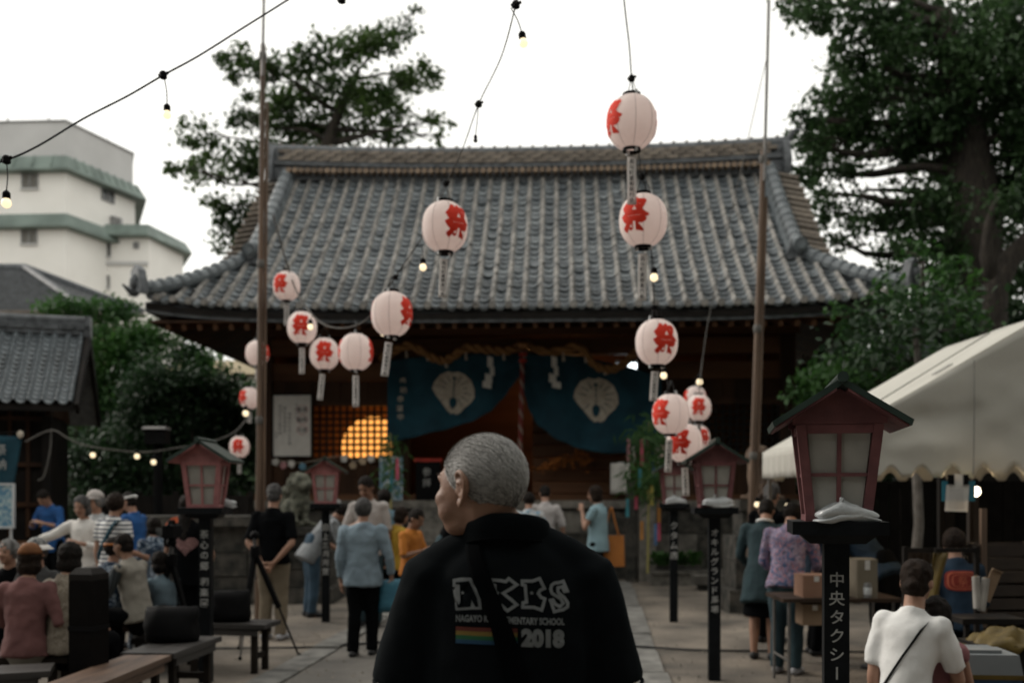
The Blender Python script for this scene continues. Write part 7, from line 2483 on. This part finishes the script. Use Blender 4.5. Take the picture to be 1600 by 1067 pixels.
p_ = person('woman in a white T-shirt seated at the lower right with her hair in a bun', gx(1412, 4.86), 4.86, 1.55, R(-34), seat=.40, lean=.15, side=.06, arms=('down', 'lap'), hair='bun', hm=M_HAIRN, shirt=M_CLW, sleeve=.80, lm=M_CLB, yaw=-.05, vox=.008, fold=.013, wide=.90)
pt = p_['pt']
st = MB().grid(lambda u, v: pt(.050 - .140 * v + .026 * (u - .5) * .8, -.30, .236 - .28 * v + .026 * (u - .5)), 3, 30)
o = print_patch(p_, 'bag_strap', st, M_BLACK, True, .004)
o.modifiers.new('thickness', 'SOLIDIFY').thickness = .003
soft_bag('black shoulder bag resting on the bench beside the woman in white', gx(1357, 4.72), 4.72, .425, .16, .12, .17, R(10), M_BLACK, 1.1, False)
person('small child in pink sitting beside the woman in white', gx(1462, 4.98), 4.98, 1.08, R(-32), seat=.42, arms=('lap', 'lap'), hair='full', shirt=mat('pale pink cotton', (.30, .135, .145), (.24, .10, .11), rough=.9), sleeve=.3, legs='shorts', lm=M_PINKB, hs=1.22, vox=.009)
p_ = person('stall helper in a dark blue coat with a red crest on the back', gx(1500, 7.3), 7.3, 1.50, R(-4), lean=.18, seat=.50, arms=('bent', 'low'), hair='full', hm=M_HAIRN, shirt=M_HAPPID, sleeve=1.35, lm=M_CLB, hem=-.03, fold=.012)
z = p_['pt'](0, 0, .225).z
rr_ = [((.115 * math.copysign(abs(math.cos(a)) ** .5, math.cos(a))), .072 * math.copysign(abs(math.sin(a)) ** .5, math.sin(a))) for a in [2 * math.pi * k / 36 for k in range(36)]]
m = split_tris(MB().add([(x, -.4, z + y) for x, y in rr_], [tuple(range(36))]), .03)
print_patch(p_, 'crest_print', m, mat('dark red crest print', (.20, .022, .014), rough=.9, bump=0), True, .004)
m = MB()
for k0, k1 in ((.86, .78), (.62, .56)):
    ri = [(x * k0, y * k0) for x, y in rr_] + [(x * k1, y * k1) for x, y in rr_]
    m.add([(x, -.4, z + y) for x, y in ri], [(k, (k + 1) % 36, (k + 1) % 36 + 36, k + 36) for k in range(36)])
tt_ = text_mb('祭', .075, .0)
m.add([(x, -.4, z + y) for x, _, y in tt_.v], tt_.f)
print_patch(p_, 'crest_lines', m, mat('brick crest lines', (.42, .11, .06), rough=.9, bump=0), True, .007)
t = thing('low_stool', 'dark stool under the stall helper with the red crest', 'stool', (gx(1500, 7.3), 7.35, 0))
obj('seat', MB().box((-.2, -.2, .44), (.2, .2, .485)), M_BLACKW, t, local=True, smooth=0)
for sx in (-1, 1):
    for sy in (-1, 1):
        obj('leg', MB().box((sx * .16 - .02, sy * .16 - .02, 0), (sx * .16 + .02, sy * .16 + .02, .44)), M_BLACKW, t, local=True, smooth=0)
person('person in dark blue bending over the table behind the nearest lamp', gx(1384, 8.75), 8.75, 1.62, R(28), lean=.85, arms=('low', 'low'), hair='short', shirt=M_HAPPID, sleeve=1.4, lm=M_CLB, pitch=.3)
person('person in a black shirt facing the stall behind the floral shirt', gx(1275, 9.6), 9.6, 1.48, R(-95), arms=('fwd', 'fwd'), hair='short', shirt=M_HAPPID, sleeve=1.2, lm=M_CLB, pitch=.4)

# ------------------------------------------------------------------ the man in the foreground
MX, MY = -.008, 2.16
man = thing('person', 'grey haired man in a black printed polo, seen close from behind and glancing left', 'person', (MX, MY, 0))


def mn(name, mb, m, par=None, smooth=180):
    return obj(name, mb, m, par or man, local=True, smooth=smooth)


A = R(53)
hf = V((-math.sin(A), math.cos(A), -.05)).normalized()
hl = V((-math.cos(A), -math.sin(A), 0))                 # his left, towards us
hu = hl.cross(hf).normalized()
if hu.z < 0:
    hu = -hu
HC = V((-.058, -.02, 1.563))
fr = (hl, hf, hu)


def hp_(f, l, u):
    return HC + hf * f + hl * l + hu * u


b = MB()
# skull, jaw, brow, cheeks, nose, chin
b.ell(hp_(-.012, 0, .014), (.0765, .0945, .090), fr, n=28, m=18)
b.ell(hp_(.012, 0, .002), (.073, .082, .082), fr, n=26, m=16)
b.ell(hp_(.026, 0, -.052), (.058, .062, .058), fr, n=20, m=14)
b.ell(hp_(.054, 0, -.094), (.032, .026, .022), fr)
b.ell(hp_(.040, .028, -.085), (.030, .040, .026), fr)
b.ell(hp_(.040, -.028, -.085), (.030, .040, .026), fr)
b.ell(hp_(.080, 0, .018), (.050, .014, .013), fr)
for s_ in (-1, 1):
    b.ell(hp_(.066, s_ * .038, -.028), (.027, .027, .024), fr)
    b.ell(hp_(.085, s_ * .028, .021), (.018, .011, .009), fr)
    b.ell(hp_(.080, s_ * .030, -.013), (.016, .011, .007), fr)
    b.ell(hp_(.054, s_ * .042, -.055), (.026, .030, .030), fr)
b.tube([hp_(.088, 0, .012), hp_(.096, 0, -.008), hp_(.104, 0, -.024)], [.009, .011, .015], n=12, round_ends=True)
for s_ in (-1, 1):
    b.ell(hp_(.094, s_ * .013, -.028), (.010, .011, .009), fr)
b.ell(hp_(.079, 0, -.060), (.026, .010, .009), fr)
b.ell(hp_(.076, 0, -.073), (.023, .010, .008), fr)
# neck into the shoulders, with the fold at the nape
b.tube([hp_(-.022, 0, -.03), hp_(-.014, -.004, -.075), V((-.008, -.006, 1.455)), V((-.002, -.006, 1.41)), V((0, 0, 1.36))], [.063, .058, .061, .078, .115], n=22)
b.ell(V((-.012, -.050, 1.488)), (.040, .018, .016), n=14)
b.tube([V((0, .0, .86)), V((0, .0, 1.0)), V((0, 0, 1.18)), V((0, 0, 1.30)), V((0, 0, 1.39))], [.155, .16, .165, .165, .10], n=22, right=XA, ry=[.11, .11, .105, .10, .075])
for s_ in (-1, 1):
    S, E, Wr = V((s_ * .150, 0, 1.365)), V((s_ * .205, .02, 1.09)), V((s_ * .14, .22, .98))
    b.tube([S, S.lerp(E, .5), E], [.056, .050, .040], n=14, round_ends=True)
    b.tube([E, E.lerp(Wr, .4), Wr], [.040, .038, .027], n=14, round_ends=True)
    hand_shapes(b, Wr, (Wr - E).normalized(), s_, 1.68, V((-s_ * .8, .2, -.3)))
    Hp, Kn, An = V((s_ * .085, 0, .84)), V((s_ * .092, .015, .47)), V((s_ * .095, -.01, .08))
    b.tube([Hp, Hp.lerp(Kn, .5), Kn], [.09, .078, .058], n=14, round_ends=True)
    b.tube([Kn, Kn.lerp(An, .35), An], [.056, .056, .037], n=14, round_ends=True)
    b.tube([An + V((0, -.03, -.04)), An + V((0, .06, -.045)), An + V((0, .15, -.055))], [.037, .04, .024], n=12, round_ends=True)
body = remesh(mn('body', b, M_SKIND), .0068, 3)
# ears with a rim, hollow and lobe
for s_ in (-1, 1):
    def e_(f, u, out):
        return hp_(-.010 + f, s_ * (.0765 + out), -.012 + u)
    b = MB()
    rim = [e_(.010, .018, .000), e_(.007, .030, .008), e_(-.006, .036, .015), e_(-.019, .028, .020), e_(-.024, .010, .021), e_(-.019, -.008, .017), e_(-.009, -.022, .011), e_(.002, -.033, .006), e_(.010, -.027, .001)]
    b.tube(smooth_path(rim, 4), [.0052] * (8 * 4 + 1), n=8, round_ends=True)
    b.ell(e_(-.006, .006, .006), (.007, .018, .028), fr, n=14, m=9)
    b.ell(e_(.002, -.027, .005), (.006, .009, .010), fr, n=10, m=8)
    b.tube(smooth_path([e_(.002, .014, .012), e_(-.010, .012, .015), e_(-.012, -.006, .014), e_(-.003, -.014, .011)], 4), [.0035] * 13, n=7, round_ends=True)
    b.ell(e_(.011, -.004, .004), (.005, .005, .008), fr, n=8, m=6)
    remesh(mn('ear', b, M_SKIND), .0026, 2)
    mn('eye', MB().ell(hp_(.0815, s_ * .030, .001), (.0115, .006, .0042), fr, n=12, m=8), M_EYE)
    eb = MB()
    for k in range(46):
        p = hp_(.089 - abs(k % 12 - 4) * .0012, s_ * (.014 + .0027 * (k % 12)), .024 + .0035 * math.sin(k % 12 / 4.0) + rnd.gauss(0, .0014))
        d = (hl * s_ * .009 + hu * rnd.uniform(-.001, .003) + hf * .002)
        n_ = hu * .0007
        eb.add([p - n_, p + n_, p + d], [(0, 1, 2)])
    mn('eyebrow', eb, M_HAIRG, smooth=0)['kind'] = 'stuff'
mn('mouth', MB().ell(hp_(.0855, 0, -.0665), (.023, .005, .0028), fr, n=12, m=8), M_LIP)

# short grey hair: a thin cap carrying many combed strands
M_CAP = mat('short salt and pepper hair', (.24, .232, .22), (.13, .125, .118), sc=55, rough=.7, bump=.4, bsc=160, bdist=.002)
M_STRAND = mat('white grey hair strands', (.44, .425, .40), (.26, .252, .24), sc=160, rough=.5, bump=0, lo=.2, hi=.75, spec=.3)


def scalp(th, ph, grow=0.0):
    """th from the crown down, ph around from the face."""
    d = V((math.sin(th) * math.sin(ph), math.sin(th) * math.cos(ph), math.cos(th)))
    c1, r1 = (0, -.012, .014), (.0765, .0945, .090)
    c2, r2 = (0, .012, .002), (.073, .082, .082)
    best = 0
    for c, r in ((c1, r1), (c2, r2)):
        # distance from the head centre along d to the ellipsoid surface
        o = [-(c[i]) / r[i] for i in range(3)]
        e = [(d.x, d.y, d.z)[i] / r[i] for i in range(3)]
        aa, bb, cc = sum(x * x for x in e), sum(x * y for x, y in zip(o, e)), sum(x * x for x in o) - 1
        disc = bb * bb - aa * cc
        if disc > 0:
            best = max(best, (-bb + math.sqrt(disc)) / aa)
    best += grow
    return HC + hl * d.x * best + hf * d.y * best + hu * d.z * best, (hl * d.x + hf * d.y + hu * d.z)


def hairline(ph):
    """How far down from the crown the hair reaches at ph (0 = face, pi = nape)."""
    a = abs((ph + math.pi) % (2 * math.pi) - math.pi)
    tab = [(0, .80), (.5, .88), (.85, 1.12), (1.15, 1.42), (1.42, 1.74), (1.62, 1.62), (1.9, 1.98), (2.4, 2.28), (3.15, 2.36)]
    for (x0, y0), (x1, y1) in zip(tab, tab[1:]):
        if a <= x1:
            return y0 + (y1 - y0) * (a - x0) / (x1 - x0)
    return 2.1


cap = MB()
nu, nv = 72, 26
rings = []
for j in range(nv + 1):
    ring = []
    for i in range(nu):
        ph = 2 * math.pi * i / nu
        th = .02 + (hairline(ph) - .02) * j / nv
        ring.append(scalp(th, ph, .0035 * (1 - (j / nv) ** 6) + .0006)[0])
    rings.append(ring)
cap.loft(rings, caps=False)
capo = mn('hair', cap, M_CAP)
st = MB()
hv, hfc, hmi = [], [], []
for k in range(20000):
    ph = rnd.uniform(0, 2 * math.pi)
    th = math.acos(1 - rnd.random() * 1.76)
    if th > hairline(ph) + rnd.gauss(0, .02):
        continue
    p, n_ = scalp(th, ph, .002)
    back = (-hf * .85 - hu * .42 - n_ * (-hf * .85 - hu * .42).dot(n_))
    d = (back.normalized() * .95 + n_ * .16 + V((rnd.gauss(0, .06), rnd.gauss(0, .06), rnd.gauss(0, .06)))).normalized()
    top_ = max(0.0, math.cos(th))
    ln = (.014 + .016 * top_) * rnd.uniform(.7, 1.25)
    w = d.cross(n_).normalized() * .00055
    q1 = p + d * ln * .55 + n_ * .0006
    q2 = p + d * ln - n_ * ln * .10
    o = len(hv)
    hv += [tuple(p - w), tuple(p + w), tuple(q1 + w * .8), tuple(q1 - w * .8), tuple(q2)]
    hfc += [(o, o + 1, o + 2, o + 3), (o + 3, o + 2, o + 4)]
    hmi += [1 if rnd.random() < max(0.0, min(.7, (th - 1.45) * .9)) else 0] * 2  # more dark strands towards the nape: darker hair there plus painted shade
st.add(hv, hfc)
st.mi = hmi
so = mn('hair_strands', st, [M_STRAND, M_HAIRS], capo)
so['kind'] = 'stuff'

# polo shirt
M_POLO = mat('black polo cotton', (.0042, .0054, .0064), (.003, .004, .0048), sc=4, rough=.92, bump=.25, bsc=420, bdist=.0015, spec=.05)
b = MB()
zs = (.80, .92, 1.06, 1.20, 1.30, 1.365, 1.405, 1.440, 1.462)
rxs = (.195, .196, .194, .193, .191, .180, .146, .100, .078)
rys = (.135, .137, .134, .132, .126, .112, .096, .082, .074)
b.tube([V((0, -.004, z)) for z in zs], rxs, n=40, right=XA, ry=rys)
for s_ in (-1, 1):
    S, E = V((s_ * .160, -.005, 1.366)), V((s_ * .212, .012, 1.125))
    b.tube([S - V((s_ * .03, 0, -.004)), S, S.lerp(E, .35), S.lerp(E, .7), E], [.055, .064, .072, .076, .078], n=24, ry=[.062, .072, .080, .085, .088])
    b.ell(V((s_ * .166, -.004, 1.366)), (.060, .070, .050), n=18, m=12)
    b.tube([V((s_ * .05, -.006, 1.428)), V((s_ * .11, -.006, 1.402)), V((s_ * .175, -.004, 1.368))], [.056, .054, .052], n=16, right=YA)
_f2 = bpy.data.textures.new('polo folds', 'CLOUDS')
_f2.noise_scale = .13
_f2.noise_depth = 2
M_POLO.node_tree.nodes['Principled BSDF'].inputs['Sheen Weight'].default_value = .012
M_POLO.node_tree.nodes['Principled BSDF'].inputs['Sheen Tint'].default_value = (.45, .75, .85, 1)
polo = remesh(mn('polo_shirt', b, M_POLO), .0075, 12, .017, _f2)
# sleeve hems
for s_ in (-1, 1):
    S, E = V((s_ * .160, -.005, 1.366)), V((s_ * .212, .012, 1.125))
    d = (E - S).normalized()
    r_ = YA - d * YA.dot(d)
    r_.normalize()
    u_ = d.cross(r_)
    mn('sleeve_hem', MB().tube([E + d * .004 + r_ * math.cos(a) * .0865 + u_ * math.sin(a) * .0805 for a in [2 * math.pi * k / 40 for k in range(41)]], .0045, n=8), M_POLO)
# collar: stand and fall folded over
col_o = MB()
n = 44
rings = []
for kk, (gr, dz) in enumerate(((.000, -.016), (.007, .012), (.004, .030), (-.003, .035), (-.008, .030), (-.006, -.014))):
    ring = []
    for i in range(n):
        a = 2 * math.pi * i / n
        x, y = math.cos(a), math.sin(a)
        bk = .5 - .5 * y                                  # 1 towards us
        cz = 1.428 + .036 * bk
        rx_, ry_ = .086 + gr + .006 * abs(x), .088 + gr
        ring.append(V((-.006 + x * rx_, -.010 + y * ry_, cz + dz + .006 * bk * (dz > 0))))
    rings.append(ring)
col_o.loft(rings, caps=False)
o = mn('collar', col_o, M_POLO)
o.modifiers.new('soft', 'SUBSURF').render_levels = 1
mn('collar_seam', MB().tube([V((-.006 + math.cos(a) * .0935, -.010 + math.sin(a) * .0885, 1.428 + .036 * (.5 - .5 * math.sin(a)) - .014)) for a in [2 * math.pi * k / 44 for k in range(45)]], .0022, n=6), M_CLB)
# trousers and shoes
b = MB()
b.tube([V((0, 0, .90)), V((0, -.005, .80)), V((0, 0, .72))], [.16, .178, .15], n=20, right=XA, ry=[.115, .13, .105], round_ends=True)
for s_ in (-1, 1):
    b.tube([V((s_ * .085, 0, .82)), V((s_ * .09, .01, .48)), V((s_ * .095, -.01, .07))], [.100, .078, .068], n=18, round_ends=False)
    mn('shoe', MB().tube([V((s_ * .095, -.05, .042)), V((s_ * .097, .05, .045)), V((s_ * .10, .17, .032))], [.042, .046, .034], n=14, right=XA, ry=[.04, .04, .026], round_ends=True), M_SHOE)
remesh(mn('trousers', b, M_CLB), .012, 4, .012)

# print on the back: laid out on the photograph's print, then dropped onto the cloth
YB = MY - .135


def pr(cx, cy):
    """Print sheet coordinates to his frame, on a sheet behind him."""
    p = W(670 + cx / 6.154, 880 + cy / 6.154, YB)
    return V((p.x - MX, -.40, p.z))


def back_print(name, mb, m, off):
    o = mn(name, mb, m)
    s_ = o.modifiers.new('lie on cloth', 'SHRINKWRAP')
    s_.target = polo
    s_.wrap_method = 'PROJECT'
    s_.use_project_y = True
    s_.use_positive_direction = True
    s_.wrap_mode = 'ABOVE_SURFACE'
    s_.offset = off
    return o


M_PGREY = mat('grey screen print', (.17, .18, .182), (.13, .138, .14), sc=60, rough=.8, bump=0)


def ribbon(poly, w):
    mb = MB()
    pts = [V((x, y)) for x, y in poly]
    n = len(pts)
    outer, inner = [], []
    area = sum(pts[i].x * pts[(i + 1) % n].y - pts[(i + 1) % n].x * pts[i].y for i in range(n))
    sg = 1 if area > 0 else -1
    for i in range(n):
        d0, d1 = (pts[i] - pts[i - 1]).normalized(), (pts[(i + 1) % n] - pts[i]).normalized()
        n0, n1 = V((-d0.y, d0.x)) * sg, V((-d1.y, d1.x)) * sg
        m_ = (n0 + n1)
        m_ = m_ / max(.55, m_.length_squared / 2) if m_.length > .2 else n0
        m_ = m_ if m_.length < 1.7 else m_.normalized() * 1.7
        inner.append(pts[i] + m_ * w)
        outer.append(pts[i])
    mb.add([pr(p.x, p.y) for p in outer] + [pr(p.x, p.y) for p in inner], [(i, (i + 1) % n, (i + 1) % n + n, i + n) for i in range(n)])
    return split_tris(mb, .02)


LET = {
    'N': [(222, 240), (222, 168), (300, 152), (405, 150), (440, 262), (480, 290), (494, 330), (508, 448), (400, 452), (255, 468), (246, 388), (276, 380), (264, 240)],
    'K': [(585, 150), (700, 160), (735, 168), (768, 136), (872, 214), (798, 264), (740, 296), (800, 342), (870, 404), (755, 478), (698, 428), (640, 444), (600, 440), (598, 380), (628, 374), (620, 232), (592, 226)],
    'E': [(884, 162), (995, 164), (1074, 138), (1134, 258), (1082, 278), (1070, 296), (1090, 324), (1136, 344), (1096, 476), (1010, 444), (888, 440), (892, 372), (924, 366), (914, 232), (886, 226)],
    'S': [(1176, 310), (1160, 262), (1170, 216), (1206, 190), (1262, 186), (1308, 172), (1362, 296), (1300, 304), (1282, 258), (1262, 262), (1262, 284), (1322, 338), (1360, 396), (1352, 446), (1302, 474), (1252, 480), (1200, 494), (1152, 356), (1206, 346), (1228, 392), (1262, 412), (1280, 396), (1262, 366)],
}
for ch, poly in LET.items():
    if ch == 'N':
        back_print('printed_letter', split_tris(MB().add([pr(x, y) for x, y in poly], [tuple(range(len(poly)))]), .02), M_PGREY, .0016)
        inner = [(254, 216), (254, 196), (384, 182), (424, 262), (462, 340), (478, 424), (446, 426), (376, 292), (380, 388), (400, 390), (402, 426), (276, 440), (272, 408), (302, 402), (292, 214)]
        back_print('printed_letter', split_tris(MB().add([pr(x, y) for x, y in inner], [tuple(range(len(inner)))]), .02), M_POLO, .0028)
        continue
    back_print('printed_letter', ribbon(poly, 30), M_PGREY, .0016)
for cx, cy in ((325, 295), (662, 292), (988, 292), (1255, 322)):
    pts = []
    for k in range(10):
        a = math.pi / 2 + k * math.pi / 5
        rr = 22 if k % 2 == 0 else 9
        pts.append(pr(cx + rr * math.cos(a), cy - rr * math.sin(a)))
    back_print('printed_star', MB().add(pts, [tuple(range(10))]), M_PGREY, .0038)


def print_text(s, x0, x1, y0, y1, bold, slope=0.0):
    t_ = text_mb(s, 1, bold)
    w, h = t_.w, t_.h
    pts = []
    for x, _, z in t_.v:
        fx = x / w + .5
        pts.append(pr(x0 + (x1 - x0) * fx, (y0 + y1) / 2 - z / h * (y1 - y0) + slope * fx))
    t_.v = [tuple(p) for p in pts]
    return split_tris(t_, .02)


back_print('printed_line', print_text('NAGAYO K.', 256, 582, 506, 574, .035, -6), M_PGREY, .0016)
back_print('printed_line', print_text('EMENTARY SCHOOL', 742, 1308, 512, 580, .035, 28), M_PGREY, .0016)
back_print('printed_year', print_text('2018', 888, 1308, 622, 802, .07, 26), M_PGREY, .0016)
for i, c in enumerate(((.115, .022, .014), (.19, .125, .024), (.012, .095, .034), (.010, .055, .115))):
    y0, y1 = 620 + i * 40, 620 + (i + 1) * 40
    m = MB().grid(lambda u, v: pr(256 + (852 - 256) * u, y0 + (y1 - y0) * v + 5 * u), 24, 2)
    back_print('printed_stripe', m, mat('rainbow print', c, rough=.85, bump=0), .0016)
# cross-body strap over the print
cen = [(424, -150), (440, -60), (462, 30), (508, 160), (572, 310), (652, 510), (702, 625), (742, 770), (800, 960), (860, 1150)]
hw = [76, 82, 90, 94, 92, 92, 100, 108, 108, 108]


def strap_pt(u, v):
    k = v * (len(cen) - 1)
    i = min(int(k), len(cen) - 2)
    f = k - i
    cx = cen[i][0] + (cen[i + 1][0] - cen[i][0]) * f
    cy = cen[i][1] + (cen[i + 1][1] - cen[i][1]) * f
    w = hw[i] + (hw[i + 1] - hw[i]) * f
    return pr(cx + (u - .5) * 2 * w, cy)


bag_strap = back_print('bag_strap', MB().grid(strap_pt, 5, 44), mat('black webbing strap', (.0028, .0034, .004), rough=.95, bump=.3, bsc=300, bdist=.001, spec=.03), .004)
bag_strap.modifiers.new('thickness', 'SOLIDIFY').thickness = .003
